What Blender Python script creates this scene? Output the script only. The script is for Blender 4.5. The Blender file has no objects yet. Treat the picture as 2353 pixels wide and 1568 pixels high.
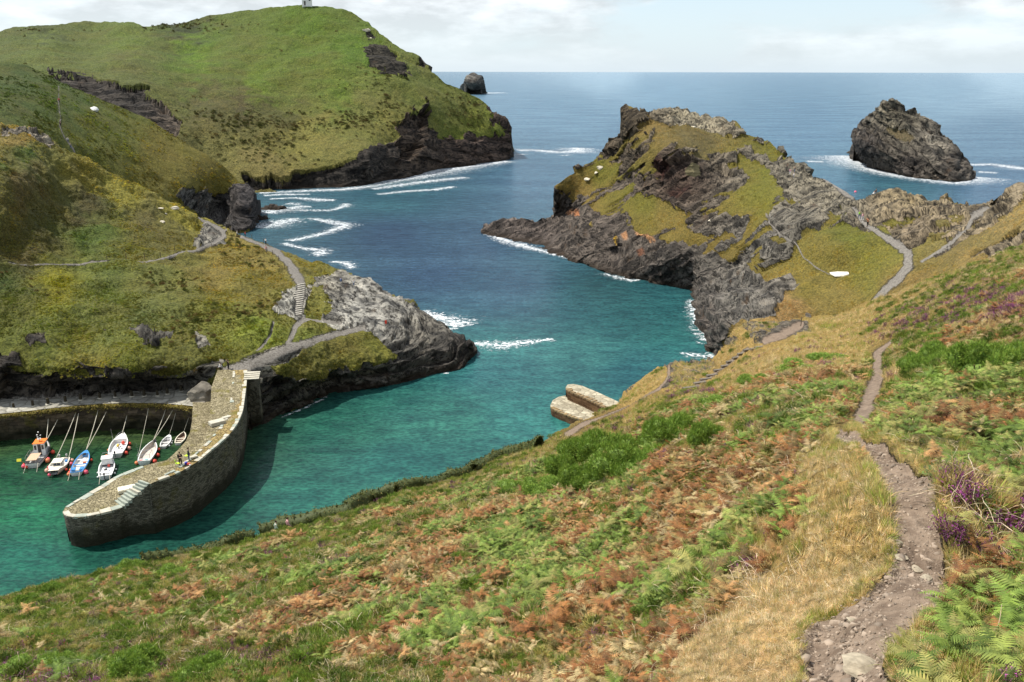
import bpy, bmesh, math, random
import numpy as np
from mathutils import Vector, Matrix
random.seed(7); RNG = np.random.default_rng(11)
R = math.radians
# ------------------------------------------------------------------ camera
H = 58.0
F = 1958.0; CX, CY = 1176.5, 784.0           # sightings were taken on a 2353 px wide print of the photograph
PITCH = math.atan((CY-164.5)/F); ROLL = R(0.12)
fw = np.array([0, math.cos(PITCH), -math.sin(PITCH)]); up0 = np.array([0, math.sin(PITCH), math.cos(PITCH)]); rt0 = np.array([1.0, 0, 0])
rt = math.cos(ROLL)*rt0 + math.sin(ROLL)*up0; up = math.cos(ROLL)*up0 - math.sin(ROLL)*rt0
cam_d = bpy.data.cameras.new("camera"); cam = bpy.data.objects.new("camera", cam_d)
bpy.context.scene.collection.objects.link(cam); bpy.context.scene.camera = cam
cam_d.sensor_width = 36; cam_d.lens = 36*F/2353; cam_d.clip_start = 0.1; cam_d.clip_end = 200000
M = Matrix(((rt[0], up[0], -fw[0], 0), (rt[1], up[1], -fw[1], 0), (rt[2], up[2], -fw[2], H), (0, 0, 0, 1)))
cam.matrix_world = M
scn = bpy.context.scene
scn.render.resolution_x = 1024; scn.render.resolution_y = 682
scn.view_settings.view_transform = 'Standard'; scn.view_settings.look = 'None'
scn.view_settings.exposure = 0.55; scn.view_settings.gamma = 1.0
scn.cycles.max_bounces = 5; scn.cycles.transparent_max_bounces = 8; scn.cycles.diffuse_bounces = 2
# ------------------------------------------------------------------ sky and sun
SUN_EL = R(60); SUN_DIR = np.array([-0.92, 0.30]); SUN_DIR /= np.linalg.norm(SUN_DIR)
sun_vec = Vector((SUN_DIR[0]*math.cos(SUN_EL), SUN_DIR[1]*math.cos(SUN_EL), math.sin(SUN_EL)))
world = bpy.data.worlds.new("World"); scn.world = world; world.use_nodes = True
wt = world.node_tree; wt.nodes.clear()
def N(t, typ, **kw):
    n = t.nodes.new(typ)
    for k, v in kw.items():
        if k.startswith('i_'):
            key = k[2:]; key = int(key) if key.isdigit() else key.replace('_', ' ')
            n.inputs[key].default_value = v
        else: setattr(n, k, v)
    return n
def L(t, a, b): t.links.new(a, b)
sky = N(wt, 'ShaderNodeTexSky', sky_type='NISHITA', sun_disc=False, sun_elevation=SUN_EL,
        sun_rotation=math.atan2(SUN_DIR[0], SUN_DIR[1]), altitude=50, air_density=1.0, dust_density=0.6, ozone_density=1.5)
bg = N(wt, 'ShaderNodeBackground', i_Strength=0.12)
wo = N(wt, 'ShaderNodeOutputWorld')
tc = N(wt, 'ShaderNodeTexCoord')
mp = N(wt, 'ShaderNodeMapping'); mp.inputs['Scale'].default_value = (1.0, 1.0, 3.4); L(wt, tc.outputs['Generated'], mp.inputs[0])
mpb = N(wt, 'ShaderNodeMapping'); mpb.inputs['Location'].default_value = (3.3, 0.4, 1.7); L(wt, mp.outputs[0], mpb.inputs[0])
cn = N(wt, 'ShaderNodeTexNoise', i_Scale=3.2, i_Detail=9.0, i_Roughness=0.58, i_Distortion=0.25); L(wt, mpb.outputs[0], cn.inputs['Vector'])
cr = N(wt, 'ShaderNodeMapRange', i_1=0.40, i_2=0.55); cr.interpolation_type = 'SMOOTHSTEP'; L(wt, cn.outputs['Fac'], cr.inputs[0])
cn2 = N(wt, 'ShaderNodeTexNoise', i_Scale=7.0, i_Detail=7.0, i_Roughness=0.6); L(wt, mpb.outputs[0], cn2.inputs['Vector'])
shade = N(wt, 'ShaderNodeMapRange', i_1=0.40, i_2=0.58, i_3=4.4, i_4=7.0); L(wt, cn2.outputs['Fac'], shade.inputs[0])
cc = N(wt, 'ShaderNodeVectorMath', operation='SCALE'); cc.inputs[0].default_value = (0.93, 0.97, 1.0); L(wt, shade.outputs[0], cc.inputs['Scale'])
# clear part of the sky close to the horizon is a pale milky blue
sep = N(wt, 'ShaderNodeSeparateXYZ'); L(wt, tc.outputs['Generated'], sep.inputs[0])
hz = N(wt, 'ShaderNodeMapRange', i_1=0.0, i_2=0.35, i_3=0.80, i_4=0.0); L(wt, sep.outputs['Z'], hz.inputs[0])
mixh = N(wt, 'ShaderNodeMix', data_type='RGBA'); L(wt, hz.outputs[0], mixh.inputs[0]); L(wt, sky.outputs[0], mixh.inputs[6]); mixh.inputs[7].default_value = (4.15, 4.95, 5.65, 1)
# clouds fade out over the last degrees above the sea
cf = N(wt, 'ShaderNodeMapRange', i_1=0.005, i_2=0.08, i_3=0.10, i_4=0.92); L(wt, sep.outputs['Z'], cf.inputs[0])
mulc = N(wt, 'ShaderNodeMath', operation='MULTIPLY'); L(wt, cr.outputs[0], mulc.inputs[0]); L(wt, cf.outputs[0], mulc.inputs[1])
mixc = N(wt, 'ShaderNodeMix', data_type='RGBA'); L(wt, mulc.outputs[0], mixc.inputs[0]); L(wt, mixh.outputs[2], mixc.inputs[6]); L(wt, cc.outputs[0], mixc.inputs[7])
L(wt, mixc.outputs[2], bg.inputs[0]); L(wt, bg.outputs[0], wo.inputs[0])
sd = bpy.data.lights.new("sun", 'SUN'); sd.energy = 4.3; sd.angle = R(0.53); sd.color = (1, 0.955, 0.88)
so = bpy.data.objects.new("sun", sd); scn.collection.objects.link(so)
so.rotation_euler = sun_vec.to_track_quat('Z', 'Y').to_euler()

# ------------------------------------------------------------------ maths helpers
def unproj(px, py, Y=None, z=None):
    px = np.asarray(px, float); py = np.asarray(py, float)
    a = (px-CX)/F; b = -(py-CY)/F
    d = fw + a[..., None]*rt + b[..., None]*up
    if z is not None: t = (np.asarray(z, float)-H)/d[..., 2]
    else: t = np.asarray(Y, float)/d[..., 1]
    P = d*t[..., None]; P[..., 2] += H
    return P
def proj(P):
    Q = np.asarray(P, float) - np.array([0, 0, H])
    zf = Q@fw
    return CX + F*(Q@rt)/zf, CY - F*(Q@up)/zf
def W(px, py, z): return Vector(unproj(px, py, z=z))
def S(r, g, b, k=0.8):
    f = lambda c: ((c/255+0.055)/1.055)**2.4 if c > 10 else c/255/12.92
    return (f(r)*k, f(g)*k, f(b)*k)
def _h(ix, iy, iz, seed):
    h = (ix.astype(np.uint32)*np.uint32(374761393) + iy.astype(np.uint32)*np.uint32(668265263) + iz.astype(np.uint32)*np.uint32(2147483647) + np.uint32((seed*974711) & 0xffffffff))
    h = (h ^ (h >> np.uint32(13)))*np.uint32(1274126177); h ^= (h >> np.uint32(16)); h = h*np.uint32(2246822519); h ^= (h >> np.uint32(13))
    return h.astype(np.float64)/4294967295.0*2-1
def vnoise(P, seed=0):
    P = np.asarray(P, float); i = np.floor(P).astype(np.int64); f = P-i; f = f*f*f*(f*(f*6-15)+10)
    ix, iy, iz = i[..., 0], i[..., 1], i[..., 2]; fx, fy, fz = f[..., 0], f[..., 1], f[..., 2]
    c = lambda a, b, d: _h(ix+a, iy+b, iz+d, seed)
    x00 = c(0,0,0)*(1-fx)+c(1,0,0)*fx; x10 = c(0,1,0)*(1-fx)+c(1,1,0)*fx; x01 = c(0,0,1)*(1-fx)+c(1,0,1)*fx; x11 = c(0,1,1)*(1-fx)+c(1,1,1)*fx
    return (x00*(1-fy)+x10*fy)*(1-fz)+(x01*(1-fy)+x11*fy)*fz
def fbm(P, sc, oc=4, seed=0, gain=0.5):
    P = np.asarray(P, float)*sc; a = 1.0; s = 0; t = 0
    for o in range(oc):
        s = s + a*vnoise(P+17.3*o, seed+o); t += a; a *= gain; P = P*2.03
    return s/t*1.6
def tps(pts, vals, lam=1e-4):
    X = np.asarray(pts, float)/1000.0; n = len(X)
    def U(r2): return np.where(r2 > 1e-12, r2*np.log(r2+1e-12)*0.5, 0)
    K = U(((X[:, None]-X[None])**2).sum(-1)) + lam*np.eye(n)
    Pm = np.hstack([np.ones((n, 1)), X]); A = np.zeros((n+3, n+3)); A[:n, :n] = K; A[:n, n:] = Pm; A[n:, :n] = Pm.T
    sol = np.linalg.solve(A, np.concatenate([vals, np.zeros(3)]))
    def f(px, py):
        Q = np.stack([px, py], -1).reshape(-1, 2)/1000.0; out = np.zeros(len(Q))
        for s in range(0, len(Q), 40000):
            q = Q[s:s+40000]; out[s:s+40000] = U(((q[:, None]-X[None])**2).sum(-1))@sol[:n] + sol[n] + q@sol[n+1:]
        return out.reshape(np.shape(px))
    return f
def depth_field(ctrl, lam=1e-4):
    """ctrl: (px, py, kind, value); kind 'z' gives a height above the sea, 'Y' a distance ahead, 'r' a straight range."""
    pts, v = [], []
    for px, py, k, val in ctrl:
        if k == 'z': Y = unproj(px, py, z=val)[1]
        elif k == 'r':
            d = fw + (px-CX)/F*rt - (py-CY)/F*up; Y = val*d[1]/np.linalg.norm(d)
        else: Y = val
        pts.append((px, py)); v.append(1.0/Y*100)
    g = tps(pts, np.array(v), lam)
    return lambda px, py: 100.0/np.maximum(g(px, py), 0.01)
def poly_in(px, py, poly):
    p = np.asarray(poly, float); inside = np.zeros(np.shape(px), bool); j = len(p)-1
    for i in range(len(p)):
        xi, yi, xj, yj = p[i, 0], p[i, 1], p[j, 0], p[j, 1]
        c = ((yi > py) != (yj > py)) & (px < (xj-xi)*(py-yi)/((yj-yi) if yj != yi else 1e-9)+xi)
        inside ^= c; j = i
    return inside
def seg_dist(px, py, line):
    """distance in px to a polyline whose points are (x, y, halfwidth); returns distance/halfwidth"""
    best = np.full(np.shape(px), 1e9)
    for (x0, y0, w0), (x1, y1, w1) in zip(line[:-1], line[1:]):
        dx, dy = x1-x0, y1-y0; t = np.clip(((px-x0)*dx+(py-y0)*dy)/(dx*dx+dy*dy+1e-9), 0, 1)
        best = np.minimum(best, np.hypot(px-x0-t*dx, py-y0-t*dy)/(w0+(w1-w0)*t))
    return best
def idw(px, py, pts, sx=1.0, sy=1.0, pw=2.6):
    num = np.zeros(np.shape(px)+(3,)); den = np.zeros(np.shape(px))
    for x, y, c in pts:
        d = ((px-x)*sx)**2+((py-y)*sy)**2+150.0; w = d**(-pw/2); den += w; num += w[..., None]*np.array(c)
    return num/den[..., None]
def mesh_np(name, V, faces, attrs=None, mat=None, smooth=True, parent=None, link=True):
    """faces: (n,4) or (n,3) int array"""
    me = bpy.data.meshes.new(name); V = np.asarray(V, np.float32); faces = np.asarray(faces, np.int32)
    k = faces.shape[1]; me.vertices.add(len(V)); me.vertices.foreach_set('co', V.ravel())
    me.loops.add(faces.size); me.loops.foreach_set('vertex_index', faces.ravel())
    me.polygons.add(len(faces)); me.polygons.foreach_set('loop_start', np.arange(0, faces.size, k, dtype=np.int32))
    me.polygons.foreach_set('loop_total', np.full(len(faces), k, np.int32))
    me.update(calc_edges=True)
    if smooth: me.polygons.foreach_set('use_smooth', np.ones(len(faces), bool))
    for an, a in (attrs or {}).items():
        a = np.asarray(a, np.float32)
        if a.ndim == 1: at = me.attributes.new(an, 'FLOAT', 'POINT'); at.data.foreach_set('value', a)
        elif a.shape[1] == 3: at = me.attributes.new(an, 'FLOAT_VECTOR', 'POINT'); at.data.foreach_set('vector', a.ravel())
    o = bpy.data.objects.new(name, me)
    if mat: me.materials.append(mat)
    if link: scn.collection.objects.link(o)
    if parent: o.parent = parent
    return o
def tag(o, label=None, cat=None, group=None, kind=None):
    if label: o['label'] = label
    if cat: o['category'] = cat
    if group: o['group'] = group
    if kind: o['kind'] = kind
    return o

# ------------------------------------------------------------------ materials
def new_mat(name):
    m = bpy.data.materials.new(name); m.use_nodes = True; t = m.node_tree; t.nodes.clear()
    return m, t, N(t, 'ShaderNodeOutputMaterial'), N(t, 'ShaderNodeBsdfPrincipled')
def ramp(t, fac, stops):
    r = N(t, 'ShaderNodeValToRGB'); e = r.color_ramp.elements
    while len(e) < len(stops): e.new(0.5)
    for q, (p, c) in zip(e, stops): q.position = p; q.color = (*c, 1) if len(c) == 3 else c
    L(t, fac, r.inputs[0]); return r.outputs[0]
def mixc_(t, fac, a, b, bt='MIX'):
    m = N(t, 'ShaderNodeMix', data_type='RGBA', blend_type=bt)
    for s, v in ((0, fac), (6, a), (7, b)):
        if hasattr(v, 'links'): L(t, v, m.inputs[s])
        else: m.inputs[s].default_value = v if s == 0 else (*v, 1)[:4]
    return m.outputs[2]
def mth(t, op, a, b=None, c=None, clamp=False):
    m = N(t, 'ShaderNodeMath', operation=op); m.use_clamp = clamp
    for i, v in enumerate((a, b, c)):
        if v is None: continue
        if hasattr(v, 'links'): L(t, v, m.inputs[i])
        else: m.inputs[i].default_value = v
    return m.outputs[0]
def mrange(t, v, a, b, c=0.0, d=1.0, smooth=True):
    m = N(t, 'ShaderNodeMapRange', i_1=a, i_2=b, i_3=c, i_4=d)
    if smooth: m.interpolation_type = 'SMOOTHSTEP'
    L(t, v, m.inputs[0]); return m.outputs[0]
def noise(t, vec, scale, detail=4, rough=0.55, dist=0.0, out='Fac'):
    n = N(t, 'ShaderNodeTexNoise', i_Scale=scale, i_Detail=detail, i_Roughness=rough, i_Distortion=dist)
    if vec is not None: L(t, vec, n.inputs['Vector'])
    return n.outputs[out]
def attr(t, name, typ='GEOMETRY'): return N(t, 'ShaderNodeAttribute', attribute_name=name, attribute_type=typ)
def vscale(t, vec, s):
    m = N(t, 'ShaderNodeMapping'); m.inputs['Scale'].default_value = s; L(t, vec, m.inputs[0]); return m.outputs[0]
def bump(t, h, strength, dist, normal=None):
    b = N(t, 'ShaderNodeBump', i_Strength=strength, i_Distance=dist); L(t, h, b.inputs['Height'])
    if normal is not None: L(t, normal, b.inputs['Normal'])
    return b.outputs[0]

def terrain_material(name, gs=1.0, rs=1.0, patch=1.0, pc=((0.095, 0.084, 0.070), (0.235, 0.215, 0.185))):
    m, t, out, bs = new_mat(name)
    pos = N(t, 'ShaderNodeNewGeometry').outputs['Position']
    col = attr(t, 'gcol').outputs['Color']; rcol = attr(t, 'rcol').outputs['Color']; st = attr(t, 'strat').outputs['Vector']
    rock = attr(t, 'rock').outputs['Fac']; path = attr(t, 'path').outputs['Fac']
    # grass and scrub
    n1 = noise(t, pos, 0.09*gs, 5, 0.6); n2 = noise(t, pos, 0.55*gs, 6, 0.68, 0.4); n3 = noise(t, pos, 2.6*gs, 4, 0.7)
    g = mixc_(t, mrange(t, n1, 0.42, 0.64, 0.0, 0.22*patch), col, (0.115, 0.075, 0.018))
    g = mixc_(t, mrange(t, n2, 0.50, 0.72, 0.0, 0.60), g, mixc_(t, 1.0, g, (0.42, 0.50, 0.40), 'MULTIPLY'))
    g = mixc_(t, mrange(t, n2, 0.48, 0.28, 0.0, 0.60), g, mixc_(t, 1.0, g, (1.55, 1.45, 1.2), 'MULTIPLY'))
    g = mixc_(t, mrange(t, n3, 0.36, 0.64, 0.0, 1.0), mixc_(t, 1.0, g, (0.52, 0.55, 0.5), 'MULTIPLY'), mixc_(t, 1.0, g, (1.34, 1.3, 1.25), 'MULTIPLY'))
    # slate rock, bedded along the 'strat' coordinate
    sv = vscale(t, st, (0.16*rs, 0.16*rs, 1.5*rs)); r1 = noise(t, sv, 1.0, 7, 0.66, 0.25)
    r2 = noise(t, vscale(t, st, (0.6*rs, 0.6*rs, 5.0*rs)), 1.0, 5, 0.7, 0.15); r3 = noise(t, pos, 0.16*rs, 5, 0.6)
    r = mixc_(t, mrange(t, r1, 0.36, 0.64), mixc_(t, 1.0, rcol, (0.32, 0.325, 0.34), 'MULTIPLY'), mixc_(t, 1.0, rcol, (1.62, 1.62, 1.6), 'MULTIPLY'))
    r = mixc_(t, mrange(t, r2, 0.42, 0.51, 0.95, 0.0), r, mixc_(t, 1.0, r, (0.15, 0.145, 0.14), 'MULTIPLY')); r = mixc_(t, mrange(t, r2, 0.58, 0.70, 0.0, 0.7), r, mixc_(t, 1.0, r, (1.7, 1.66, 1.58), 'MULTIPLY'))
    r = mixc_(t, mrange(t, r3, 0.60, 0.72, 0.0, 0.55), r, (0.115, 0.072, 0.042))
    li = noise(t, pos, 0.9*rs, 5, 0.7); r = mixc_(t, mrange(t, li, 0.70, 0.76, 0.0, 0.7), r, (0.36, 0.30, 0.20))
    wz = N(t, 'ShaderNodeSeparateXYZ'); L(t, pos, wz.inputs[0])
    wl = mth(t, 'ADD', wz.outputs[2], mth(t, 'MULTIPLY', r1, 2.0))
    r = mixc_(t, mrange(t, wl, 3.2, 1.2, 0.0, 0.75), r, (0.030, 0.020, 0.012))     # weed and wet rock between the tide marks
    # worn path, slate chips
    p1 = noise(t, pos, 3.0, 6, 0.7); p = mixc_(t, mrange(t, p1, 0.3, 0.7), *pc)
    e = mth(t, 'ADD', rock, mth(t, 'MULTIPLY', mth(t, 'SUBTRACT', mth(t, 'ADD', mth(t, 'MULTIPLY', r1, 0.6), mth(t, 'MULTIPLY', n2, 0.6)), 0.6), 1.9))
    rf = mrange(t, e, 0.40, 0.62); pf = mrange(t, mth(t, 'ADD', path, mth(t, 'ADD', mth(t, 'MULTIPLY', mth(t, 'SUBTRACT', n3, 0.5), 1.5), mth(t, 'MULTIPLY', mth(t, 'SUBTRACT', n2, 0.5), 1.2))), 0.42, 0.72)
    c = mixc_(t, pf, mixc_(t, rf, g, r), p)
    L(t, c, bs.inputs['Base Color']); bs.inputs['Roughness'].default_value = 0.9; bs.inputs['Specular IOR Level'].default_value = 0.22
    gh = mth(t, 'ADD', mth(t, 'MULTIPLY', n2, 1.2/gs), mth(t, 'MULTIPLY', n3, 0.42/gs))
    rh = mth(t, 'ADD', mth(t, 'MULTIPLY', r1, 1.6/rs), mth(t, 'MULTIPLY', r2, 0.9/rs))
    ph = mth(t, 'MULTIPLY', p1, 0.12)
    hm = N(t, 'ShaderNodeMix', data_type='FLOAT'); L(t, rf, hm.inputs[0]); L(t, gh, hm.inputs[2]); L(t, rh, hm.inputs[3])
    hm2 = N(t, 'ShaderNodeMix', data_type='FLOAT'); L(t, pf, hm2.inputs[0]); L(t, hm.outputs[0], hm2.inputs[2]); L(t, ph, hm2.inputs[3])
    L(t, bump(t, hm2.outputs[0], 0.9, 1.0), bs.inputs['Normal']); L(t, bs.outputs[0], out.inputs[0])
    return m
MT_far = terrain_material('heath_and_slate_far', 0.5, 0.45, 0.9)
MT_mid = terrain_material('heath_and_slate', 1.0, 1.0)
MT_near = terrain_material('heath_and_slate_near', 1.6, 1.5, 1.0, ((0.112, 0.078, 0.053), (0.262, 0.196, 0.140)))

# ------------------------------------------------------------------ landforms
LF = {}
def landform(name, top, bot, ctrl, step, mat, gpts, rpts, rocks=(), grasses=(), paths=(), bed=(-0.30, -0.25, 0.92), amp_r=1.0, amp_g=0.25,
             back=((2, .3), (8, 3), (25, 12), (60, 45)), down=(3, 3), ks=(0.22, 0.75), gfreq=0.12, steep=None, path_drop=0.0, lam=1e-4, carve=(), wf=0.12, mottle=None, terr=1.0, rbright=1.0, gbright=(1, 1, 1), stains=()):
    top = np.array(top, float); bot = np.array(bot, float)
    x0, x1 = max(top[0, 0], bot[0, 0]), min(top[-1, 0], bot[-1, 0])
    xs = np.linspace(x0, x1, int((x1-x0)/step)+1)
    yt = np.interp(xs, top[:, 0], top[:, 1]); yb = np.interp(xs, bot[:, 0], bot[:, 1]); yb = np.maximum(yb, yt+1)
    y0, y1 = yt.min(), yb.max(); nv = int((y1-y0)/step)+2; yr = np.linspace(y0, y1, nv)
    PX = np.broadcast_to(xs, (nv, len(xs))).copy(); PY = np.clip(yr[:, None], yt, yb)
    jt = np.clip(np.searchsorted(yr, yt, side='right')-1, 0, nv-1); jb = np.clip(np.searchsorted(yr, yb, side='left'), 0, nv-1)
    df = depth_field(ctrl, lam); Y = df(PX, PY)
    G = unproj(PX, PY, Y=Y); nu = len(xs)
    V = [G.reshape(-1, 3)]; PXs = [PX.ravel()]; PYs = [PY.ravel()]
    idx = np.arange(nv*nu).reshape(nv, nu)
    # rows above the skyline and below the shore collapse onto the outline vertices
    row = np.arange(nv)[:, None]; idx = idx[np.clip(row, jt, jb), np.arange(nu)[None, :]]; canon = idx.copy()
    fq = np.stack([idx[:-1, :-1], idx[1:, :-1], idx[1:, 1:], idx[:-1, 1:]], -1).reshape(-1, 4)
    fq = fq[(fq[:, 0] != fq[:, 1]) | (fq[:, 2] != fq[:, 3])]; Fq = [fq]
    n = nv*nu
    # the far side: falls away behind the skyline and behind both ends
    ring = np.concatenate([idx[::-1, 0], idx[0, 1:], idx[1:, -1]]); ring = ring[np.concatenate([[True], ring[1:] != ring[:-1]])]; base = V[0][ring]; prev = ring
    dirh = base[:, :2]/np.linalg.norm(base[:, :2], axis=1)[:, None]
    for bd, bz in back:
        q = base.copy(); q[:, :2] += dirh*bd; q[:, 2] -= bz; V.append(q); PXs.append(PXs[0][ring]); PYs.append(PYs[0][ring])
        cur = np.arange(n, n+len(ring)); n += len(ring)
        Fq.append(np.stack([prev[:-1], prev[1:], cur[1:], cur[:-1]], -1)); prev = cur
    bring = idx[-1]; base = V[0][bring]; dirh = base[:, :2]/np.linalg.norm(base[:, :2], axis=1)[:, None]; prev = bring
    for k in (0.35, 1.0):
        q = base.copy(); q[:, :2] -= dirh*down[0]*k; q[:, 2] -= down[1]*k; V.append(q); PXs.append(PXs[0][bring]); PYs.append(PYs[0][bring])
        cur = np.arange(n, n+len(bring)); n += len(bring)
        Fq.append(np.stack([prev[:-1], cur[:-1], cur[1:], prev[1:]], -1)); prev = cur
    P = np.concatenate(V); px = np.concatenate(PXs); py = np.concatenate(PYs); Fq = np.concatenate(Fq)
    # masks
    b0 = np.array(bed, float); b0 /= np.linalg.norm(b0); c0 = np.cross(b0, [0, 1, 0]); c0 /= np.linalg.norm(c0); st0 = np.stack([P@c0, P@np.cross(b0, c0), P@b0], 1)
    w1 = fbm(P, wf, 5, 3, 0.6)*14; w2 = fbm(P, wf, 5, 9, 0.6)*14
    rock = np.zeros(len(P)); qx, qy = px+w1, py+w2
    for pl in rocks: rock = np.maximum(rock, poly_in(qx, qy, pl).astype(float))
    def normals():
        a = P[Fq[:, 2]]-P[Fq[:, 0]]; b = P[Fq[:, 3]]-P[Fq[:, 1]]; fn = np.cross(a, b); vn = np.zeros_like(P)
        for k in range(4):
            for c in range(3): vn[:, c] += np.bincount(Fq[:, k], fn[:, c], minlength=len(P))
        return vn/(np.linalg.norm(vn, axis=1)[:, None]+1e-9)
    nr = normals()
    if steep is not None: rock = np.maximum(rock, np.clip((steep-nr[:, 2]+fbm(P, 0.15, 3, 21)*0.12)/0.08, 0, 1))
    if mottle is not None:
        mt = (fbm(st0*np.array([.45, .45, 2.2]), mottle[1], 5, 91, 0.6) > mottle[2])*poly_in(px, py, mottle[0]); rock = np.maximum(rock, mt*1.0)
    for pl in grasses: rock = np.where(poly_in(qx, qy, pl), 0.0, rock)
    path = np.zeros(len(P))
    for ln in paths: path = np.maximum(path, np.clip(1.55-seg_dist(px+w1*.22, py+w2*.22, ln)*1.0, 0, 1))
    bed = np.array(bed, float); bed /= np.linalg.norm(bed); t1 = np.cross(bed, [0, 1, 0]); t1 /= np.linalg.norm(t1); t2 = np.cross(bed, t1)
    st = np.stack([P@t1, P@t2, P@bed], 1)
    # relief: the rock surface is snapped toward tilted bedding planes broken by joints, turf gets hummocks
    wob = fbm(P, 0.25*ks[0], 3, 31)/ks[0]*0.5; off = np.zeros(len(P)); prot = np.zeros(len(P)); s_ = st[:, 2]+wob
    for k, stg in ((ks[0], .9), (ks[1], .85), (ks[1]*2.4, .7)):
        T_ = 0.62/k; lay = np.floor((s_+off)/T_); ja = np.floor(st[:, 0]/(T_*3.2)+_h(lay.astype(np.int64), lay.astype(np.int64)*0, lay.astype(np.int64)*0, 3)*3); jb_ = np.floor(st[:, 1]/(T_*2.3)+_h(lay.astype(np.int64), lay.astype(np.int64)*0+5, lay.astype(np.int64)*0, 4)*3)
        q = (s_+off)/T_ + .22*_h(ja.astype(np.int64), jb_.astype(np.int64), lay.astype(np.int64)*0, 7); fr = q-np.floor(q); off += (np.clip((fr-.5)*3.6+.5, 0, 1)-fr)*T_*stg
        zi = lay.astype(np.int64); bt = np.abs(nr@bed); prot = prot + T_*(.55*_h(zi, zi*0+2, zi*0, 13)+.35*_h(zi, ja.astype(np.int64), jb_.astype(np.int64), 14))*np.clip(1.15-bt, 0.1, 1)
    blk = fbm(st*np.array([0.5, 0.5, 1.8]), ks[0]*0.9, 4, 51, 0.5)
    big = fbm(P, ks[0]*0.22, 3, 61); rk = rock*(1-path)
    P = P + bed[None, :]*(off*rk*terr)[:, None]
    d = (blk*0.6 + big*1.4)*amp_r*rk + prot*rk*terr*.75
    dg = (fbm(P, gfreq, 5, 71, 0.55)*amp_g)*(1-rock)*(1-0.85*path)
    if carve:
        for pl, dep in carve: d = d - dep*poly_in(qx, qy, pl)*(0.6+0.5*blk)
    P = P + nr*(d+dg)[:, None]
    if path_drop: P[:, 2] -= path_drop*np.clip(path*1.3, 0, 1)
    gc = idw(px+w1*3, py+w2*3, gpts)*np.array([1, 1, 1.18])*np.array(gbright); rc = idw(px+w1, py+w2, rpts)*np.array([1.13, 1.10, 1.04])*rbright
    for x_, y_, rx_, ry_, c_ in stains: w_ = np.clip(2.2*np.exp(-((qx-x_)/rx_)**2-((qy-y_)/ry_)**2)-.6, 0, 1)[:, None]; rc = rc*(1-w_)+np.array(c_)*w_
    P[:nv*nu] = P[canon.ravel()]; rock[:nv*nu] = rock[canon.ravel()]; path[:nv*nu] = path[canon.ravel()]
    o = mesh_np(name, P, Fq, {'rock': rock, 'path': path, 'gcol': gc, 'rcol': rc, 'strat': st}, mat)
    o['kind'] = 'structure'
    LF[name] = dict(P=P[:nv*nu].reshape(nv, nu, 3), px=PX, py=PY, top=top, bot=bot, rock=rock[:nv*nu].reshape(nv, nu), path=path[:nv*nu].reshape(nv, nu), xs=xs, yt=yt, yb=yb, yr=yr, jt=jt, jb=jb, canon=canon, gc=gc[:nv*nu].reshape(nv, nu, 3))
    return o
def on(lf, px, py):
    """the point of a landform seen at a sighting"""
    g = LF[lf]; i = int(np.clip(np.searchsorted(g['xs'], px), 1, len(g['xs'])-1)); fx = np.clip((px-g['xs'][i-1])/(g['xs'][i]-g['xs'][i-1]), 0, 1)
    r = []
    for k in (i-1, i):
        v = np.clip((py-g['yr'][0])/(g['yr'][1]-g['yr'][0]), g['jt'][k], g['jb'][k]-0.001); j = int(v); fy = v-j
        r.append(g['P'][j, k]*(1-fy)+g['P'][j+1, k]*fy)
    return Vector(r[0]*(1-fx)+r[1]*fx)

def water(line): return [(x, y, 'z', 0.0) for x, y in line]
GRN = S(100, 118, 34); OLV = S(110, 108, 48); DRY = S(160, 138, 68); DKG = S(62, 78, 28); BRN = S(105, 84, 45); TAN = S(140, 122, 66)
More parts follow.
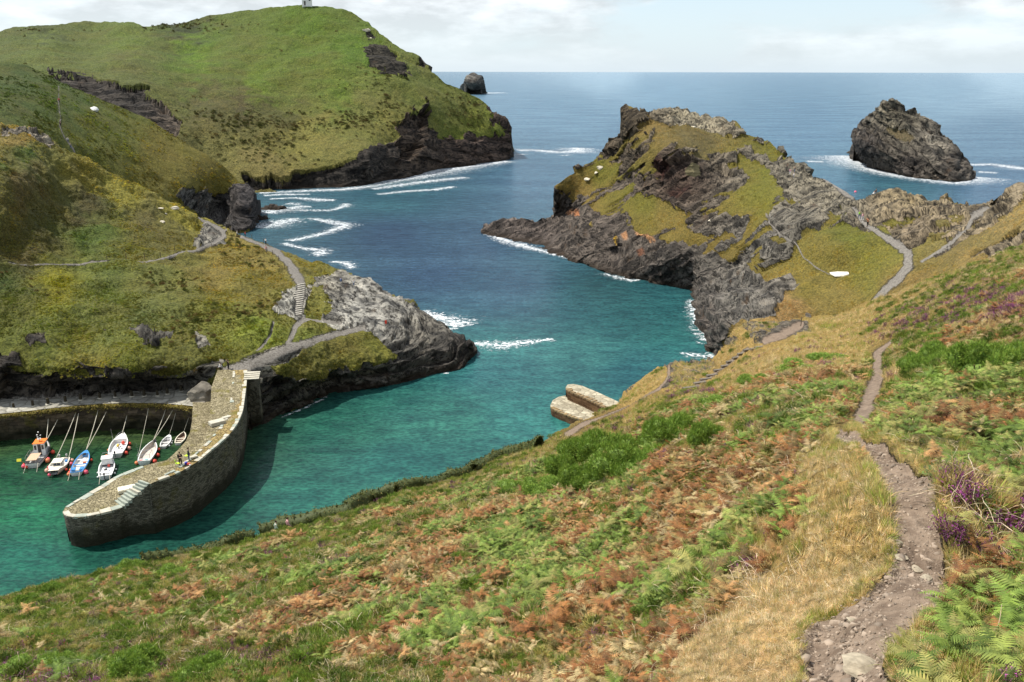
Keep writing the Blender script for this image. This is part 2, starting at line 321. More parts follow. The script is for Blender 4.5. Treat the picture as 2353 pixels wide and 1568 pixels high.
# --- the big headland across the water
hA_top = [(-120, 85), (0, 72), (60, 66), (130, 60), (200, 53), (260, 50), (330, 60), (400, 58), (470, 42), (540, 28), (620, 18), (700, 12), (760, 16), (810, 28), (840, 45), (870, 78), (905, 100), (935, 118), (962, 128), (978, 140), (990, 165), (1030, 190), (1060, 203), (1110, 232), (1135, 258), (1165, 278), (1174, 300), (1177, 330), (1177, 364)]
hA_bot = [(-120, 330), (200, 430), (420, 465), (560, 446), (590, 443), (700, 438), (780, 434), (850, 427), (900, 415), (950, 404), (1000, 393), (1060, 383), (1110, 375), (1150, 370), (1177, 367)]
ctrlA = water([(590, 443), (640, 441), (700, 438), (780, 434), (850, 427), (900, 415), (950, 404), (1000, 393), (1060, 383), (1110, 375), (1150, 370), (1177, 367)]) + [
 (590, 400, 'Y', 440), (700, 390, 'Y', 450), (780, 378, 'Y', 458), (850, 355, 'Y', 470), (900, 330, 'Y', 500), (950, 318, 'Y', 520), (1000, 312, 'Y', 548), (1060, 308, 'Y', 570), (1120, 303, 'Y', 590), (1170, 300, 'Y', 606),
 (700, 300, 'Y', 490), (850, 260, 'Y', 520), (960, 240, 'Y', 555), (1060, 250, 'Y', 590), (1120, 262, 'Y', 604), (600, 200, 'Y', 530), (750, 150, 'Y', 570), (900, 160, 'Y', 580), (980, 190, 'Y', 592), (1060, 210, 'Y', 608),
 (700, 60, 'Y', 630), (850, 80, 'Y', 628), (930, 120, 'Y', 620), (700, 12, 'Y', 655), (810, 30, 'Y', 655), (500, 36, 'Y', 660), (260, 52, 'Y', 640), (0, 72, 'Y', 620), (-120, 85, 'Y', 610),
 (400, 120, 'Y', 580), (200, 120, 'Y', 560), (0, 120, 'Y', 540), (60, 160, 'Y', 470), (250, 190, 'Y', 475), (400, 250, 'Y', 470), (500, 330, 'Y', 455),
 (200, 260, 'Y', 440), (400, 330, 'Y', 435), (-120, 160, 'Y', 460), (-120, 330, 'Y', 380), (200, 430, 'Y', 385), (420, 465, 'Y', 400), (520, 410, 'Y', 435)]
landform('headland', hA_top, hA_bot, ctrlA, 2.2, MT_far,
 [(700, 60, S(82, 104, 26)), (450, 120, S(90, 114, 30)), (300, 90, S(94, 108, 42)), (100, 100, S(97, 108, 46)), (100, 66, S(65, 73, 36)), (420, 58, S(58, 64, 36)), (820, 120, S(84, 108, 30)), (600, 200, S(92, 112, 32)), (780, 210, S(90, 108, 32)),
  (300, 160, S(90, 95, 46)), (480, 250, S(86, 83, 44)), (560, 262, S(80, 73, 42)), (640, 280, S(78, 77, 36)), (520, 330, S(118, 112, 58)), (700, 320, S(124, 118, 56)), (850, 240, S(105, 106, 50)), (900, 290, S(116, 114, 52)), (960, 190, S(97, 104, 44)),
  (1060, 240, S(99, 104, 44)), (1090, 285, S(103, 112, 36)), (780, 350, S(112, 108, 52)), (600, 380, S(118, 108, 58))],
 [(600, 420, S(58, 54, 50)), (850, 400, S(62, 58, 54)), (960, 330, S(84, 72, 62)), (1100, 330, S(88, 74, 66)), (300, 230, S(62, 58, 54)), (400, 290, S(104, 94, 84)), (880, 130, S(70, 66, 58))],
 rocks=[[(560, 400), (590, 412), (640, 402), (690, 398), (740, 388), (800, 378), (830, 352), (850, 338), (900, 330), (915, 300), (925, 270), (950, 250), (980, 238), (988, 262), (975, 300), (1010, 312), (1050, 318), (1110, 304), (1150, 308), (1180, 285), (1190, 380), (1000, 480), (560, 480)],
        [(110, 168), (200, 178), (280, 196), (330, 208), (365, 232), (392, 262), (412, 282), (414, 318), (380, 330), (200, 270), (100, 200)],
        [(838, 120), (870, 95), (905, 118), (925, 150), (945, 172), (915, 180), (880, 168), (845, 145)], [(960, 124), (985, 132), (978, 152), (955, 140)], [(1120, 240), (1150, 262), (1176, 280), (1176, 300), (1140, 290)],
        [(838, 70), (860, 78), (855, 92), (838, 84)], [(1110, 228), (1140, 240), (1130, 250)]],
 grasses=[[(590, 450), (560, 445), (600, 432), (640, 436), (635, 446)]],
 gbright=(1.12, 1.13, 1.08), terr=.6, bed=(-0.10, 0.2, 0.95), amp_r=3.0, amp_g=2.2, ks=(0.075, 0.24), gfreq=0.045, back=((4, .6), (25, 5), (80, 25), (220, 120)), down=(4, 6), carve=[([(925, 275), (950, 252), (985, 240), (985, 262), (972, 300), (960, 345), (915, 380), (905, 340)], 9.0), ([(110, 168), (330, 208), (412, 282), (414, 318), (250, 280)], 3.0)])
# --- the dark spur behind the harbour hill
hB_top = [(-120, 130), (0, 145), (60, 152), (120, 178), (200, 215), (270, 240), (340, 275), (400, 312), (450, 342), (500, 372), (535, 405), (560, 430), (575, 445), (588, 458), (597, 480), (604, 496), (606, 508)]
hB_bot = [(-120, 420), (200, 560), (400, 590), (540, 560), (570, 532), (590, 522), (606, 512)]
landform('hillside_valley', hB_top, hB_bot, water([(570, 532), (590, 522), (606, 512)]) + [(540, 560, 'z', -3),
 (-120, 130, 'Y', 300), (0, 145, 'Y', 305), (120, 175, 'Y', 315), (270, 240, 'Y', 330), (400, 312, 'Y', 342), (500, 370, 'Y', 346), (560, 430, 'Y', 344), (597, 480, 'Y', 342), (560, 480, 'Y', 328), (500, 480, 'z', 6),
 (450, 440, 'Y', 318), (350, 400, 'Y', 300), (250, 350, 'Y', 288), (100, 300, 'Y', 265), (0, 250, 'Y', 262), (-120, 420, 'Y', 225), (200, 460, 'Y', 262), (400, 500, 'Y', 292), (400, 590, 'Y', 278), (200, 560, 'Y', 240)], 2.2, MT_mid,
 [(50, 200, S(66, 78, 32)), (0, 260, S(74, 82, 36)), (150, 220, S(72, 84, 34)), (250, 270, S(88, 92, 34)), (300, 320, S(98, 96, 38)), (400, 370, S(112, 100, 40)), (500, 420, S(112, 98, 40)), (540, 440, S(100, 92, 40)), (350, 350, S(112, 100, 38)), (200, 330, S(92, 92, 36))],
 [(560, 480, S(66, 62, 62)), (450, 460, S(98, 96, 92))],
 rocks=[[(395, 448), (430, 440), (470, 445), (510, 442), (550, 425), (580, 430), (620, 500), (600, 540), (480, 520), (420, 475)]],
 paths=[[(133, 195, 1), (136, 250, 1.3), (140, 290, 1.3), (150, 320, 1.6), (170, 350, 2)]],
 gbright=(1.15, 1.25, 1.15), bed=(0.25, -0.2, 0.9), amp_r=2.2, amp_g=0.8, ks=(0.13, 0.5), gfreq=0.07, back=((2, .5), (20, 5), (60, 40)), down=(3, 5))
# --- the harbour hill with its rocky point
hL_top = [(-160, 270), (0, 285), (40, 288), (75, 298), (110, 318), (150, 345), (180, 360), (215, 378), (260, 396), (330, 430), (400, 466), (450, 492), (490, 508), (520, 524), (560, 542), (600, 556), (640, 574), (700, 594), (740, 612), (790, 622), (830, 640), (850, 640), (880, 668), (910, 680), (940, 690), (965, 712), (1000, 738), (1030, 755), (1050, 775), (1068, 788), (1088, 800), (1094, 812)]
hL_bot = [(-160, 925), (0, 920), (150, 915), (300, 905), (430, 895), (480, 880), (540, 862), (560, 872), (572, 900), (578, 985), (600, 975), (625, 965), (650, 952), (680, 942), (720, 925), (760, 905), (850, 893), (890, 888), (940, 877), (980, 862), (1010, 858), (1050, 850), (1070, 838), (1094, 818)]
ctrlL = water([(580, 985), (625, 965), (680, 942), (720, 925), (760, 905), (850, 893), (940, 877), (1010, 858), (1050, 850), (1094, 816)]) + [
 (-160, 925, 'z', 5), (0, 920, 'z', 5), (150, 915, 'z', 5), (300, 905, 'z', 5), (430, 895, 'z', 5.2), (-160, 850, 'z', 11), (0, 850, 'z', 11), (150, 850, 'z', 11), (300, 858, 'z', 10.5), (430, 850, 'z', 10), (0, 885, 'z', 8), (150, 880, 'z', 8), (300, 880, 'z', 7.8), (430, 872, 'z', 7.5),
 (500, 850, 'z', 9), (545, 850, 'z', 9.2), (560, 840, 'z', 9.5), (600, 825, 'z', 10), (570, 870, 'z', 8.5), (595, 860, 'z', 8),
 (0, 780, 'z', 14), (200, 780, 'z', 13.5), (400, 780, 'z', 12.5), (520, 790, 'z', 12), (0, 700, 'z', 18), (200, 700, 'z', 17), (400, 700, 'z', 15), (550, 700, 'z', 13.5), (0, 600, 'z', 23), (200, 600, 'z', 20), (400, 600, 'z', 17.5), (550, 600, 'z', 15), (640, 620, 'z', 13.5),
 (0, 450, 'z', 34), (150, 450, 'z', 30), (300, 500, 'z', 24), (450, 540, 'z', 18), (-160, 270, 'z', 48), (0, 285, 'z', 46), (110, 318, 'z', 42), (180, 360, 'z', 37.5), (330, 430, 'z', 29), (450, 492, 'z', 20.5), (520, 524, 'z', 17), (600, 556, 'z', 14.5), (640, 574, 'z', 13),
 (-160, 600, 'z', 24), (-160, 450, 'z', 35), (740, 612, 'z', 11), (830, 640, 'z', 10), (880, 668, 'z', 9), (940, 690, 'z', 8), (1000, 738, 'z', 6), (1068, 790, 'z', 3.5),
 (690, 650, 'z', 12.5), (690, 720, 'z', 11.5), (740, 700, 'z', 11), (820, 700, 'z', 9.5), (800, 745, 'z', 9.8), (700, 785, 'z', 10.4), (640, 815, 'z', 10.2), (880, 745, 'z', 9), (960, 770, 'z', 6.5), (1020, 795, 'z', 4.5),
 (640, 850, 'z', 8.2), (700, 835, 'z', 8), (780, 810, 'z', 7.6), (860, 800, 'z', 7), (920, 800, 'z', 6), (630, 880, 'z', 6.5), (720, 870, 'z', 5.5), (820, 845, 'z', 5), (920, 835, 'z', 4), (1000, 820, 'z', 3), (1050, 815, 'z', 2.5),
 (640, 930, 'z', 2), (720, 900, 'z', 2.6), (850, 870, 'z', 2.2), (960, 850, 'z', 1.6)]
pathsL = [[(-10, 606, 1), (110, 606, 1), (220, 604, 1.7), (290, 602, 1.6), (355, 597, 1.8), (410, 582, 2), (460, 572, 3), (490, 560, 5), (515, 545, 5.5), (512, 530, 5), (480, 512, 4), (455, 500, 3)],
 [(555, 545, 3), (600, 562, 4), (635, 578, 7), (660, 600, 9), (678, 625, 11), (690, 648, 12)], [(690, 648, 11), (690, 680, 11), (685, 720, 9)], [(780, 745, 5), (740, 738, 4), (700, 733, 6), (680, 750, 6), (660, 790, 5)],
 [(835, 754, 6), (780, 765, 7), (720, 785, 10), (670, 798, 12), (640, 812, 14), (600, 832, 17), (560, 845, 15), (520, 855, 12)], [(628, 742, 2.5), (622, 770, 2.5), (600, 800, 2.5), (590, 808, 2.5)], [(0, 925, 4), (440, 902, 4)]]
landform('harbour_hill', hL_top, hL_bot, ctrlL, 1.8, MT_mid,
 [(30, 320, S(140, 116, 58)), (60, 360, S(84, 100, 44)), (100, 350, S(110, 104, 50)), (60, 430, S(96, 82, 42)), (200, 400, S(136, 122, 50)), (300, 440, S(138, 126, 52)), (200, 470, S(74, 68, 38)), (100, 520, S(76, 74, 34)), (200, 530, S(80, 94, 34)), (330, 510, S(92, 84, 44)), (420, 500, S(146, 132, 50)),
  (400, 540, S(96, 88, 42)), (60, 580, S(84, 76, 42)), (130, 640, S(122, 116, 24)), (20, 650, S(62, 74, 26)), (250, 640, S(92, 98, 38)), (400, 640, S(106, 104, 46)), (500, 620, S(126, 108, 48)), (600, 620, S(130, 112, 52)), (600, 680, S(114, 104, 44)), (560, 570, S(134, 116, 56)), (200, 720, S(100, 104, 48)),
  (350, 720, S(96, 100, 50)), (500, 740, S(108, 106, 40)), (590, 770, S(116, 122, 40)), (100, 760, S(92, 96, 36)), (300, 800, S(104, 104, 36)), (200, 840, S(120, 110, 46)), (430, 850, S(88, 84, 32)), (700, 820, S(94, 88, 36)), (800, 800, S(104, 94, 40)), (870, 790, S(108, 106, 38)), (720, 700, S(122, 114, 50)), (700, 760, S(106, 110, 42))],
 [(100, 860, S(74, 68, 62)), (300, 880, S(60, 56, 52)), (640, 900, S(66, 64, 60)), (800, 860, S(86, 84, 80)), (1000, 810, S(76, 72, 68)), (1060, 800, S(64, 60, 56)), (960, 850, S(70, 68, 64)), (820, 700, S(148, 146, 140)), (760, 640, S(140, 136, 126)), (900, 690, S(140, 138, 132)), (850, 740, S(150, 148, 142)), (650, 710, S(156, 154, 146)), (600, 830, S(150, 146, 134)), (80, 315, S(140, 132, 118)), (980, 760, S(112, 108, 100))],
 rocks=[[(690, 660), (745, 630), (790, 625), (850, 640), (960, 700), (1060, 775), (1110, 800), (1100, 860), (940, 890), (800, 900), (560, 1000), (575, 850), (620, 850), (640, 870), (720, 875), (800, 850), (880, 835), (920, 810), (880, 770), (830, 752), (740, 750), (755, 700), (735, 650)],
        [(560, 850), (600, 815), (640, 790), (660, 800), (700, 780), (740, 770), (640, 850)], [(625, 725), (660, 670), (690, 650), (712, 660), (700, 735), (660, 725)],
        [(-160, 862), (100, 868), (190, 875), (240, 855), (300, 850), (400, 862), (440, 850), (490, 840), (520, 840), (480, 880), (420, 900), (0, 940), (-160, 940)], [(0, 820), (40, 815), (45, 850), (0, 855)], [(450, 765), (475, 770), (480, 800), (455, 810)],
        [(0, 292), (40, 288), (80, 300), (120, 320), (125, 335), (90, 325), (50, 305), (0, 305)], [(470, 500), (500, 515), (520, 560), (490, 570), (460, 572), (445, 560)], [(60, 770), (110, 765), (115, 785), (70, 790)], [(290, 745), (340, 750), (400, 765), (395, 780), (320, 770)], [(170, 835), (210, 850), (230, 870), (190, 860)]],
 grasses=[[(700, 740), (705, 690), (735, 660), (725, 690), (722, 735)], [(735, 700), (762, 690), (758, 728), (740, 735)], [(700, 745), (760, 745), (740, 765), (690, 785), (665, 795)], [(820, 850), (800, 835), (840, 840)]],
 paths=pathsL, mottle=([(-160, 740), (150, 740), (430, 750), (560, 790), (520, 850), (-160, 880)], 0.15, 0.36), rbright=1.0, gbright=(1.10, 1.20, 1.18), bed=(0.05, -0.10, 0.99), amp_r=0.42, amp_g=1.2, ks=(0.35, 1.1), gfreq=0.17, back=((1, .3), (8, 2), (30, 12), (60, 40)), down=(1.0, 5),
 carve=[([(0, 860), (190, 878), (240, 862), (300, 858), (400, 868), (470, 856), (440, 895), (0, 930)], 2.2), ([(600, 870), (700, 880), (820, 850), (900, 840), (900, 870), (700, 910), (600, 960)], 1.6)])
# --- the right-hand promontory and saddle
hR_top = [(1112, 528), (1120, 521), (1150, 517), (1180, 512), (1220, 506), (1250, 502), (1268, 494), (1273, 470), (1276, 432), (1290, 416), (1315, 400), (1345, 378), (1380, 362), (1394, 352), (1398, 322), (1412, 312), (1428, 304), (1430, 290), (1424, 268), (1428, 248), (1440, 243), (1455, 248), (1478, 262), (1500, 268), (1525, 258), (1560, 256), (1620, 266), (1660, 270), (1690, 275), (1703, 288), (1710, 304), (1740, 318), (1770, 330), (1800, 358), (1835, 378), (1862, 392), (1870, 402), (1900, 415), (1935, 436), (1965, 452), (1990, 468), (2005, 462), (2020, 445), (2045, 440), (2075, 445), (2100, 452), (2140, 460), (2170, 455), (2200, 465), (2240, 474), (2270, 470), (2300, 462), (2330, 450), (2353, 445), (2500, 420)]
hR_bot = [(1112, 533), (1150, 546), (1200, 560), (1270, 582), (1340, 606), (1380, 625), (1415, 632), (1450, 640), (1500, 650), (1550, 660), (1583, 672), (1588, 700), (1600, 730), (1620, 765), (1638, 800), (1650, 815), (1700, 800), (1760, 790), (1840, 780), (2010, 740), (2200, 680), (2353, 620), (2500, 580)]
ctrlR = water([(1112, 533), (1150, 546), (1200, 560), (1270, 582), (1340, 606), (1380, 625), (1450, 640), (1500, 650), (1550, 660), (1583, 672), (1588, 700), (1600, 730), (1620, 765), (1640, 806)]) + [
 (1180, 520, 'z', 3.5), (1120, 523, 'z', 2), (1250, 505, 'z', 6.5), (1276, 432, 'z', 19), (1290, 490, 'z', 9), (1345, 380, 'z', 27), (1400, 330, 'z', 34), (1440, 246, 'Y', 300), (1440, 310, 'Y', 292), (1560, 257, 'Y', 304), (1700, 285, 'Y', 290), (1400, 420, 'z', 22), (1350, 520, 'z', 10), (1450, 540, 'z', 11), (1500, 480, 'z', 18.5), (1550, 600, 'z', 8),
 (1600, 400, 'z', 29), (1550, 340, 'z', 36), (1650, 340, 'Y', 275), (1700, 450, 'z', 25), (1650, 550, 'z', 15), (1700, 620, 'z', 13), (1640, 700, 'z', 6), (1720, 720, 'z', 13), (1770, 330, 'Y', 282), (1800, 420, 'z', 29), (1862, 392, 'Y', 252), (1800, 550, 'z', 22.5), (1780, 640, 'z', 17),
 (1935, 436, 'z', 30), (1990, 468, 'z', 28.5), (1993, 510, 'z', 28), (1900, 500, 'z', 27.5), (1930, 630, 'z', 20.5), (1900, 570, 'z', 24), (2040, 560, 'z', 27), (2090, 600, 'z', 26.5), (2045, 440, 'Y', 205), (2240, 474, 'Y', 185), (2150, 520, 'Y', 165), (2250, 520, 'Y', 150), (2353, 445, 'Y', 150), (2353, 510, 'Y', 122), (2500, 420, 'Y', 140),
 (1740, 735, 'Y', 140), (1840, 728, 'Y', 143), (1760, 790, 'Y', 130), (2010, 690, 'Y', 141), (2010, 740, 'Y', 132), (2200, 620, 'Y', 125), (2200, 680, 'Y', 112), (2353, 560, 'Y', 104), (2353, 620, 'Y', 92), (2500, 580, 'Y', 80), (1650, 815, 'z', 0)]
landform('promontory', hR_top, hR_bot, ctrlR, 1.8, MT_mid,
 [(1320, 430, S(130, 110, 53)), (1400, 400, S(113, 110, 38)), (1450, 380, S(120, 107, 46)), (1500, 300, S(126, 107, 57)), (1600, 330, S(113, 102, 61)), (1650, 380, S(119, 109, 46)), (1480, 450, S(111, 107, 38)), (1550, 500, S(126, 110, 51)), (1750, 400, S(109, 109, 36)), (1740, 470, S(115, 112, 38)), (1700, 520, S(124, 109, 46)), (1650, 560, S(119, 103, 46)),
  (1850, 520, S(120, 109, 53)), (1950, 540, S(104, 107, 36)), (1900, 600, S(122, 112, 48)), (2000, 620, S(119, 116, 44)), (1850, 680, S(124, 112, 46)), (1950, 680, S(132, 117, 55)), (2050, 560, S(120, 117, 44)), (2150, 520, S(122, 112, 61)), (2250, 540, S(130, 117, 65)), (2330, 500, S(146, 128, 75)), (2250, 600, S(141, 121, 67)), (2100, 660, S(137, 116, 61)), (1800, 730, S(158, 128, 77))],
 [(1200, 540, S(94, 86, 82)), (1400, 560, S(98, 90, 84)), (1550, 640, S(92, 86, 82)), (1700, 680, S(118, 114, 108)), (1620, 740, S(96, 90, 86)), (1440, 270, S(90, 80, 66)), (1600, 270, S(150, 142, 122)), (1560, 400, S(84, 70, 62)), (1850, 400, S(126, 120, 106)), (1900, 460, S(126, 120, 106)), (2100, 460, S(146, 132, 104)), (2100, 520, S(124, 112, 94)), (1780, 560, S(108, 104, 98)), (1850, 540, S(104, 100, 92))],
 rocks=[[(1100, 500), (1270, 490), (1300, 485), (1350, 480), (1400, 500), (1440, 500), (1460, 530), (1520, 545), (1600, 560), (1640, 580), (1720, 600), (1760, 650), (1820, 640), (1835, 660), (1790, 700), (1780, 725), (1700, 740), (1640, 830), (1560, 820), (1500, 690), (1100, 600)],
        [(1268, 420), (1290, 440), (1330, 470), (1330, 490), (1262, 490)], [(1420, 240), (1480, 255), (1500, 290), (1470, 300), (1440, 330), (1420, 360), (1392, 362), (1390, 320), (1420, 300)], [(1480, 255), (1560, 250), (1690, 268), (1715, 305), (1690, 315), (1620, 300), (1560, 285), (1500, 285)],
        [(1500, 370), (1600, 350), (1650, 360), (1680, 400), (1720, 410), (1700, 440), (1630, 460), (1580, 490), (1530, 460), (1490, 440), (1475, 420), (1500, 400)], [(1620, 340), (1700, 360), (1740, 390), (1700, 385), (1640, 365)],
        [(1690, 330), (1760, 345), (1800, 380), (1800, 420), (1760, 400), (1700, 370)], [(1750, 330), (1800, 370), (1870, 390), (1990, 460), (2000, 500), (1980, 520), (1940, 480), (1880, 500), (1850, 470), (1800, 450), (1790, 400)], [(1780, 470), (1850, 470), (1900, 500), (1880, 540), (1820, 560), (1770, 530)],
        [(1600, 500), (1680, 480), (1720, 500), (1700, 540), (1600, 530)], [(1750, 550), (1830, 560), (1820, 590), (1760, 590)], [(1985, 465), (2030, 436), (2100, 445), (2240, 470), (2240, 490), (2130, 500), (2050, 500), (2000, 500)], [(2030, 510), (2110, 500), (2160, 510), (2120, 560), (2090, 580), (2040, 545)],
        [(2260, 470), (2353, 440), (2353, 455), (2300, 480), (2230, 530), (2150, 590), (2140, 580), (2210, 520)], [(2310, 545), (2353, 530), (2380, 555), (2300, 590), (2230, 600), (2235, 580)], [(1900, 595), (1960, 595), (1990, 615), (1930, 612)]],
 grasses=[[(1520, 292), (1600, 290), (1690, 318), (1640, 335), (1560, 325), (1500, 330)], [(1720, 325), (1770, 335), (1800, 362), (1770, 368), (1730, 350)], [(1850, 540), (1950, 510), (2040, 570), (2050, 640), (1950, 700), (1850, 690), (1820, 600)], [(1700, 360), (1760, 385), (1790, 420), (1770, 480), (1700, 500), (1660, 470), (1700, 440), (1720, 410), (1690, 395)], [(1450, 460), (1500, 440), (1580, 490), (1580, 520), (1500, 520), (1440, 500)], [(1600, 320), (1680, 330), (1650, 350), (1600, 345)], [(1310, 400), (1395, 365), (1420, 380), (1400, 440), (1310, 460)]],
 paths=[[(1960, 480, 4), (1985, 512, 5), (2020, 538, 7), (2055, 560, 9), (2085, 580, 11), (2090, 610, 12), (2070, 640, 11), (2040, 665, 10), (2005, 700, 8)], [(1790, 470, 2.5), (1770, 490, 2.5), (1768, 515, 2.5), (1800, 545, 2), (1830, 560, 2), (1845, 590, 1.5), (1875, 615, 1.2), (1905, 630, 1)],
        [(2270, 480, 6), (2235, 500, 5), (2220, 530, 5), (2180, 560, 4), (2120, 600, 4)], [(1870, 395, 5), (1920, 425, 5), (1960, 455, 5)]],
 wf=0.09, mottle=([(1300, 350), (1420, 300), (1700, 280), (2000, 450), (2353, 430), (2353, 520), (2100, 560), (1900, 560), (1850, 600), (1700, 640), (1500, 560), (1300, 480)], 0.16, 0.10), stains=[(1306, 488, 14, 6, S(206, 146, 104)), (1322, 498, 10, 6, S(190, 130, 90)), (1476, 534, 9, 9, S(216, 160, 112)), (1492, 546, 14, 5, S(214, 158, 110)), (1440, 545, 8, 6, S(190, 140, 100)), (1470, 585, 8, 10, S(150, 104, 80)), (1520, 390, 26, 22, S(84, 56, 48)), (1560, 440, 24, 14, S(80, 56, 48)), (1418, 548, 5, 9, S(190, 150, 40)), (1665, 640, 8, 8, S(180, 150, 60)), (1365, 525, 10, 4, S(150, 130, 60))], bed=(-0.38, 0.35, 0.85), amp_r=1.1, amp_g=0.7, ks=(0.2, 0.7), gfreq=0.12, back=((1.5, .4), (8, 3), (28, 16), (60, 50)), down=(1.0, 4),
 carve=[([(1500, 385), (1600, 360), (1650, 375), (1690, 415), (1640, 445), (1570, 470), (1500, 440)], 2.6), ([(1268, 470), (1340, 480), (1330, 500), (1268, 500)], 2.0)])
# --- the near hillside the photographer stands on
hN_top = [(-300, 1520), (-150, 1440), (0, 1386), (60, 1362), (140, 1342), (230, 1318), (330, 1292), (420, 1275), (500, 1262), (570, 1240), (640, 1222), (720, 1200), (800, 1178), (860, 1150), (900, 1140), (980, 1118), (1050, 1095), (1080, 1085), (1150, 1048), (1235, 1026), (1290, 990), (1330, 968), (1380, 945), (1420, 928), (1435, 900), (1460, 880), (1500, 850), (1540, 835), (1580, 836), (1640, 826), (1650, 812), (1680, 770), (1700, 748), (1740, 735), (1800, 735), (1860, 724), (1940, 706), (2010, 690), (2060, 674), (2150, 640), (2250, 605), (2353, 565), (2620, 500)]
hN_bot = [(-300, 1900), (2620, 1900)]
ctrlN = [(x, y, 'r', r) for x, y, r in [(-300, 1900, 22), (0, 1900, 19), (600, 1900, 13), (1176, 1900, 8), (1700, 1900, 4.6), (2100, 1900, 3.6), (2620, 1900, 3.2),
 (0, 1568, 34), (400, 1568, 27), (800, 1568, 21), (1176, 1568, 16), (1500, 1568, 12), (1800, 1568, 8.6), (2000, 1568, 7.5), (2353, 1568, 6.4), (2620, 1568, 5.8), (-300, 1568, 50),
 (2353, 700, 48), (2353, 600, 88), (2353, 850, 33), (2353, 1000, 21), (2353, 1200, 12.5), (2620, 1200, 10), (2620, 700, 36), (2620, 500, 90), (2015, 800, 78), (2005, 880, 48), (1960, 960, 29), (1960, 1010, 21), (2100, 1100, 13.8), (2100, 1200, 11.4), (1900, 1300, 11.5), (2000, 1400, 9.3),
 (1500, 1000, 62), (1300, 1120, 50), (1176, 1300, 30), (800, 1300, 46), (400, 1400, 47), (1600, 1200, 23), (1750, 850, 84), (1800, 1000, 27), (600, 1450, 33)]] + [
 (-150, 1440, 'z', 15), (0, 1386, 'z', 14.5), (140, 1342, 'z', 14), (330, 1292, 'z', 13.5), (640, 1222, 'z', 13), (860, 1150, 'z', 12.8), (1050, 1095, 'z', 12), (1235, 1026, 'z', 11), (1330, 968, 'z', 9), (1420, 928, 'z', 9), (1540, 835, 'z', 9.5), (1640, 826, 'z', 10), (1700, 748, 'z', 17.5), (1840, 735, 'Y', 139), (2010, 690, 'Y', 133), (2150, 640, 'Y', 116), (2353, 565, 'Y', 99), (-300, 1520, 'z', 16)]
near_path_l = [(1840, 1900), (1845, 1620), (1850, 1568), (1855, 1500), (1880, 1430), (1955, 1345), (1995, 1280), (2028, 1195), (2030, 1140), (2010, 1090), (1990, 1045), (1950, 1020), (1905, 1000)]
near_path_r = [(1960, 990), (1995, 1003), (2050, 1035), (2095, 1072), (2135, 1100), (2175, 1180), (2195, 1225), (2180, 1300), (2150, 1395), (2095, 1470), (2065, 1530), (2060, 1568), (2090, 1640), (2300, 1900)]
near_path_poly = near_path_l + near_path_r
landform('hillside', hN_top, hN_bot, ctrlN, 2.6, MT_near,
 [(200, 1350, S(84, 100, 40)), (700, 1250, S(100, 108, 50)), (100, 1480, S(96, 84, 48)), (500, 1450, S(96, 84, 46)), (900, 1350, S(110, 92, 50)), (1200, 1200, S(96, 96, 42)), (1300, 1080, S(84, 96, 40)), (1500, 950, S(158, 132, 70)), (1700, 880, S(152, 126, 66)), (1600, 1150, S(120, 88, 44)), (1900, 780, S(160, 138, 70)), (2100, 720, S(150, 124, 62)), (2250, 680, S(112, 78, 52)),
  (1250, 1030, S(128, 110, 52)), (1800, 1400, S(180, 150, 96)), (1750, 1530, S(170, 142, 92)), (1850, 1180, S(160, 134, 74)), (2200, 900, S(76, 88, 36)), (2300, 1100, S(96, 80, 40)), (1500, 870, S(176, 148, 80)), (1450, 910, S(176, 146, 80)), (1700, 760, S(180, 150, 82)), (1000, 1130, S(110, 108, 52)), (1400, 960, S(140, 116, 60))],
 [(1600, 800, S(120, 112, 100)), (2353, 900, S(120, 110, 98))],
 rocks=[[(1540, 838), (1640, 824), (1645, 840), (1580, 870), (1520, 900), (1535, 860)], [(1436, 905), (1455, 885), (1450, 900), (1440, 915)], [(1640, 800), (1680, 765), (1700, 770), (1660, 800)], [(1700, 742), (1860, 735), (1860, 770), (1790, 790), (1740, 790), (1720, 770)]],
 paths=[[(1540, 840, 2.5), (1530, 875, 4), (1515, 895, 4), (1450, 930, 2), (1390, 955, 2.5), (1340, 975, 6), (1300, 998, 5)], [(1840, 748, 9), (1800, 770, 12), (1760, 785, 8)], [(1720, 800, 3), (1660, 845, 3), (1600, 885, 3)], [(2050, 785, 4), (2015, 815, 9), (2018, 850, 12), (2015, 880, 15), (1998, 910, 17), (1990, 940, 16), (1975, 965, 16), (1962, 992, 16)], [(1960, 992, 10), (1930, 1000, 12), (1900, 1003, 8)]] ,
 bed=(-0.3, -0.25, 0.9), amp_r=0.35, amp_g=0.38, ks=(0.6, 1.8), gfreq=0.45, back=((1.2, 0.6), (3.5, 4), (8, 12), (14, 22)), down=(0.5, 0.5))
o = bpy.data.objects['hillside']
# trodden trough of the near path
me = o.data; g = LF['hillside']; nn = g['px'].size; px, py = g['px'].ravel(), g['py'].ravel(); P = g['P'].reshape(-1, 3)
wx = fbm(P, 1.2, 4, 5)*5; inp = poly_in(px+wx, py+wx*.4, near_path_poly); g['nearpath'] = inp
ctr = [(1950, 1568), (1990, 1420), (2070, 1320), (2110, 1230), (2095, 1140), (2040, 1060), (1930, 1005)]
edge = np.minimum(seg_dist(px, py, [(x, y, 26) for x, y in near_path_l]), 1.0)
co = np.zeros(len(me.vertices)*3, np.float32); me.vertices.foreach_get('co', co); co = co.reshape(-1, 3)
inp &= (g['canon'].ravel() == np.arange(nn)); g['nearpath'] = inp
co[:nn][inp, 2] -= (0.13*np.clip(edge[inp]*1.2, 0.1, 1) + 0.04*fbm(P[inp], 2.0, 4, 8)); me.vertices.foreach_set('co', co.ravel())
g['P'] = co[:nn].reshape(g['P'].shape).astype(float)
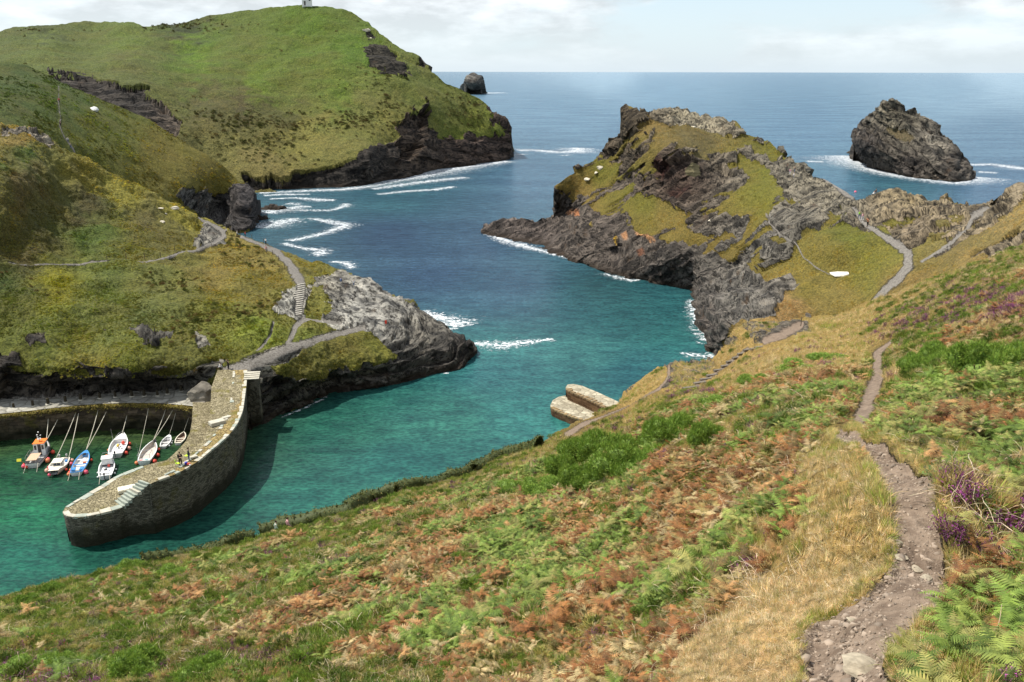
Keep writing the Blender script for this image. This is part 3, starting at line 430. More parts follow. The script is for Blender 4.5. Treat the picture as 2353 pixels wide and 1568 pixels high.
pa = np.zeros(len(me.vertices), np.float32); me.attributes['path'].data.foreach_get('value', pa); pa[:nn] = np.maximum(pa[:nn], inp*1.0); me.attributes['path'].data.foreach_set('value', pa)
g['path'] = pa[:nn].reshape(g['P'].shape[:2]); me.update()

# --- sea stacks
def stack(name, label, top, bot, ctrl, step, mat, gp, rp, **kw):
    o = landform(name, top, bot, ctrl, step, mat, gp, rp, **kw); del o['kind']; tag(o, label, 'sea stack'); return o
b1 = [(1956, 350), (1980, 372), (2010, 388), (2050, 398), (2100, 408), (2140, 412), (2190, 419), (2215, 417), (2232, 409)]
stack('sea_stack', 'large jagged rock islet with pale grassy top rising from the sea beyond the saddle',
 [(1956, 346), (1964, 332), (1970, 305), (1982, 296), (1990, 280), (2006, 262), (2020, 243), (2032, 235), (2050, 237), (2072, 244), (2080, 254), (2100, 254), (2120, 266), (2150, 283), (2180, 312), (2203, 345), (2217, 362), (2219, 385), (2226, 400), (2232, 405)], b1,
 water(b1) + [(2032, 236, 'Y', 545), (2100, 256, 'Y', 535), (2180, 312, 'Y', 515), (2218, 370, 'Y', 500), (1972, 305, 'Y', 582), (1965, 332, 'Y', 580), (1995, 300, 'Y', 562), (1995, 350, 'Y', 545), (2050, 300, 'Y', 528), (2120, 330, 'Y', 508), (2160, 370, 'Y', 492), (2030, 350, 'Y', 526)], 1.5, MT_far,
 [(2080, 310, S(104, 92, 66)), (2060, 290, S(96, 90, 62))], [(2000, 330, S(76, 70, 66)), (2060, 280, S(112, 106, 92)), (2150, 330, S(124, 118, 108)), (2100, 390, S(70, 64, 60)), (2190, 380, S(92, 86, 80))],
 rocks=[[(1900, 200), (2300, 200), (2300, 450), (1900, 450)]], grasses=[[(2045, 300), (2070, 290), (2100, 310), (2090, 325), (2060, 318)]],
 bed=(0.30, -0.25, 0.9), amp_r=2.3, amp_g=1.0, ks=(0.14, 0.42), back=((3, 1), (12, 8), (30, 60)), down=(2, 5))
b2 = [(1056, 212), (1070, 214), (1090, 214.5), (1119, 214)]
stack('sea_stack', 'small distant conical rock islet beside the headland near the horizon',
 [(1056, 208), (1062, 194), (1070, 184), (1076, 174), (1084, 168), (1090, 168), (1096, 175), (1104, 178), (1111, 190), (1114, 200), (1119, 212)], b2,
 water(b2) + [(1088, 169, 'Y', 2350), (1104, 180, 'Y', 2330), (1070, 186, 'Y', 2330), (1090, 195, 'Y', 2290)], 1.0, MT_far,
 [(1088, 190, S(120, 118, 96))], [(1070, 195, S(120, 118, 112)), (1105, 195, S(96, 94, 90)), (1088, 210, S(92, 88, 86))], rocks=[[(1000, 100), (1200, 100), (1200, 250), (1000, 250)]],
 terr=.3, bed=(0.1, -0.2, 0.95), amp_r=5, ks=(0.03, 0.1), back=((10, 5), (50, 100)), down=(2, 5))
def skerry(label, line_top, line_bot, seed):
    o = landform('skerry', line_top, line_bot, water(line_bot)+[(x, y, 'z', zz) for x, y, zz in seed], 1.5, MT_mid, [(0, 0, OLV)], [(600, 480, S(74, 66, 60))], rocks=[[(-500, 0), (3000, 0), (3000, 2000), (-500, 2000)]],
      amp_r=0.5, back=((1, .4), (5, 4)), down=(.5, 2)); del o['kind']; tag(o, label, 'rock')
skerry('low dark rock ledge awash in surf, the farther of two below the dark spur', [(598, 478), (620, 474), (645, 473), (660, 478)], [(598, 481), (620, 483), (645, 483), (660, 480)], [(625, 476, 1.2)])
skerry('low dark rock ledge awash in surf, the nearer of two below the dark spur', [(580, 498), (600, 492), (615, 493), (628, 501)], [(580, 508), (600, 507), (615, 506), (628, 503)], [(600, 496, 1.6)])

# ------------------------------------------------------------------ sea
m, t, out, bs = new_mat('sea_water'); MSEA = m
pos = N(t, 'ShaderNodeNewGeometry').outputs['Position']; wc = attr(t, 'wcol').outputs['Color']; dist = attr(t, 'dist').outputs['Fac']
w1 = noise(t, vscale(t, pos, (0.55, 1.0, 1.0)), 1.9, 5, 0.62, 0.3); w2 = noise(t, vscale(t, pos, (0.5, 1.0, 1.0)), 0.38, 5, 0.6, 0.2); w3 = noise(t, vscale(t, pos, (0.35, 1.0, 1.0)), 0.035, 4, 0.55)
w4 = noise(t, vscale(t, pos, (0.5, 1.0, 1)), 0.012, 4, 0.5)
c = mixc_(t, mrange(t, w2, 0.32, 0.68), mixc_(t, 1.0, wc, (0.70, 0.75, 0.80), 'MULTIPLY'), mixc_(t, 1.0, wc, (1.3, 1.26, 1.22), 'MULTIPLY'))  # light and dark of the ripples put into the water colour
c = mixc_(t, mrange(t, w3, 0.35, 0.65), mixc_(t, 1.0, c, (0.80, 0.84, 0.88), 'MULTIPLY'), mixc_(t, 1.0, c, (1.2, 1.16, 1.12), 'MULTIPLY'))
c = mixc_(t, mrange(t, w1, 0.35, 0.65), mixc_(t, 1.0, c, (0.62, 0.68, 0.74), 'MULTIPLY'), mixc_(t, 1.0, c, (1.42, 1.38, 1.34), 'MULTIPLY'))  # finer ripples, their light and dark put into the colour as well
cap = noise(t, vscale(t, pos, (0.28, 1.0, 1.0)), 0.42, 6, 0.75); c = mixc_(t, mth(t, 'MULTIPLY', mrange(t, cap, 0.735, 0.77), mrange(t, dist, 0.15, 0.5)), c, (0.5, 0.55, 0.58))
nb = bump(t, mth(t, 'MULTIPLY', mth(t, 'ADD', mth(t, 'MULTIPLY', w2, 1.5), mth(t, 'MULTIPLY', w1, 0.34)), mrange(t, dist, 0.0, 0.3, 0.30, 1.0)), 0.55, 1.0)
df_ = N(t, 'ShaderNodeBsdfDiffuse'); L(t, c, df_.inputs[0]); L(t, nb, df_.inputs['Normal'])
gl = N(t, 'ShaderNodeBsdfGlossy', i_Roughness=0.22); L(t, nb, gl.inputs['Normal']); gl.inputs[0].default_value = (0.9, 0.95, 1, 1)
lw = N(t, 'ShaderNodeFresnel', i_IOR=1.25); L(t, nb, lw.inputs['Normal'])
fac = mrange(t, lw.outputs[0], 0.0, 1.0, 0.03, 0.38, False)
ms = N(t, 'ShaderNodeMixShader'); L(t, fac, ms.inputs[0]); L(t, df_.outputs[0], ms.inputs[1]); L(t, gl.outputs[0], ms.inputs[2]); L(t, ms.outputs[0], out.inputs[0])
Ys = np.concatenate([[10, 30], np.geomspace(50, 2000, 150), np.geomspace(2300, 120000, 30)]); ss = np.linspace(-1.5, 1.5, 121)
gx = Ys[:, None]*ss; gy = np.broadcast_to(Ys[:, None], gx.shape); PS = np.stack([gx, gy, np.zeros_like(gx)], -1); spx, spy = proj(PS)
WK = 0.66
wpts = [(1400, 175, S(112, 146, 176, .75)), (2300, 175, S(122, 152, 180, .75)), (1500, 200, S(84, 126, 160, WK)), (2200, 200, S(96, 134, 166, WK)), (1300, 250, S(70, 114, 148, WK)), (1500, 300, S(64, 106, 140, WK)), (1850, 300, S(66, 108, 142, WK)), (2300, 320, S(66, 106, 140, WK)), (2300, 430, S(48, 88, 124, WK)), (1900, 420, S(54, 100, 130, WK)), (2050, 430, S(34, 88, 110, WK)),  # entries nearest the horizon are paled: haze put into the water colour
 (1250, 400, S(50, 92, 124, WK)), (900, 460, S(30, 84, 104, WK)), (700, 470, S(40, 86, 108, WK)), (900, 540, S(34, 68, 102, WK)), (1000, 620, S(38, 74, 108, WK)), (1150, 650, S(36, 78, 106, WK)), (1100, 560, S(38, 74, 106, WK)), (1400, 660, S(18, 72, 84, WK)), (1450, 730, S(18, 82, 92, WK)), (1300, 560, S(40, 86, 110, WK)),
 (1350, 830, S(34, 98, 102, WK)), (1550, 780, S(20, 92, 98, WK)), (1450, 850, S(20, 84, 96, WK)), (1100, 830, S(30, 98, 104, WK)), (1000, 950, S(24, 92, 86, WK)), (1250, 950, S(26, 100, 102, WK)), (800, 1000, S(14, 78, 70, WK)), (900, 1060, S(20, 92, 88, WK)), (700, 1150, S(14, 86, 80, WK)), (500, 1220, S(14, 70, 64, WK)), (300, 1270, S(12, 70, 62, WK)), (80, 1180, S(12, 104, 74, WK)), (60, 1280, S(12, 92, 78, WK)), (200, 1130, S(10, 60, 46, WK)), (40, 1080, S(24, 78, 54, WK)),
 (280, 985, S(66, 78, 40, WK)), (350, 1040, S(30, 68, 42, WK)), (150, 1005, S(52, 76, 40, WK)), (0, 1030, S(46, 72, 40, WK)), (400, 965, S(50, 58, 30, WK)), (200, 1000, S(62, 80, 40, WK)), (100, 1030, S(46, 78, 44, WK)), (330, 1000, S(60, 80, 42, WK)), (250, 1040, S(30, 72, 44, WK)), (60, 1060, S(30, 70, 46, WK)), (180, 1060, S(20, 64, 46, WK)), (120, 1110, S(12, 58, 46, WK)), (250, 1090, S(14, 60, 46, WK)), (20, 1110, S(14, 70, 48, WK))]
sh = spx.shape; spx = np.clip(spx, -400, 2800); spy = np.clip(spy, 0, 2000)
wcol = idw(spx, spy, wpts, 0.8, 1.6, 3.0); wcol = (wcol*0.84+wcol.mean(-1, keepdims=True)*0.16)*np.array([1.04, 1.02, .88])*np.where(spy > 780, 1.22, 1.06)[..., None]
idx = np.arange(gx.size).reshape(gx.shape)
sea = mesh_np('sea', PS.reshape(-1, 3), np.stack([idx[:-1, :-1], idx[:-1, 1:], idx[1:, 1:], idx[1:, :-1]], -1).reshape(-1, 4), {'wcol': wcol.reshape(-1, 3), 'dist': np.clip((gy.ravel()-150)/600, 0, 1)}, MSEA)
sea['kind'] = 'structure'
# ------------------------------------------------------------------ foam on the sea
m, t, out, bs = new_mat('sea_foam'); MFOAM = m
pos = N(t, 'ShaderNodeNewGeometry').outputs['Position']; ed = attr(t, 'edge').outputs['Fac']
f1 = noise(t, vscale(t, pos, (0.8, 1.0, 1.0)), 0.75, 8, 0.75, 1.6); f2 = noise(t, pos, 1.4, 4, 0.7)
a = mth(t, 'ADD', mth(t, 'MULTIPLY', ed, 0.95), mth(t, 'ADD', mth(t, 'MULTIPLY', f1, 4.0), mth(t, 'MULTIPLY', f2, 0.7)))
al = mrange(t, a, 2.95, 3.6, 0.0, 0.95)
bs.inputs['Base Color'].default_value = (0.80, 0.83, 0.84, 1); bs.inputs['Roughness'].default_value = 0.7; L(t, al, bs.inputs['Alpha']); L(t, bs.outputs[0], out.inputs[0])
foam = [[(590, 443, 4), (640, 442, 3), (700, 439, 4), (780, 436, 4), (850, 429, 5), (900, 417, 6), (950, 407, 9), (1000, 395, 9), (1060, 385, 7), (1110, 378, 5), (1177, 369, 3)],
 [(850, 436, 3), (900, 428, 4), (960, 420, 4), (1030, 412, 4), (1080, 407, 3)], [(860, 448, 2), (930, 440, 3), (1000, 436, 3), (1050, 428, 2)], [(610, 458, 2), (680, 455, 2.5), (740, 460, 5), (775, 461, 2)], [(600, 450, 3), (650, 447, 3), (720, 447, 2)],
 [(640, 484, 5), (680, 483, 4), (760, 484, 2), (792, 475, 3), (795, 466, 2)], [(700, 500, 2), (750, 508, 4), (798, 517, 6), (760, 532, 4), (710, 545, 4), (655, 556, 5)], [(640, 556, 3), (690, 570, 3), (738, 575, 6), (732, 592, 5)], [(745, 600, 2), (790, 603, 4), (807, 611, 4), (800, 622, 3)],
 [(580, 525, 8), (620, 517, 11), (660, 508, 8), (690, 500, 3)], [(598, 492, 6), (640, 484, 8), (690, 476, 6), (720, 474, 3)], [(650, 468, 4), (700, 470, 3)],
 [(1118, 534, 3), (1150, 549, 5), (1190, 562, 6), (1240, 575, 5), (1290, 588, 3), (1340, 606, 3)], [(1380, 626, 3), (1410, 636, 4), (1440, 641, 5), (1470, 648, 5)], [(1585, 682, 3), (1600, 725, 7), (1620, 765, 9), (1640, 800, 8)], [(1558, 809, 3), (1590, 816, 8), (1640, 820, 10), (1670, 818, 8)], [(1590, 765, 4), (1610, 770, 6)],
 [(960, 711, 6), (1000, 726, 11), (1040, 741, 17), (1078, 752, 17)], [(1078, 789, 5), (1115, 791, 11), (1150, 795, 13), (1195, 789, 9), (1240, 783, 5), (1280, 780, 3)],
 [(1180, 346, 5), (1230, 345, 3), (1285, 350, 4), (1320, 348, 7), (1330, 338, 3)], [(1180, 354, 3), (1210, 357, 2)], [(1290, 356, 3), (1310, 358, 2)],
 [(1930, 356, 5), (1960, 366, 12), (1985, 380, 9), (2010, 392, 6), (2060, 404, 5), (2130, 413, 6), (2190, 421, 6), (2225, 415, 9), (2250, 405, 10)], [(2220, 380, 3), (2280, 378, 3), (2353, 388, 5), (2420, 390, 4)], [(1845, 371, 3), (1900, 372, 3)], [(2240, 395, 3), (2300, 398, 2)],
 [(1070, 215.5, 1.3), (1120, 214, 1.3), (1165, 213.5, 0.8)], [(640, 962, 2), (700, 938, 2.5), (760, 908, 2)], [(1010, 860, 3), (1040, 853, 3)]]
V, Fc, E = [], [], []; n = 0
for ln in foam:
    ln = np.array(ln, float); k = max(6, int(np.hypot(*np.diff(ln[:, :2], axis=0).T).sum()/5)); tt = np.linspace(0, len(ln)-1, k)
    x = np.interp(tt, range(len(ln)), ln[:, 0]); y = np.interp(tt, range(len(ln)), ln[:, 1]); w = np.interp(tt, range(len(ln)), ln[:, 2])
    C = unproj(x, y, z=0.04); U_ = unproj(x, y-w, z=0.04); D_ = unproj(x, y+w, z=0.04)
    wid = (np.linalg.norm(U_-D_, axis=1)/2)*1.8; T = np.gradient(C, axis=0); T /= np.linalg.norm(T, axis=1)[:, None]; Nn = np.stack([-T[:, 1], T[:, 0], 0*T[:, 0]], 1)
    endf = np.minimum(1, np.minimum(np.arange(k), np.arange(k)[::-1])/2.0)
    for j, sx in enumerate(np.linspace(-1, 1, 9)):
        V.append(C+Nn*(wid*sx)[:, None]); E.append((1-abs(sx))*endf)
    idx = n+np.arange(9*k).reshape(9, k); n += 9*k; Fc.append(np.stack([idx[:-1, :-1], idx[:-1, 1:], idx[1:, 1:], idx[1:, :-1]], -1).reshape(-1, 4))
o = mesh_np('sea_foam', np.concatenate(V), np.concatenate(Fc), {'edge': np.concatenate(E)}, MFOAM); tag(o, 'white foam lacing the water along the rocks', 'foam', kind='stuff')

# ------------------------------------------------------------------ simple materials and mesh builders
_pm = {}
def plain(name, c, rough=0.6, spec=0.4, vary=0.12, sc=6.0, metal=0.0):
    if name in _pm: return _pm[name]
    m, t, out, bs = new_mat(name); tcn = N(t, 'ShaderNodeTexCoord').outputs['Object']
    nz = noise(t, tcn, sc, 4, 0.6); f = mrange(t, nz, 0.3, 0.7, 0, 1)
    col = mixc_(t, f, tuple(x*(1-vary) for x in c), tuple(min(1, x*(1+vary)) for x in c)); L(t, col, bs.inputs['Base Color'])
    bs.inputs['Roughness'].default_value = rough; bs.inputs['Specular IOR Level'].default_value = spec; bs.inputs['Metallic'].default_value = metal
    L(t, bs.outputs[0], out.inputs[0]); _pm[name] = m; return m
def stone_material(name, c1, c2, course=0.28, length=0.6, weed=True, top=False, moss=0.3, warp=.35, joint=(.3, .29, .27)):
    m, t, out, bs = new_mat(name); pos = N(t, 'ShaderNodeNewGeometry').outputs['Position']; st = attr(t, 'st').outputs['Vector']
    wv = N(t, 'ShaderNodeVectorMath', operation='ADD'); nzv = N(t, 'ShaderNodeTexNoise', i_Scale=1.2, i_Detail=3.0); L(t, pos, nzv.inputs['Vector'])
    sc_ = N(t, 'ShaderNodeVectorMath', operation='SCALE'); sc_.inputs['Scale'].default_value = warp; L(t, nzv.outputs['Color'], sc_.inputs[0]); L(t, (pos if top else st), wv.inputs[0]); L(t, sc_.outputs[0], wv.inputs[1])
    if top:
        vo = N(t, 'ShaderNodeTexVoronoi', feature='DISTANCE_TO_EDGE'); vo.inputs['Scale'].default_value = 1.0/course; L(t, wv.outputs[0], vo.inputs['Vector']); gap = mrange(t, vo.outputs['Distance'], 0.02, 0.10)
        vc = N(t, 'ShaderNodeTexVoronoi'); vc.inputs['Scale'].default_value = 1.0/course; L(t, wv.outputs[0], vc.inputs['Vector']); sp = N(t, 'ShaderNodeSeparateColor'); L(t, vc.outputs['Color'], sp.inputs[0]); rnd = sp.outputs[0]
    else:
        br = N(t, 'ShaderNodeTexBrick'); br.inputs['Scale'].default_value = 1.0; br.inputs['Brick Width'].default_value = length; br.inputs['Row Height'].default_value = course; br.inputs['Mortar Size'].default_value = 0.035; br.inputs['Mortar Smooth'].default_value = 0.6; br.offset = 0.45
        br.inputs['Color1'].default_value = (0, 0, 0, 1); br.inputs['Color2'].default_value = (1, 1, 1, 1); br.inputs['Mortar'].default_value = (0.3, 0.3, 0.3, 1)
        L(t, wv.outputs[0], br.inputs['Vector']); gap = mth(t, 'SUBTRACT', 1.0, br.outputs['Fac']); sp = N(t, 'ShaderNodeSeparateColor'); L(t, br.outputs['Color'], sp.inputs[0]); rnd = sp.outputs[0]
    n1 = noise(t, pos, 0.6, 5, 0.65); n2 = noise(t, pos, 5.0, 4, 0.7)
    c = mixc_(t, mrange(t, mth(t, 'ADD', mth(t, 'MULTIPLY', rnd, 0.6), mth(t, 'MULTIPLY', n2, 0.6)), 0.2, 0.9), c1, c2)
    c = mixc_(t, mrange(t, n1, 0.35, 0.65, 0.5, 0.0), c, mixc_(t, 1.0, c, (0.62, 0.6, 0.55), 'MULTIPLY'))
    c = mixc_(t, mth(t, 'MULTIPLY', mrange(t, gap, 0.7, 0.0), 0.75), c, mixc_(t, 1.0, c, joint, 'MULTIPLY'))
    c = mixc_(t, mrange(t, noise(t, pos, 0.35, 5, 0.7), 0.54, 0.66, 0, moss), c, S(120, 112, 48))
    if weed:
        z = N(t, 'ShaderNodeSeparateXYZ'); L(t, pos, z.inputs[0]); zz = mth(t, 'ADD', z.outputs[2], mth(t, 'MULTIPLY', n1, 2.5))
        c = mixc_(t, mrange(t, zz, 4.2, 2.4, 0.0, 0.9), c, (0.020, 0.020, 0.010))
    L(t, c, bs.inputs['Base Color']); bs.inputs['Roughness'].default_value = 0.9; bs.inputs['Specular IOR Level'].default_value = 0.2
    L(t, bump(t, mth(t, 'ADD', mth(t, 'MULTIPLY', gap, 0.10), mth(t, 'MULTIPLY', n2, 0.10)), 0.9, 1.0), bs.inputs['Normal']); L(t, bs.outputs[0], out.inputs[0]); return m
MWALL = stone_material('rubble_masonry', S(80, 76, 66), S(146, 140, 124), 0.20, 0.55)
MWALLR = stone_material('brown_block_masonry', S(88, 64, 44), S(134, 104, 74), 0.52, 1.3, weed=False, moss=0.0, warp=.03, joint=(2.6, 2.9, 3.3))
MCOB = stone_material('cobbled_deck', S(132, 122, 92), S(176, 164, 130), 0.42, top=True, weed=False, moss=0.8)
MSLAB = stone_material('slate_paving', S(160, 156, 144), S(192, 188, 174), 1.9, top=True, weed=False, moss=0.10, joint=(.5, .5, .48))
MCONC = stone_material('pale_concrete', S(160, 150, 128), S(212, 202, 176), 1.0, top=True, weed=False, moss=0.12, joint=(.8, .8, .78))
MCOPE = plain('coping_slate', S(196, 190, 172), 0.85, 0.2, 0.15, 1.5); MCOPEG = plain('coping_slate_green', S(168, 174, 160), 0.85, 0.2, 0.15, 1.5)
def densify(pts, d):
    out = [pts[0]]
    for a, b in zip(pts[:-1], pts[1:]):
        k = max(1, int((b-a).length/d))
        for i in range(1, k+1): out.append(a.lerp(b, i/k))
    return out
def wall_strip(name, pts, zb, mat, batter=0.0, closed=False, parent=None, rough=0.05, dz=0.35, side=1):
    """vertical masonry face under a line of top points; st = (metres along, height)"""
    pts = densify(pts+([pts[0]] if closed else []), 0.35); n = len(pts); top = np.array(pts); Tn = np.gradient(top, axis=0); Nn = np.stack([Tn[:, 1], -Tn[:, 0], 0*Tn[:, 0]], 1); Nn /= np.linalg.norm(Nn, axis=1)[:, None]+1e-9; Nn *= side
    s = np.concatenate([[0], np.cumsum(np.linalg.norm(np.diff(top, axis=0), axis=1))]); rows = int((top[:, 2].max()-zb)/dz)+2; V, ST = [], []
    for v in np.linspace(0, 1, rows):
        q = top.copy(); q[:, 2] = top[:, 2]*(1-v)+zb*v; q += Nn*((top[:, 2]-q[:, 2])*batter)[:, None]
        if 0 < v: q += Nn*(fbm(q, 1.3, 3, 7)*rough)[:, None]
        V.append(q); ST.append(np.stack([s, q[:, 2], 0*s], 1))
    idx = np.arange(rows*n).reshape(rows, n)
    return mesh_np(name, np.concatenate(V), np.stack([idx[:-1, :-1], idx[1:, :-1], idx[1:, 1:], idx[:-1, 1:]], -1).reshape(-1, 4), {'st': np.concatenate(ST)}, mat, parent=parent)
def cap(name, left, right, mat, parent=None, nsub=10, rough=0.03):
    """deck surface lofted between two edge lines"""
    def rs(p, k):
        p = np.array(p); s = np.concatenate([[0], np.cumsum(np.linalg.norm(np.diff(p, axis=0), axis=1))]); q = np.linspace(0, s[-1], k); return np.stack([np.interp(q, s, p[:, c]) for c in range(3)], 1)
    k = 90; a, b = rs(left, k), rs(right, k); V = np.concatenate([a*(1-v)+b*v for v in np.linspace(0, 1, nsub)]); idx = np.arange(nsub*k).reshape(nsub, k)
    inner = np.ones((nsub, k)); inner[0] = inner[-1] = 0; V[:, 2] += (fbm(V, 1.0, 3, 3)*rough)*inner.ravel()
    return mesh_np(name, V, np.stack([idx[:-1, :-1], idx[:-1, 1:], idx[1:, 1:], idx[1:, :-1]], -1).reshape(-1, 4), {'st': V}, mat, parent=parent)
def empty(name, loc=(0, 0, 0), rz=0.0, label=None, cat=None, group=None):
    o = bpy.data.objects.new(name, None); scn.collection.objects.link(o); o.location = loc; o.rotation_euler = (0, 0, rz); o.empty_display_size = 0.3; tag(o, label, cat, group); return o
def bm_obj(name, bm, mat, parent=None, smooth=False, bevel=0.0):
    if bevel: bmesh.ops.bevel(bm, geom=bm.edges[:], offset=bevel, segments=2, affect='EDGES', clamp_overlap=True)
    me = bpy.data.meshes.new(name); bm.to_mesh(me); bm.free(); me.materials.append(mat)
    if smooth: me.polygons.foreach_set('use_smooth', [True]*len(me.polygons))
    o = bpy.data.objects.new(name, me); scn.collection.objects.link(o)
    if parent: o.parent = parent
    return o
def slab_bm(poly, z0, z1, bm=None, jit=0.0):
    bm = bm or bmesh.new(); lo = [bm.verts.new((p[0], p[1], z0 if z0 is not None else p[2]-0.3)) for p in poly]; hi = [bm.verts.new((p[0]+random.uniform(-jit, jit), p[1]+random.uniform(-jit, jit), z1 if z1 is not None else p[2])) for p in poly]
    n = len(poly); fs = [bm.faces.new(hi)]; fs.append(bm.faces.new(lo[::-1]))
    for i in range(n): fs.append(bm.faces.new((lo[i], lo[(i+1) % n], hi[(i+1) % n], hi[i])))
    bmesh.ops.recalc_face_normals(bm, faces=bm.faces[:]); return bm
def box_bm(cx, cy, cz, sx, sy, sz, bm=None, rot=None):
    bm = bm or bmesh.new(); M_ = Matrix.Translation((cx, cy, cz)) @ (rot or Matrix.Identity(4)) @ Matrix.Diagonal((sx, sy, sz, 1)); bmesh.ops.create_cube(bm, size=1, matrix=M_); return bm
def tube_bm(pts, r, seg=6, bm=None, r1=None, capends=True):
    bm = bm or bmesh.new(); pts = [Vector(p) for p in pts]; rings = []
    for i, p in enumerate(pts):
        d = (pts[min(i+1, len(pts)-1)]-pts[max(i-1, 0)]).normalized(); a = d.orthogonal().normalized(); b = d.cross(a); rr = r if r1 is None else r+(r1-r)*i/(len(pts)-1)
        rings.append([bm.verts.new(p+(a*math.cos(q)+b*math.sin(q))*rr) for q in [2*math.pi*k/seg for k in range(seg)]])
    for A, B in zip(rings[:-1], rings[1:]):
        for k in range(seg): bm.faces.new((A[k], A[(k+1) % seg], B[(k+1) % seg], B[k]))
    if capends: bm.faces.new(rings[0][::-1]); bm.faces.new(rings[-1])
    return bm
def lathe_bm(prof, seg=16, at=(0, 0, 0), bm=None):
    bm = bm or bmesh.new(); rings = [[bm.verts.new((at[0]+r*math.cos(2*math.pi*k/seg), at[1]+r*math.sin(2*math.pi*k/seg), at[2]+z)) for k in range(seg)] for r, z in prof]
    for A, B in zip(rings[:-1], rings[1:]):
        for k in range(seg): bm.faces.new((A[k], A[(k+1) % seg], B[(k+1) % seg], B[k]))
    bm.faces.new(rings[0][::-1]); bm.faces.new(rings[-1]); return bm

# ------------------------------------------------------------------ harbour pier
pier = empty('harbour_pier', W(400, 1090, 0), 0, 'curved harbour pier of dark rubble masonry with a cobbled top', 'pier'); off = pier.location.copy()
def wp(lst): return [W(x, y, z) for x, y, z in lst]
def adopt(o, par):   # keep world placement under an unrotated empty
    o.parent = par; o.location = -par.location; return o
low_out = wp([(144.6, 1177, 4.4), (147, 1184, 4.4), (160, 1189, 4.4), (184, 1190, 4.4), (215, 1185, 4.4), (246, 1177, 4.4), (280, 1169, 4.4), (289, 1161, 4.4)])
low_in = wp([(144.6, 1175, 4.4), (150, 1166, 4.4), (160, 1160, 4.4), (197, 1137, 4.4), (234, 1116, 4.4), (268, 1094, 4.5), (303, 1080.5, 4.6), (332, 1070, 4.7), (384, 1057.5, 4.8), (409, 1034, 4.9), (427, 1014, 5), (437, 993, 5.05), (441, 968, 5.1), (443, 934, 5.1), (441, 905, 5.2)])
up_out = wp([(289, 1161, 7.2), (343, 1113, 7.4), (369, 1102, 7.5), (400, 1092, 7.5), (430, 1077, 7.6), (455, 1061, 7.6), (480, 1040, 7.7), (507, 1018, 7.8), (529, 997, 7.9), (547, 972, 8.0), (558, 944, 8.1), (562, 916, 8.3), (566, 885, 8.8), (568, 850, 9.2)])
# base line of the outer face under the lower head, then under the high walk
hid = []
for a in up_out[2:]: hid.append(Vector((a.x, a.y, 4.7)))
adopt(wall_strip('harbour_wall', low_in, -2.5, MWALL, 0.03, side=1), pier)
d0 = low_out + [W(320, 1128, 5.2)] + [Vector((a.x-1.0, a.y+1.2, 4.7)) for a in up_out[1:]]
adopt(cap('lower_deck', low_in, d0, MCOB, nsub=14), pier)
up_o = up_out[1:]
up_in = wp([(322, 1104, 7.35), (340, 1100, 7.4), (369, 1090, 7.4), (400, 1074, 7.5), (425, 1054, 7.5), (446, 1036, 7.55), (468, 1012, 7.6), (479, 985, 7.6), (483, 950, 7.7), (484, 925, 7.9), (486, 890, 8.5), (500, 850, 9.2)])
adopt(wall_strip('seaward_wall', low_out[:-2]+[W(275, 1170, 4.45), W(285, 1164, 4.5), W(285, 1164, 4.5).lerp(W(343, 1113, 7.35), .33), W(285, 1164, 4.5).lerp(W(343, 1113, 7.35), .66)]+up_out[1:], -2.5, MWALL, 0.07, side=-1, rough=0.08), pier)
adopt(wall_strip('walkway_wall', up_in, 4.0, MWALL, 0.0, side=1), pier)
adopt(wall_strip('walkway_end', [up_in[0], up_o[0]], 4.0, MWALL, 0.0, side=-1), pier)
adopt(cap('upper_walkway', up_in, up_o, MCOB, nsub=12), pier)
def coping(line, w, h, mat, par, name='coping_stone', inward=1, L0=1.1, skip=0.0, lim=100):
    """separate slabs laid along an edge"""
    p = densify(line, 0.25); i = 0; k = 0
    while i < len(p)-3 and k < lim:
        n = max(3, int(random.uniform(0.7, 1.4)*L0/0.25)); j = min(i+n, len(p)-1); a, b = p[i], p[j]; d = (b-a)
        if d.length > 0.3:
            d.normalize(); nn = Vector((-d.y, d.x, 0))*inward; ww = w*random.uniform(0.6, 1.3); gp = .13 if par.name.startswith('stone_jetty') else .04; a2 = a+d*gp; b2 = b-d*gp
            if random.random() > skip:
                bm = slab_bm([a2-nn*0.04, b2-nn*0.04, b2+nn*ww+d*random.uniform(-.1, .1), a2+nn*ww*random.uniform(.8, 1.1)], None, None)
                for v in bm.verts: v.co.z += h+random.uniform(0, .03)
                adopt(bm_obj(name, bm, (mat if par.name.startswith('stone_jetty') else random.choice((mat, mat, MCOPEG))), bevel=0.02), par); k += 1
        i = j
    return k
coping(low_out, 0.95, 0.06, MCOPE, pier, inward=1, L0=1.3); coping(low_in[1:8], 0.8, 0.06, MCOPE, pier, inward=-1, L0=1.5); coping(up_o, 0.55, 0.06, MCOPE, pier, inward=1, L0=1.1, skip=0.12, lim=45)
_a0, _a1 = Vector(W(285, 1164, 4.5)), Vector(W(343, 1113, 7.35)); _b0, _b1 = Vector(W(268, 1150, 4.5)), Vector(W(321, 1105, 7.35))
sr = [_b0.lerp(_b1, q/9)+Vector((0, 0, -.05)) for q in range(10)]; sl = [_a0.lerp(_a1, q/9)+Vector((0, 0, -.05)) for q in range(10)]
adopt(wall_strip('stair_back_wall', sr, 3.8, MWALL, 0.0, side=1), pier)
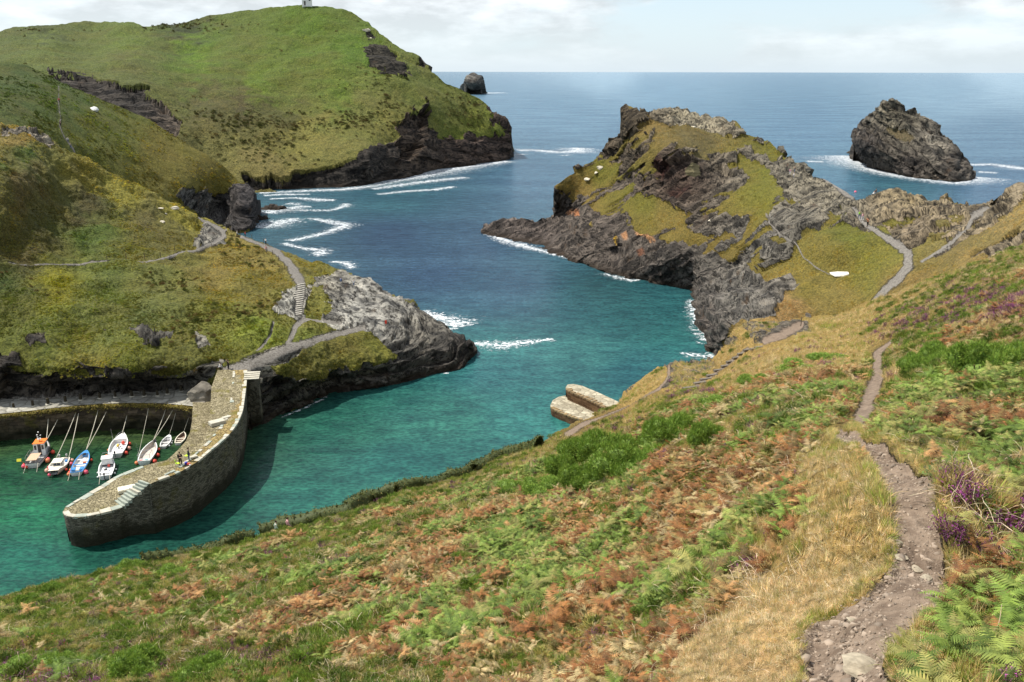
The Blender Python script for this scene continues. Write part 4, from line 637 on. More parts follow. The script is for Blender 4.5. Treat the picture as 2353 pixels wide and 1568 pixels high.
for i in range(9):           # broad steps climbing diagonally from the head to the upper walk
    f = i/8; a = Vector(W(285, 1164, 4.5)).lerp(W(343, 1113, 7.35), f); b = Vector(W(268, 1150, 4.5)).lerp(W(321, 1105, 7.35), f); z = a.z
    dx = (Vector(W(343, 1113, 7.35))-Vector(W(285, 1164, 4.5))); dx.z = 0; dx = dx/8*0.56
    adopt(bm_obj('step', slab_bm([a-dx, b-dx, b+dx, a+dx], z-0.35, z+0.08, jit=.03), random.choice((MCOPE, MCOPEG)), bevel=0.03), pier)
for cx, cy, w, h in ((499, 975, 2.2, .55), (520, 962, 1.2, .3), (445, 1052, 1.0, .25)):
    c = W(cx, cy, 7.75); adopt(bm_obj('stone_seat', box_bm(c.x, c.y, c.z+h/2, w, w*.62, h, rot=Matrix.Rotation(0.7, 4, 'Z')), MCOPE, bevel=0.05), pier)
wl = wp([(352, 1104, 7.45), (369, 1097, 7.5), (400, 1082, 7.55), (430, 1060, 7.6), (452, 1042, 7.62), (482, 1013, 7.66), (504, 985, 7.7), (523, 956, 7.8), (531, 916, 8.05), (534, 885, 8.55), (536, 852, 9.2)])
wo_ = [p.copy() for p in up_o[1:]]; MTURF = stone_material('turfed_cobbles', S(150, 130, 84), S(178, 156, 104), .5, top=True, weed=False, moss=.9)
def lift(ps, h): return [p+Vector((0, 0, h)) for p in ps]
adopt(cap('turf_strip', lift(wl, .05), lift(wo_, .05), MTURF, nsub=8, rough=0.0), pier); coping(lift(wl, .02), .45, .14, MCOPE, pier, inward=-1, L0=.8, skip=.45, lim=40)
c = W(292, 1128, 4.6); adopt(bm_obj('pale_block', box_bm(c.x, c.y, c.z+.25, 2.2, 1.4, .5, rot=Matrix.Rotation(0.5, 4, 'Z')), plain('whitewash', S(238, 232, 206), .8, .2), bevel=0.08), pier)
# the corner pillar with a stepped slate roof
c = W(583, 905, 6.0); pl = empty('stone_pillar', c, 0.15, 'square stone pillar with a pale slab roof beside the pier root', 'pillar')
P4 = wp([(570, 900, 0), (595, 900, 0)])
bmp = box_bm(0, 0, -1.0, 2.1, 2.0, 8.0); bm_obj('shaft', bmp, MWALL, pl, bevel=0.04)
for k in range(4): bm_obj('roof_slab', box_bm(0, -0.9+k*0.65, 3.05+k*0.13, 2.5, 0.72, 0.14), MCOPE, pl, bevel=0.02)

# ------------------------------------------------------------------ quay, bollards
quay = empty('harbour_quay', W(200, 935, 5), 0, 'long slate-paved quay with a dark rock wall below it, under the harbour cliff', 'quay')
qf = wp([(-170, 968, 5), (0, 951, 5), (61, 945, 5), (123, 937.5, 5), (184, 931, 5), (246, 927.6, 5), (307, 925.8, 5), (369, 927, 5), (410, 930, 5), (443, 933, 5.1)])
qb = [Vector((p.x-1.0, p.y+9.0, 5.0)) for p in qf]
adopt(cap('paving', qb, qf, MSLAB, nsub=16, rough=0.12), quay)
MQW = stone_material('quay_rock_wall', S(66, 58, 48), S(112, 98, 80), 0.55, 1.6, moss=0.5); adopt(wall_strip('face', qf, -2.5, MQW, 0.10, side=-1, rough=0.45), quay)
bproto = empty('bollard'); bm_obj('post', lathe_bm([(.20, -.2), (.20, 0), (.185, .3), (.17, .62), (.175, .75), (.14, .80), (.02, .82)], 12), plain('weathered_stone_post', S(66, 60, 46), .9, .2), bproto, True); bm_obj('foot', lathe_bm([(.34, -.1), (.34, .04), (.28, .08)], 12), MCOPE, bproto, True)
def dup(root, loc, rz=0.0, label=None, group=None, cat=None, scale=None):
    r = root.copy(); scn.collection.objects.link(r); r.location = loc; r.rotation_euler = (0, 0, rz)
    if scale: r.scale = (scale,)*3 if not hasattr(scale, '__len__') else scale
    tag(r, label, cat, group)
    for ch in root.children:
        c = ch.copy(); scn.collection.objects.link(c); c.parent = r
        for g in ch.children: d = g.copy(); scn.collection.objects.link(d); d.parent = c
    return r
bx = [(103, 500), (247, 486), (360, 473), (490, 456), (603, 440), (747, 427), (862, 418), (986, 414), (1078, 411), (1177, 408), (1250, 395), (1353, 375)]
where = ['farthest left, nearest the frame edge', 'second from the left', 'third from the left', 'fourth from the left', 'fifth from the left', 'sixth from the left, weeds at its foot', 'seventh from the left', 'eighth from the left', 'ninth from the left', 'tenth from the left', 'eleventh from the left', 'nearest the pier root']
for i, (x, y) in enumerate(bx):
    p = W(x/3.251, 783.7+y/3.251, 5.02); lb = 'short grey stone mooring bollard on the quay, '+where[i]
    if i == 0: bproto.location = p; tag(bproto, lb, 'bollard', 'bollards along the quay')
    else: dup(bproto, p, i, lb, 'bollards along the quay', 'bollard', random.uniform(1.15, 1.35))

# ------------------------------------------------------------------ the short jetty across the channel
jet = empty('stone_jetty', W(1320, 950, 0), 0, 'short two-level jetty of brown blocks and pale concrete with a rounded end', 'jetty')
def ext(pts, d):
    v = (pts[-1]-pts[-2]).normalized(); return pts+[pts[-1]+v*d]
A = ext(wp([(1265, 935, 1.4), (1268, 940, 1.4), (1290, 950, 1.4), (1318, 961, 1.4), (1342, 967, 1.4)]), 8); B = ext(wp([(1265, 930, 1.4), (1270, 920, 1.4), (1284, 912, 1.4), (1320, 905, 1.4), (1380, 925, 1.4)]), 10)
adopt(cap('lower_landing', B, A, MCONC, nsub=8), jet); adopt(wall_strip('lower_wall', A, -2.5, MWALLR, 0.06, side=-1), jet); adopt(wall_strip('back_wall', B, -2.5, MWALLR, 0.02, side=1), jet)
A2 = ext(wp([(1300, 893, 3.3), (1301, 897, 3.3), (1310, 901, 3.3), (1340, 914, 3.3), (1370, 928, 3.3), (1398, 943, 3.3)]), 8); B2 = ext(wp([(1300, 890, 3.3), (1304, 884, 3.3), (1318, 882.5, 3.3), (1338, 887, 3.3), (1372, 901, 3.3), (1422, 924, 3.3)]), 8)
adopt(cap('upper_walkway', B2, A2, MCONC, nsub=8), jet); adopt(wall_strip('upper_wall', A2, 1.2, MWALLR, 0.14, side=-1), jet); adopt(wall_strip('rear_wall', B2, -2.5, MWALLR, 0.02, side=1), jet)
def offs(pts, d):   # sideways
    r = []
    for i, p in enumerate(pts):
        t_ = (pts[min(i+1, len(pts)-1)]-pts[max(i-1, 0)]).normalized(); r.append(p+Vector((-t_.y, t_.x, 0))*d)
    return r
coping(A2, 1.0, 0.1, plain('coping_sandstone', S(142, 120, 88), .85, .2, .25, 2), jet, inward=1, L0=1.0); coping(A, 0.8, 0.06, plain('coping_brownstone', S(150, 128, 92), .85, .2, .25, 2), jet, inward=1, L0=0.9)
# ------------------------------------------------------------------ vegetation
def leaf_material(name, inst=True, trans=0.25, rough=0.65):
    m, t, out, bs = new_mat(name); tip = attr(t, 'tip').outputs['Color']; tint = attr(t, 'tint', 'INSTANCER' if inst else 'GEOMETRY').outputs['Color']
    pos = N(t, 'ShaderNodeNewGeometry').outputs['Position']; nz = noise(t, pos, 9.0, 3, 0.6)
    c = mixc_(t, 1.0, tip, tint, 'MULTIPLY'); c = mixc_(t, mrange(t, nz, 0.35, 0.65), mixc_(t, 1.0, c, (0.68, 0.72, 0.66), 'MULTIPLY'), mixc_(t, 1.0, c, (1.3, 1.22, 1.15), 'MULTIPLY'))
    L(t, c, bs.inputs['Base Color']); bs.inputs['Roughness'].default_value = rough; bs.inputs['Specular IOR Level'].default_value = 0.25
    tr = N(t, 'ShaderNodeBsdfTranslucent'); L(t, c, tr.inputs[0]); ms = N(t, 'ShaderNodeMixShader', i_0=trans); L(t, bs.outputs[0], ms.inputs[1]); L(t, tr.outputs[0], ms.inputs[2]); L(t, ms.outputs[0], out.inputs[0]); return m
MLEAF = leaf_material('leaf'); MLEAF_G = leaf_material('gorse_leaf', inst=False, trans=0.1)
class Q:      # quad soup
    def __init__(s): s.V = []; s.F = []; s.T = []; s.n = 0
    def quad(s, a, b, c, d, t=(1, 1, 1)): s.V += [a, b, c, d]; s.F.append((s.n, s.n+1, s.n+2, s.n+3)); s.T += [t]*4; s.n += 4
    def blade(s, base, d, up_, L_, w, bend, t=(1, 1, 1), seg=2):
        """a tapering leaf from base along d, curving by bend"""
        d = d/np.linalg.norm(d); side = np.cross(d, up_); side /= (np.linalg.norm(side)+1e-9); p = base.copy(); prev = (p-side*w/2, p+side*w/2)
        for k in range(1, seg+1):
            dd = d+np.array([0, 0, bend])*k/seg; dd /= np.linalg.norm(dd); p = p+dd*L_/seg; ww = w/2*(1-(k/seg)**1.5)+0.0005
            cur = (p-side*ww, p+side*ww); s.quad(prev[0], prev[1], cur[1], cur[0], t); prev = cur
    def mesh(s, name, mat, link=False, tint=None):
        at = {'tip': np.array(s.T)}
        if tint is not None: at['tint'] = np.tile(tint, (s.n, 1))
        return mesh_np(name, np.array(s.V), np.array(s.F), at, mat, smooth=False, link=link)
rg = np.random.default_rng(5)
def A_(*v): return np.array(v, float)
def frond_into(q, base, yaw, elev, L_, droop, tcol):
    d = A_(math.cos(yaw)*math.cos(elev), math.sin(yaw)*math.cos(elev), math.sin(elev)); n = 11; p = base.copy(); side = A_(-math.sin(yaw), math.cos(yaw), 0)
    for k in range(n):
        f = k/(n-1); dd = d+A_(0, 0, -droop*f); dd /= np.linalg.norm(dd); p2 = p+dd*L_/n; upv = np.cross(side, dd); upv = -upv if upv[2] < 0 else upv
        q.quad(p-side*.004, p+side*.004, p2+side*.003, p2-side*.003, tcol)
        pl = L_*0.42*(1-f)**0.8*(0.35+0.65*min(1, f*5+.3))+0.012
        for sg in (-1, 1):
            dr = side*sg+dd*0.45+A_(0, 0, -0.12+rg.normal()*.1); q.blade(p2, dr, upv, pl*rg.uniform(.85, 1.1), L_*0.085*(1-f*.4), -0.25, tuple(np.array(tcol)*rg.uniform(.8, 1.2)), 2)
        p = p2
def make_bracken(seed):
    q = Q(); h = 0.46
    q.quad(A_(-.006, 0, -.1), A_(.006, 0, -.1), A_(.006, 0, h), A_(-.006, 0, h), (1, .9, .7))
    for k in range(rg.integers(5, 8)):
        yaw = k*2.4+rg.uniform(-.4, .4)+seed; frond_into(q, A_(0, 0, h*(0.25+0.75*(k+1)/7)), yaw, rg.uniform(.15, .75), rg.uniform(.30, .5), rg.uniform(.3, 1.0), (rg.uniform(.8, 1.15),)*3)
    return q.mesh('bracken_plant', MLEAF)
def make_tuft(n=46, h=0.26, spread=.09, w=.007, lean=.6):
    q = Q()
    for k in range(n):
        a = rg.uniform(0, 6.283); r = spread*math.sqrt(rg.uniform()); b = A_(r*math.cos(a), r*math.sin(a), -.03); l = abs(rg.normal())*lean*.7
        q.blade(b, A_(math.cos(a+rg.normal()*.5)*l, math.sin(a+rg.normal()*.5)*l, 1), A_(rg.normal(), rg.normal(), .2), h*rg.uniform(.5, 1.25), w, -rg.uniform(0, 1.1)*l, tuple(np.array([1, 1, 1])*rg.uniform(.65, 1.3)*np.array([rg.uniform(.9, 1.15), 1, rg.uniform(.7, 1.1)])), 3)
    return q.mesh('grass_tuft', MLEAF)
def make_heather(flower):
    q = Q()
    for k in range(46):
        a = rg.uniform(0, 6.283); l = abs(rg.normal())*.5; d = A_(math.cos(a)*l, math.sin(a)*l, 1); d /= np.linalg.norm(d); b = A_(.08*math.cos(a), .08*math.sin(a), -.02); h = rg.uniform(.14, .27)
        q.blade(b, d, A_(rg.normal(), rg.normal(), .1), h*.6, .008, 0, (.45, .42, .25), 1)
        for j in range(6):
            p = b+d*h*(.3+.12*j); c = (1.3, .5, 1.2) if (flower and j > 2 and rg.uniform() < .85) else (.55, .62, .28); v = rg.normal(size=3)*.6+A_(0, 0, .5); q.blade(p, v, rg.normal(size=3), .03, .016, 0, tuple(np.array(c)*rg.uniform(.6, 1.2)), 1)
    return q.mesh('heather_plant', MLEAF)
def make_scrub(n=150, r=.24):      # gorse and low scrub shoots
    q = Q()
    for k in range(n):
        v = rg.normal(size=3); v[2] = abs(v[2]); v /= np.linalg.norm(v); p = v*r*rg.uniform(.45, 1)*A_(1, 1, .8); c = rg.uniform(.6, 1.3)
        for j in range(4): d = v*.8+rg.normal(size=3)*.55+A_(0, 0, .35); q.blade(p, d, rg.normal(size=3), rg.uniform(.06, .13), .017, 0, (c*rg.uniform(.85, 1.15), c, c*.9), 1)
    return q.mesh('scrub_plant', MLEAF)
def make_broad():
    q = Q()
    for k in range(46):
        a = rg.uniform(0, 6.283); r = .25*math.sqrt(rg.uniform()); b = A_(r*math.cos(a), r*math.sin(a), rg.uniform(.02, .26)); a2 = rg.uniform(0, 6.283)
        q.blade(b, A_(math.cos(a2), math.sin(a2), rg.uniform(-.1, .6)), A_(rg.normal()*.3, rg.normal()*.3, 1), rg.uniform(.06, .11), .055, -.4, (rg.uniform(.8, 1.2), rg.uniform(.8, 1.2), .8), 2)
    return q.mesh('bramble_plant', MLEAF)
def make_twig(n):
    q = Q()
    for k in range(n):
        a = rg.uniform(0, 6.283); p = A_(rg.normal()*.12, rg.normal()*.12, 0); d = A_(math.cos(a), math.sin(a), rg.uniform(.3, 1.6)); d /= np.linalg.norm(d)
        for j in range(5):
            d2 = d+rg.normal(size=3)*.25+A_(0, 0, -.12); d2 /= np.linalg.norm(d2); p2 = p+d2*rg.uniform(.07, .16)
            for sd_ in (np.cross(d2, A_(0, 0, 1)), np.cross(d2, A_(1, 0, 0.2))): sd_ = sd_/np.linalg.norm(sd_)*.0045; q.quad(p-sd_, p+sd_, p2+sd_*.8, p2-sd_*.8, (1, 1, 1))
            p, d = p2, d2
    return q.mesh('dead_stem', MLEAF)
protos = {'bracken': [make_bracken(i) for i in range(4)], 'grass': [make_tuft(), make_tuft(60, .20, .13, .006, .9), make_tuft(36, .34, .06, .007, .5)], 'drygrass': [make_tuft(70, .13, .16, .006, 1.6), make_tuft(60, .16, .14, .006, 1.3)],
          'heather': [make_heather(1), make_heather(1)], 'scrub': [make_scrub(), make_scrub(120, .3)], 'bramble': [make_broad(), make_broad()], 'twig': [make_twig(2), make_twig(4), make_twig(1)]}
def scatter(name, lf, n, kinds, wfun, tintfun, scl, label, cat, tilt=.25, sink=0.0, xr=(-160, 2520), yr=(0, 1800), rmax=400, lod=30.0, seed=1, keep_path=False):
    g = LF[lf]; rs = np.random.default_rng(seed); P = g['P']; nv, nu = g['px'].shape
    a = P[1:, :-1]-P[:-1, :-1]; b = P[:-1, 1:]-P[:-1, :-1]; area = np.linalg.norm(np.cross(a, b), axis=2)
    px, py = g['px'][:-1, :-1], g['py'][:-1, :-1]; p0 = P[:-1, :-1]; r = np.linalg.norm(p0-A_(0, 0, H), axis=2)
    w = area*np.where(r > lod, (lod/r)**1.3, 1.0)*(r < rmax)*(px > xr[0])*(px < xr[1])*(py > yr[0])*(py < yr[1])*(area < 60)
    w = w*np.clip(wfun(px, py, p0, r), 0, None)
    if not keep_path:
        pm = g['path'][:-1, :-1] > .25; k = 2
        for ax in (0, 1): pm = np.max([np.roll(pm, q_, ax) for q_ in range(-k, k+1)], axis=0)
        w = w*~pm
    w = w.ravel(); w /= w.sum(); k = rs.choice(w.size, n, p=w); i, j = np.unravel_index(k, (nv-1, nu-1)); u, v = rs.uniform(size=(2, n, 1))
    pts = (P[i, j]*(1-u)+P[i+1, j]*u)*(1-v)+(P[i, j+1]*(1-u)+P[i+1, j+1]*u)*v; pts[:, 2] -= sink; rr = r[i, j]
    tint = tintfun(px[i, j], py[i, j], pts, rr, rs); s = scl*rs.uniform(.65, 1.35, n)*np.where(rr > lod, (rr/lod)**0.3, 1)*np.clip((rr+4)/20, .55, 1)*(.8+.45*np.clip(fbm(pts, .5, 2, 88), -.6, 1))
    rot = np.stack([rs.normal(size=n)*tilt, rs.normal(size=n)*tilt, rs.uniform(0, 6.283, n)], 1)
    me = bpy.data.meshes.new(name); me.vertices.add(n); me.vertices.foreach_set('co', pts.astype(np.float32).ravel())
    for an, tp, ar, ky in (('tint', 'FLOAT_VECTOR', tint, 'vector'), ('rot', 'FLOAT_VECTOR', rot, 'vector'), ('scl', 'FLOAT', s, 'value'), ('pick', 'INT', rs.integers(0, len(kinds), n), 'value')):
        at = me.attributes.new(an, tp, 'POINT'); at.data.foreach_set(ky, np.asarray(ar, np.int32 if tp == 'INT' else np.float32).ravel())
    o = bpy.data.objects.new(name, me); scn.collection.objects.link(o); me.update()
    ng = bpy.data.node_groups.new(name+'_growth', 'GeometryNodeTree'); ng.interface.new_socket('Geometry', in_out='INPUT', socket_type='NodeSocketGeometry'); ng.interface.new_socket('Geometry', in_out='OUTPUT', socket_type='NodeSocketGeometry')
    gi = N(ng, 'NodeGroupInput'); go = N(ng, 'NodeGroupOutput'); ip = N(ng, 'GeometryNodeInstanceOnPoints'); jn = N(ng, 'GeometryNodeJoinGeometry'); mv = N(ng, 'GeometryNodeMeshToPoints')
    for kd in kinds[::-1]:
        oi = N(ng, 'GeometryNodeObjectInfo'); oi.inputs['Object'].default_value = kd; oi.inputs['As Instance'].default_value = True; L(ng, oi.outputs['Geometry'], jn.inputs[0])
    def na(nm, ty): q = N(ng, 'GeometryNodeInputNamedAttribute', data_type=ty); q.inputs['Name'].default_value = nm; return q.outputs['Attribute']
    L(ng, gi.outputs[0], mv.inputs['Mesh']); L(ng, mv.outputs[0], ip.inputs['Points']); L(ng, jn.outputs[0], ip.inputs['Instance']); ip.inputs['Pick Instance'].default_value = True
    L(ng, na('pick', 'INT'), ip.inputs['Instance Index']); er = N(ng, 'FunctionNodeEulerToRotation'); L(ng, na('rot', 'FLOAT_VECTOR'), er.inputs[0]); L(ng, er.outputs[0], ip.inputs['Rotation']); L(ng, na('scl', 'FLOAT'), ip.inputs['Scale'])
    L(ng, ip.outputs[0], go.inputs[0]); md = o.modifiers.new('growth', 'NODES'); md.node_group = ng; tag(o, label, cat, kind='stuff'); return o
def blobs(px, py, lst):
    r = np.zeros(np.shape(px))
    for x, y, rx, ry, w in lst: r = np.maximum(r, w*np.exp(-((px-x)/rx)**2-((py-y)/ry)**2))
    return r
def pick(rs, n, cols, p=None): return np.array(cols)[rs.choice(len(cols), n, p=p)]*rs.uniform(.78, 1.25, (n, 1))
near_path_wide = [(x-1, y) for x, y in near_path_l]+[(x+7, y-2) for x, y in near_path_r]
inN = lambda px, py: ~poly_in(px, py, near_path_wide)
DRYP = [(1500, 1900), (1560, 1568), (1640, 1470), (1700, 1380), (1800, 1330), (1860, 1240), (1840, 1150), (1830, 1060), (1890, 1000), (1960, 1020), (2020, 1100), (2040, 1190), (2000, 1280), (1960, 1350), (1880, 1430), (1858, 1500), (1850, 1900)]
dryf = lambda px, py: poly_in(px, py, DRYP).astype(float)
def brownf(px, py, P): return np.clip(.55+1.3*fbm(P, .22, 4, 101), 0, 1)
upper = lambda px, py: np.clip((940-py)/120, 0, 1)*(px > 1300)         # open straw turf high on the slope
BR = blobs
brown_spots = [(1620, 1130, 160, 110, 1), (1900, 1080, 60, 60, .6), (1380, 1460, 200, 120, 1), (1300, 1250, 220, 120, .9), (1850, 870, 120, 70, 1), (1900, 900, 90, 70, 1), (2250, 1250, 150, 160, .9), (2150, 1330, 60, 80, .7), (2280, 960, 130, 70, .8), (2300, 760, 150, 70, .9), (1000, 1300, 160, 90, .8), (700, 1450, 220, 100, .6), (1500, 1050, 200, 60, .7), (2330, 1450, 60, 60, .6), (1150, 1530, 200, 70, .9), (2200, 880, 60, 40, .3)]
green_spots = [(1520, 1350, 170, 90, 1), (1420, 1300, 120, 80, .9), (1250, 1320, 150, 80, .6), (2180, 860, 160, 90, 1), (2250, 880, 200, 70, 1), (2330, 1030, 90, 90, 1), (2200, 1100, 70, 70, .7), (2280, 1500, 130, 110, .8), (2150, 990, 60, 60, .6), (1000, 1450, 200, 80, .8), (850, 1400, 140, 80, .6), (1750, 1190, 90, 50, .7), (1900, 1020, 60, 30, .3), (2120, 1540, 90, 50, .6), (600, 1350, 300, 60, .4)]
BRO = [(.31, .145, .05), (.23, .10, .035), (.38, .22, .09), (.19, .085, .032), (.42, .33, .17), (.30, .24, .09), (.17, .12, .045)]; GRE = [(.12, .185, .03), (.17, .25, .045), (.08, .125, .02), (.22, .28, .06), (.27, .26, .08)]
DRYC = [(.66, .52, .28), (.58, .44, .21), (.76, .62, .37), (.46, .38, .15)]; GRC = [(.26, .34, .06), (.33, .39, .08), (.44, .43, .14), (.20, .27, .045)]
sc_br = scatter('bracken', 'hillside', 10500, protos['bracken'],
 lambda px, py, P, r: inN(px, py)*(1-.95*dryf(px, py))*(1-.85*upper(px, py))*np.clip(blobs(px, py, brown_spots)+blobs(px, py, green_spots)+.05+1.1*fbm(P, .22, 4, 55), 0, 1.3)*np.clip((px-100)/700, .12, 1)*(r < 75),
 lambda px, py, P, r, rs: np.where((rs.uniform(size=len(px)) < np.clip(.5+1.4*(blobs(px, py, brown_spots)-blobs(px, py, green_spots))+2.2*fbm(P, .22, 4, 7), .03, .98))[:, None], pick(rs, len(px), BRO), pick(rs, len(px), GRE)),
 .80, 'rusty brown and green bracken fronds covering the near slope', 'bracken', lod=26, rmax=75, seed=2)
scatter('grass', 'hillside', 60000, protos['grass'],
 lambda px, py, P, r: inN(px, py)*(.9+.5*fbm(P, .3, 3, 66))*(1-.85*dryf(px, py)*(py > 1230)),
 lambda px, py, P, r, rs: np.where((rs.uniform(size=len(px)) < np.clip(.50+.5*upper(px, py)+.3*dryf(px, py)*(py > 1200)+.8*fbm(P, .25, 3, 67)-.4*(px < 900)-.25*(px > 2100), .06, .96))[:, None], pick(rs, len(px), DRYC), pick(rs, len(px), GRC)),
 1.0, 'mixed green and straw-coloured grass on the near slope', 'grass', tilt=.3, lod=22, rmax=150, seed=3)
scatter('dry_turf', 'hillside', 16000, protos['drygrass'],
 lambda px, py, P, r: (inN(px, py)*(dryf(px, py)*np.where(py > 1230, 1, .25)+.9*upper(px, py)*(.5+fbm(P, .12, 3, 68)))+.0)*np.where(r > 24, .25, 1),
 lambda px, py, P, r, rs: pick(rs, len(px), [(.74, .60, .39), (.64, .51, .31), (.82, .69, .47), (.50, .44, .23)]), 0.8, 'flattened pale dry grass beside the footpath', 'dry grass', tilt=.25, lod=24, rmax=150, seed=4)
scatter('edge_grass', 'hillside', 2600, protos['grass']+protos['drygrass'], lambda px, py, P, r: inN(px, py)*(np.minimum(seg_dist(px, py, [(x, y, 9) for x, y in near_path_l]), seg_dist(px, py, [(x, y, 12) for x, y in near_path_r])) < 1.6), lambda px, py, P, r, rs: pick(rs, len(px), DRYC+GRC[:2]), .7, 'grass overhanging the edges of the footpath', 'grass', tilt=.5, lod=30, rmax=60, seed=21, keep_path=True)
hs = [(600, 1500, 100, 50, .8), (640, 1440, 60, 40, .6), (700, 1460, 50, 30, .8), (60, 1540, 80, 40, .6), (2280, 690, 120, 30, 1), (2320, 715, 60, 25, 1), (2150, 740, 100, 25, .9), (2080, 750, 60, 25, .8), (2200, 1130, 40, 22, .42), (2180, 1385, 20, 20, .6), (1700, 930, 80, 20, .3), (1560, 900, 100, 18, .4), (1530, 1060, 25, 15, .6), (2050, 700, 80, 20, .5)]
scatter('heather', 'hillside', 3600, protos['heather'], lambda px, py, P, r: inN(px, py)*np.clip(blobs(px, py, hs)*1.1-.25+.7*fbm(P, .5, 3, 69), 0, 1)*(1-dryf(px, py))*(r < 110),
 lambda px, py, P, r, rs: np.array([[.22, .13, .20]])*rs.uniform(.6, 1.4, (len(px), 1)), 1.0, 'purple heather in flower among the grass', 'heather', lod=22, rmax=110, seed=5)
scatter('low_scrub', 'hillside', 12000, protos['scrub'], lambda px, py, P, r: inN(px, py)*(1-dryf(px, py))*np.clip(.2+.75*(px < 1150)+.5*(px > 2080)*(py < 1000)+1.2*fbm(P, .15, 3, 70)-.75*upper(px, py)*(px < 2000), 0, 1.5),
 lambda px, py, P, r, rs: pick(rs, len(px), [(.15, .23, .035), (.21, .29, .05), (.10, .155, .025), (.38, .34, .12), (.50, .42, .25)], [.27, .25, .16, .17, .15]), 1.1, 'low gorse and scrub shoots across the near slope', 'scrub', lod=30, rmax=160, seed=6)
scatter('bramble', 'hillside', 2600, protos['bramble'], lambda px, py, P, r: inN(px, py)*(1-dryf(px, py))*(1-upper(px, py))*np.clip(.1+1.2*fbm(P, .3, 3, 72), 0, 1)*(r < 45),
 lambda px, py, P, r, rs: pick(rs, len(px), [(.08, .13, .025), (.11, .17, .03), (.13, .15, .05), (.18, .08, .04)]), .7, 'low bramble leaves among the bracken', 'bramble', lod=20, rmax=45, seed=7)
scatter('dead_stems', 'hillside', 5200, protos['twig'], lambda px, py, P, r: inN(px, py)*(1-.8*dryf(px, py))*(1-upper(px, py))*(.2+1.3*fbm(P, .4, 3, 73))*(r < 60),
 lambda px, py, P, r, rs: pick(rs, len(px), [(.62, .52, .38), (.52, .42, .30), (.70, .60, .46)]), .75, 'pale dead stems sticking out of the undergrowth', 'dead stems', lod=18, rmax=60, seed=8, sink=-.08)
# tussocks and scrub that roughen the farther slopes
def gtint(lf, mul):
    g = LF[lf]
    def f(px, py, P, r, rs):
        i = np.clip(((py-g['yr'][0])/(g['yr'][1]-g['yr'][0])).astype(int), 0, len(g['yr'])-1); j = np.clip(np.searchsorted(g['xs'], px), 0, len(g['xs'])-1)
        v = g['gc'][i, j]*2.25*np.clip(1.0+.6*fbm(P, .09, 4, 19), .6, 1.4)[:, None]
        return v*rs.uniform(.7, 1.35, (len(px), 1))*np.stack([rs.uniform(.9, 1.2, len(px)), np.ones(len(px)), rs.uniform(.8, 1.2, len(px))], 1)
    return f
for nm, lf, n, s_, rm, lb, cols in (('tussocks', 'harbour_hill', 22000, .62, 330, 'tussocks and low scrub over the harbour hill', [(.42, .40, .10), (.34, .36, .08), (.54, .44, .17), (.22, .22, .05), (.46, .44, .12)]),
                           ('tussocks', 'promontory', 11000, 1.1, 400, 'rough grass tussocks on the promontory', [(.42, .37, .12), (.50, .41, .16), (.32, .32, .09), (.54, .44, .22)]),
                           ('tussocks', 'hillside_valley', 6000, 1.0, 500, 'short heath covering the dark spur', [(.22, .21, .05), (.28, .24, .07), (.17, .18, .04)])):
    scatter(nm, lf, n, protos['scrub'] if lf != 'promontory' else protos['grass'], lambda px, py, P, r, lf=lf: (LF[lf]['rock'][:-1, :-1] < .3)*np.clip(.45+1.2*fbm(P, .12, 4, 74), 0, 2), gtint(lf, cols), s_, lb, 'grass', lod=150, rmax=rm, seed=len(lf))
scatter('gorse_scrub', 'headland', 1100, protos['scrub'], lambda px, py, P, r: (LF['headland']['rock'][:-1, :-1] < .3)*(blobs(px, py, [(560, 262, 110, 18, 1), (640, 285, 120, 16, .8), (820, 270, 60, 20, .9), (900, 300, 60, 25, .6), (900, 210, 70, 50, .5), (620, 330, 150, 40, .35), (1080, 260, 60, 40, .4), (130, 70, 100, 10, .8), (430, 58, 90, 10, 1)])*np.clip(.4+2*fbm(P, .03, 3, 5), 0, 1)+.0012),
 lambda px, py, P, r, rs: pick(rs, len(px), [(.10, .11, .03), (.13, .13, .04), (.15, .12, .045)]), 3.4, 'dark gorse scrub dotted over the headland', 'scrub', lod=600, rmax=2000, seed=41, yr=(0, 440))
scatter('dark_gorse', 'harbour_hill', 450, protos['scrub'], lambda px, py, P, r: (LF['harbour_hill']['rock'][:-1, :-1] < .3)*np.clip(2.4*fbm(P, .07, 3, 25)-.45, 0, 1), lambda px, py, P, r, rs: pick(rs, len(px), [(.11, .13, .03), (.15, .15, .04), (.18, .13, .05)]), 1.7, 'dark gorse and heather clumps on the harbour hill', 'scrub', lod=400, rmax=400, seed=42)
# grass fringe hanging over the quay rim
qa = np.array(densify(qf, .25)); rq_ = np.random.default_rng(3); q = Q()
for p in qa[rq_.integers(0, len(qa), 2600)]:
    c_ = A_(p[0]+rq_.normal()*.3, p[1]+rq_.normal()*.22, 4.95-abs(rq_.normal())*.35); b = rq_.uniform(.6, 1.3)
    for _ in range(6): q.blade(c_, A_(rq_.normal()*.5, -.8+rq_.normal()*.5, .4), rq_.normal(size=3), rq_.uniform(.2, .45), .09, -.5, (b*rq_.uniform(.9, 1.3), b, b), 1)
o = q.mesh('quay_fringe', MLEAF_G, link=True, tint=(.30, .27, .07)); tag(o, 'ragged grass and weed hanging over the rim of the quay', 'grass', kind='stuff')
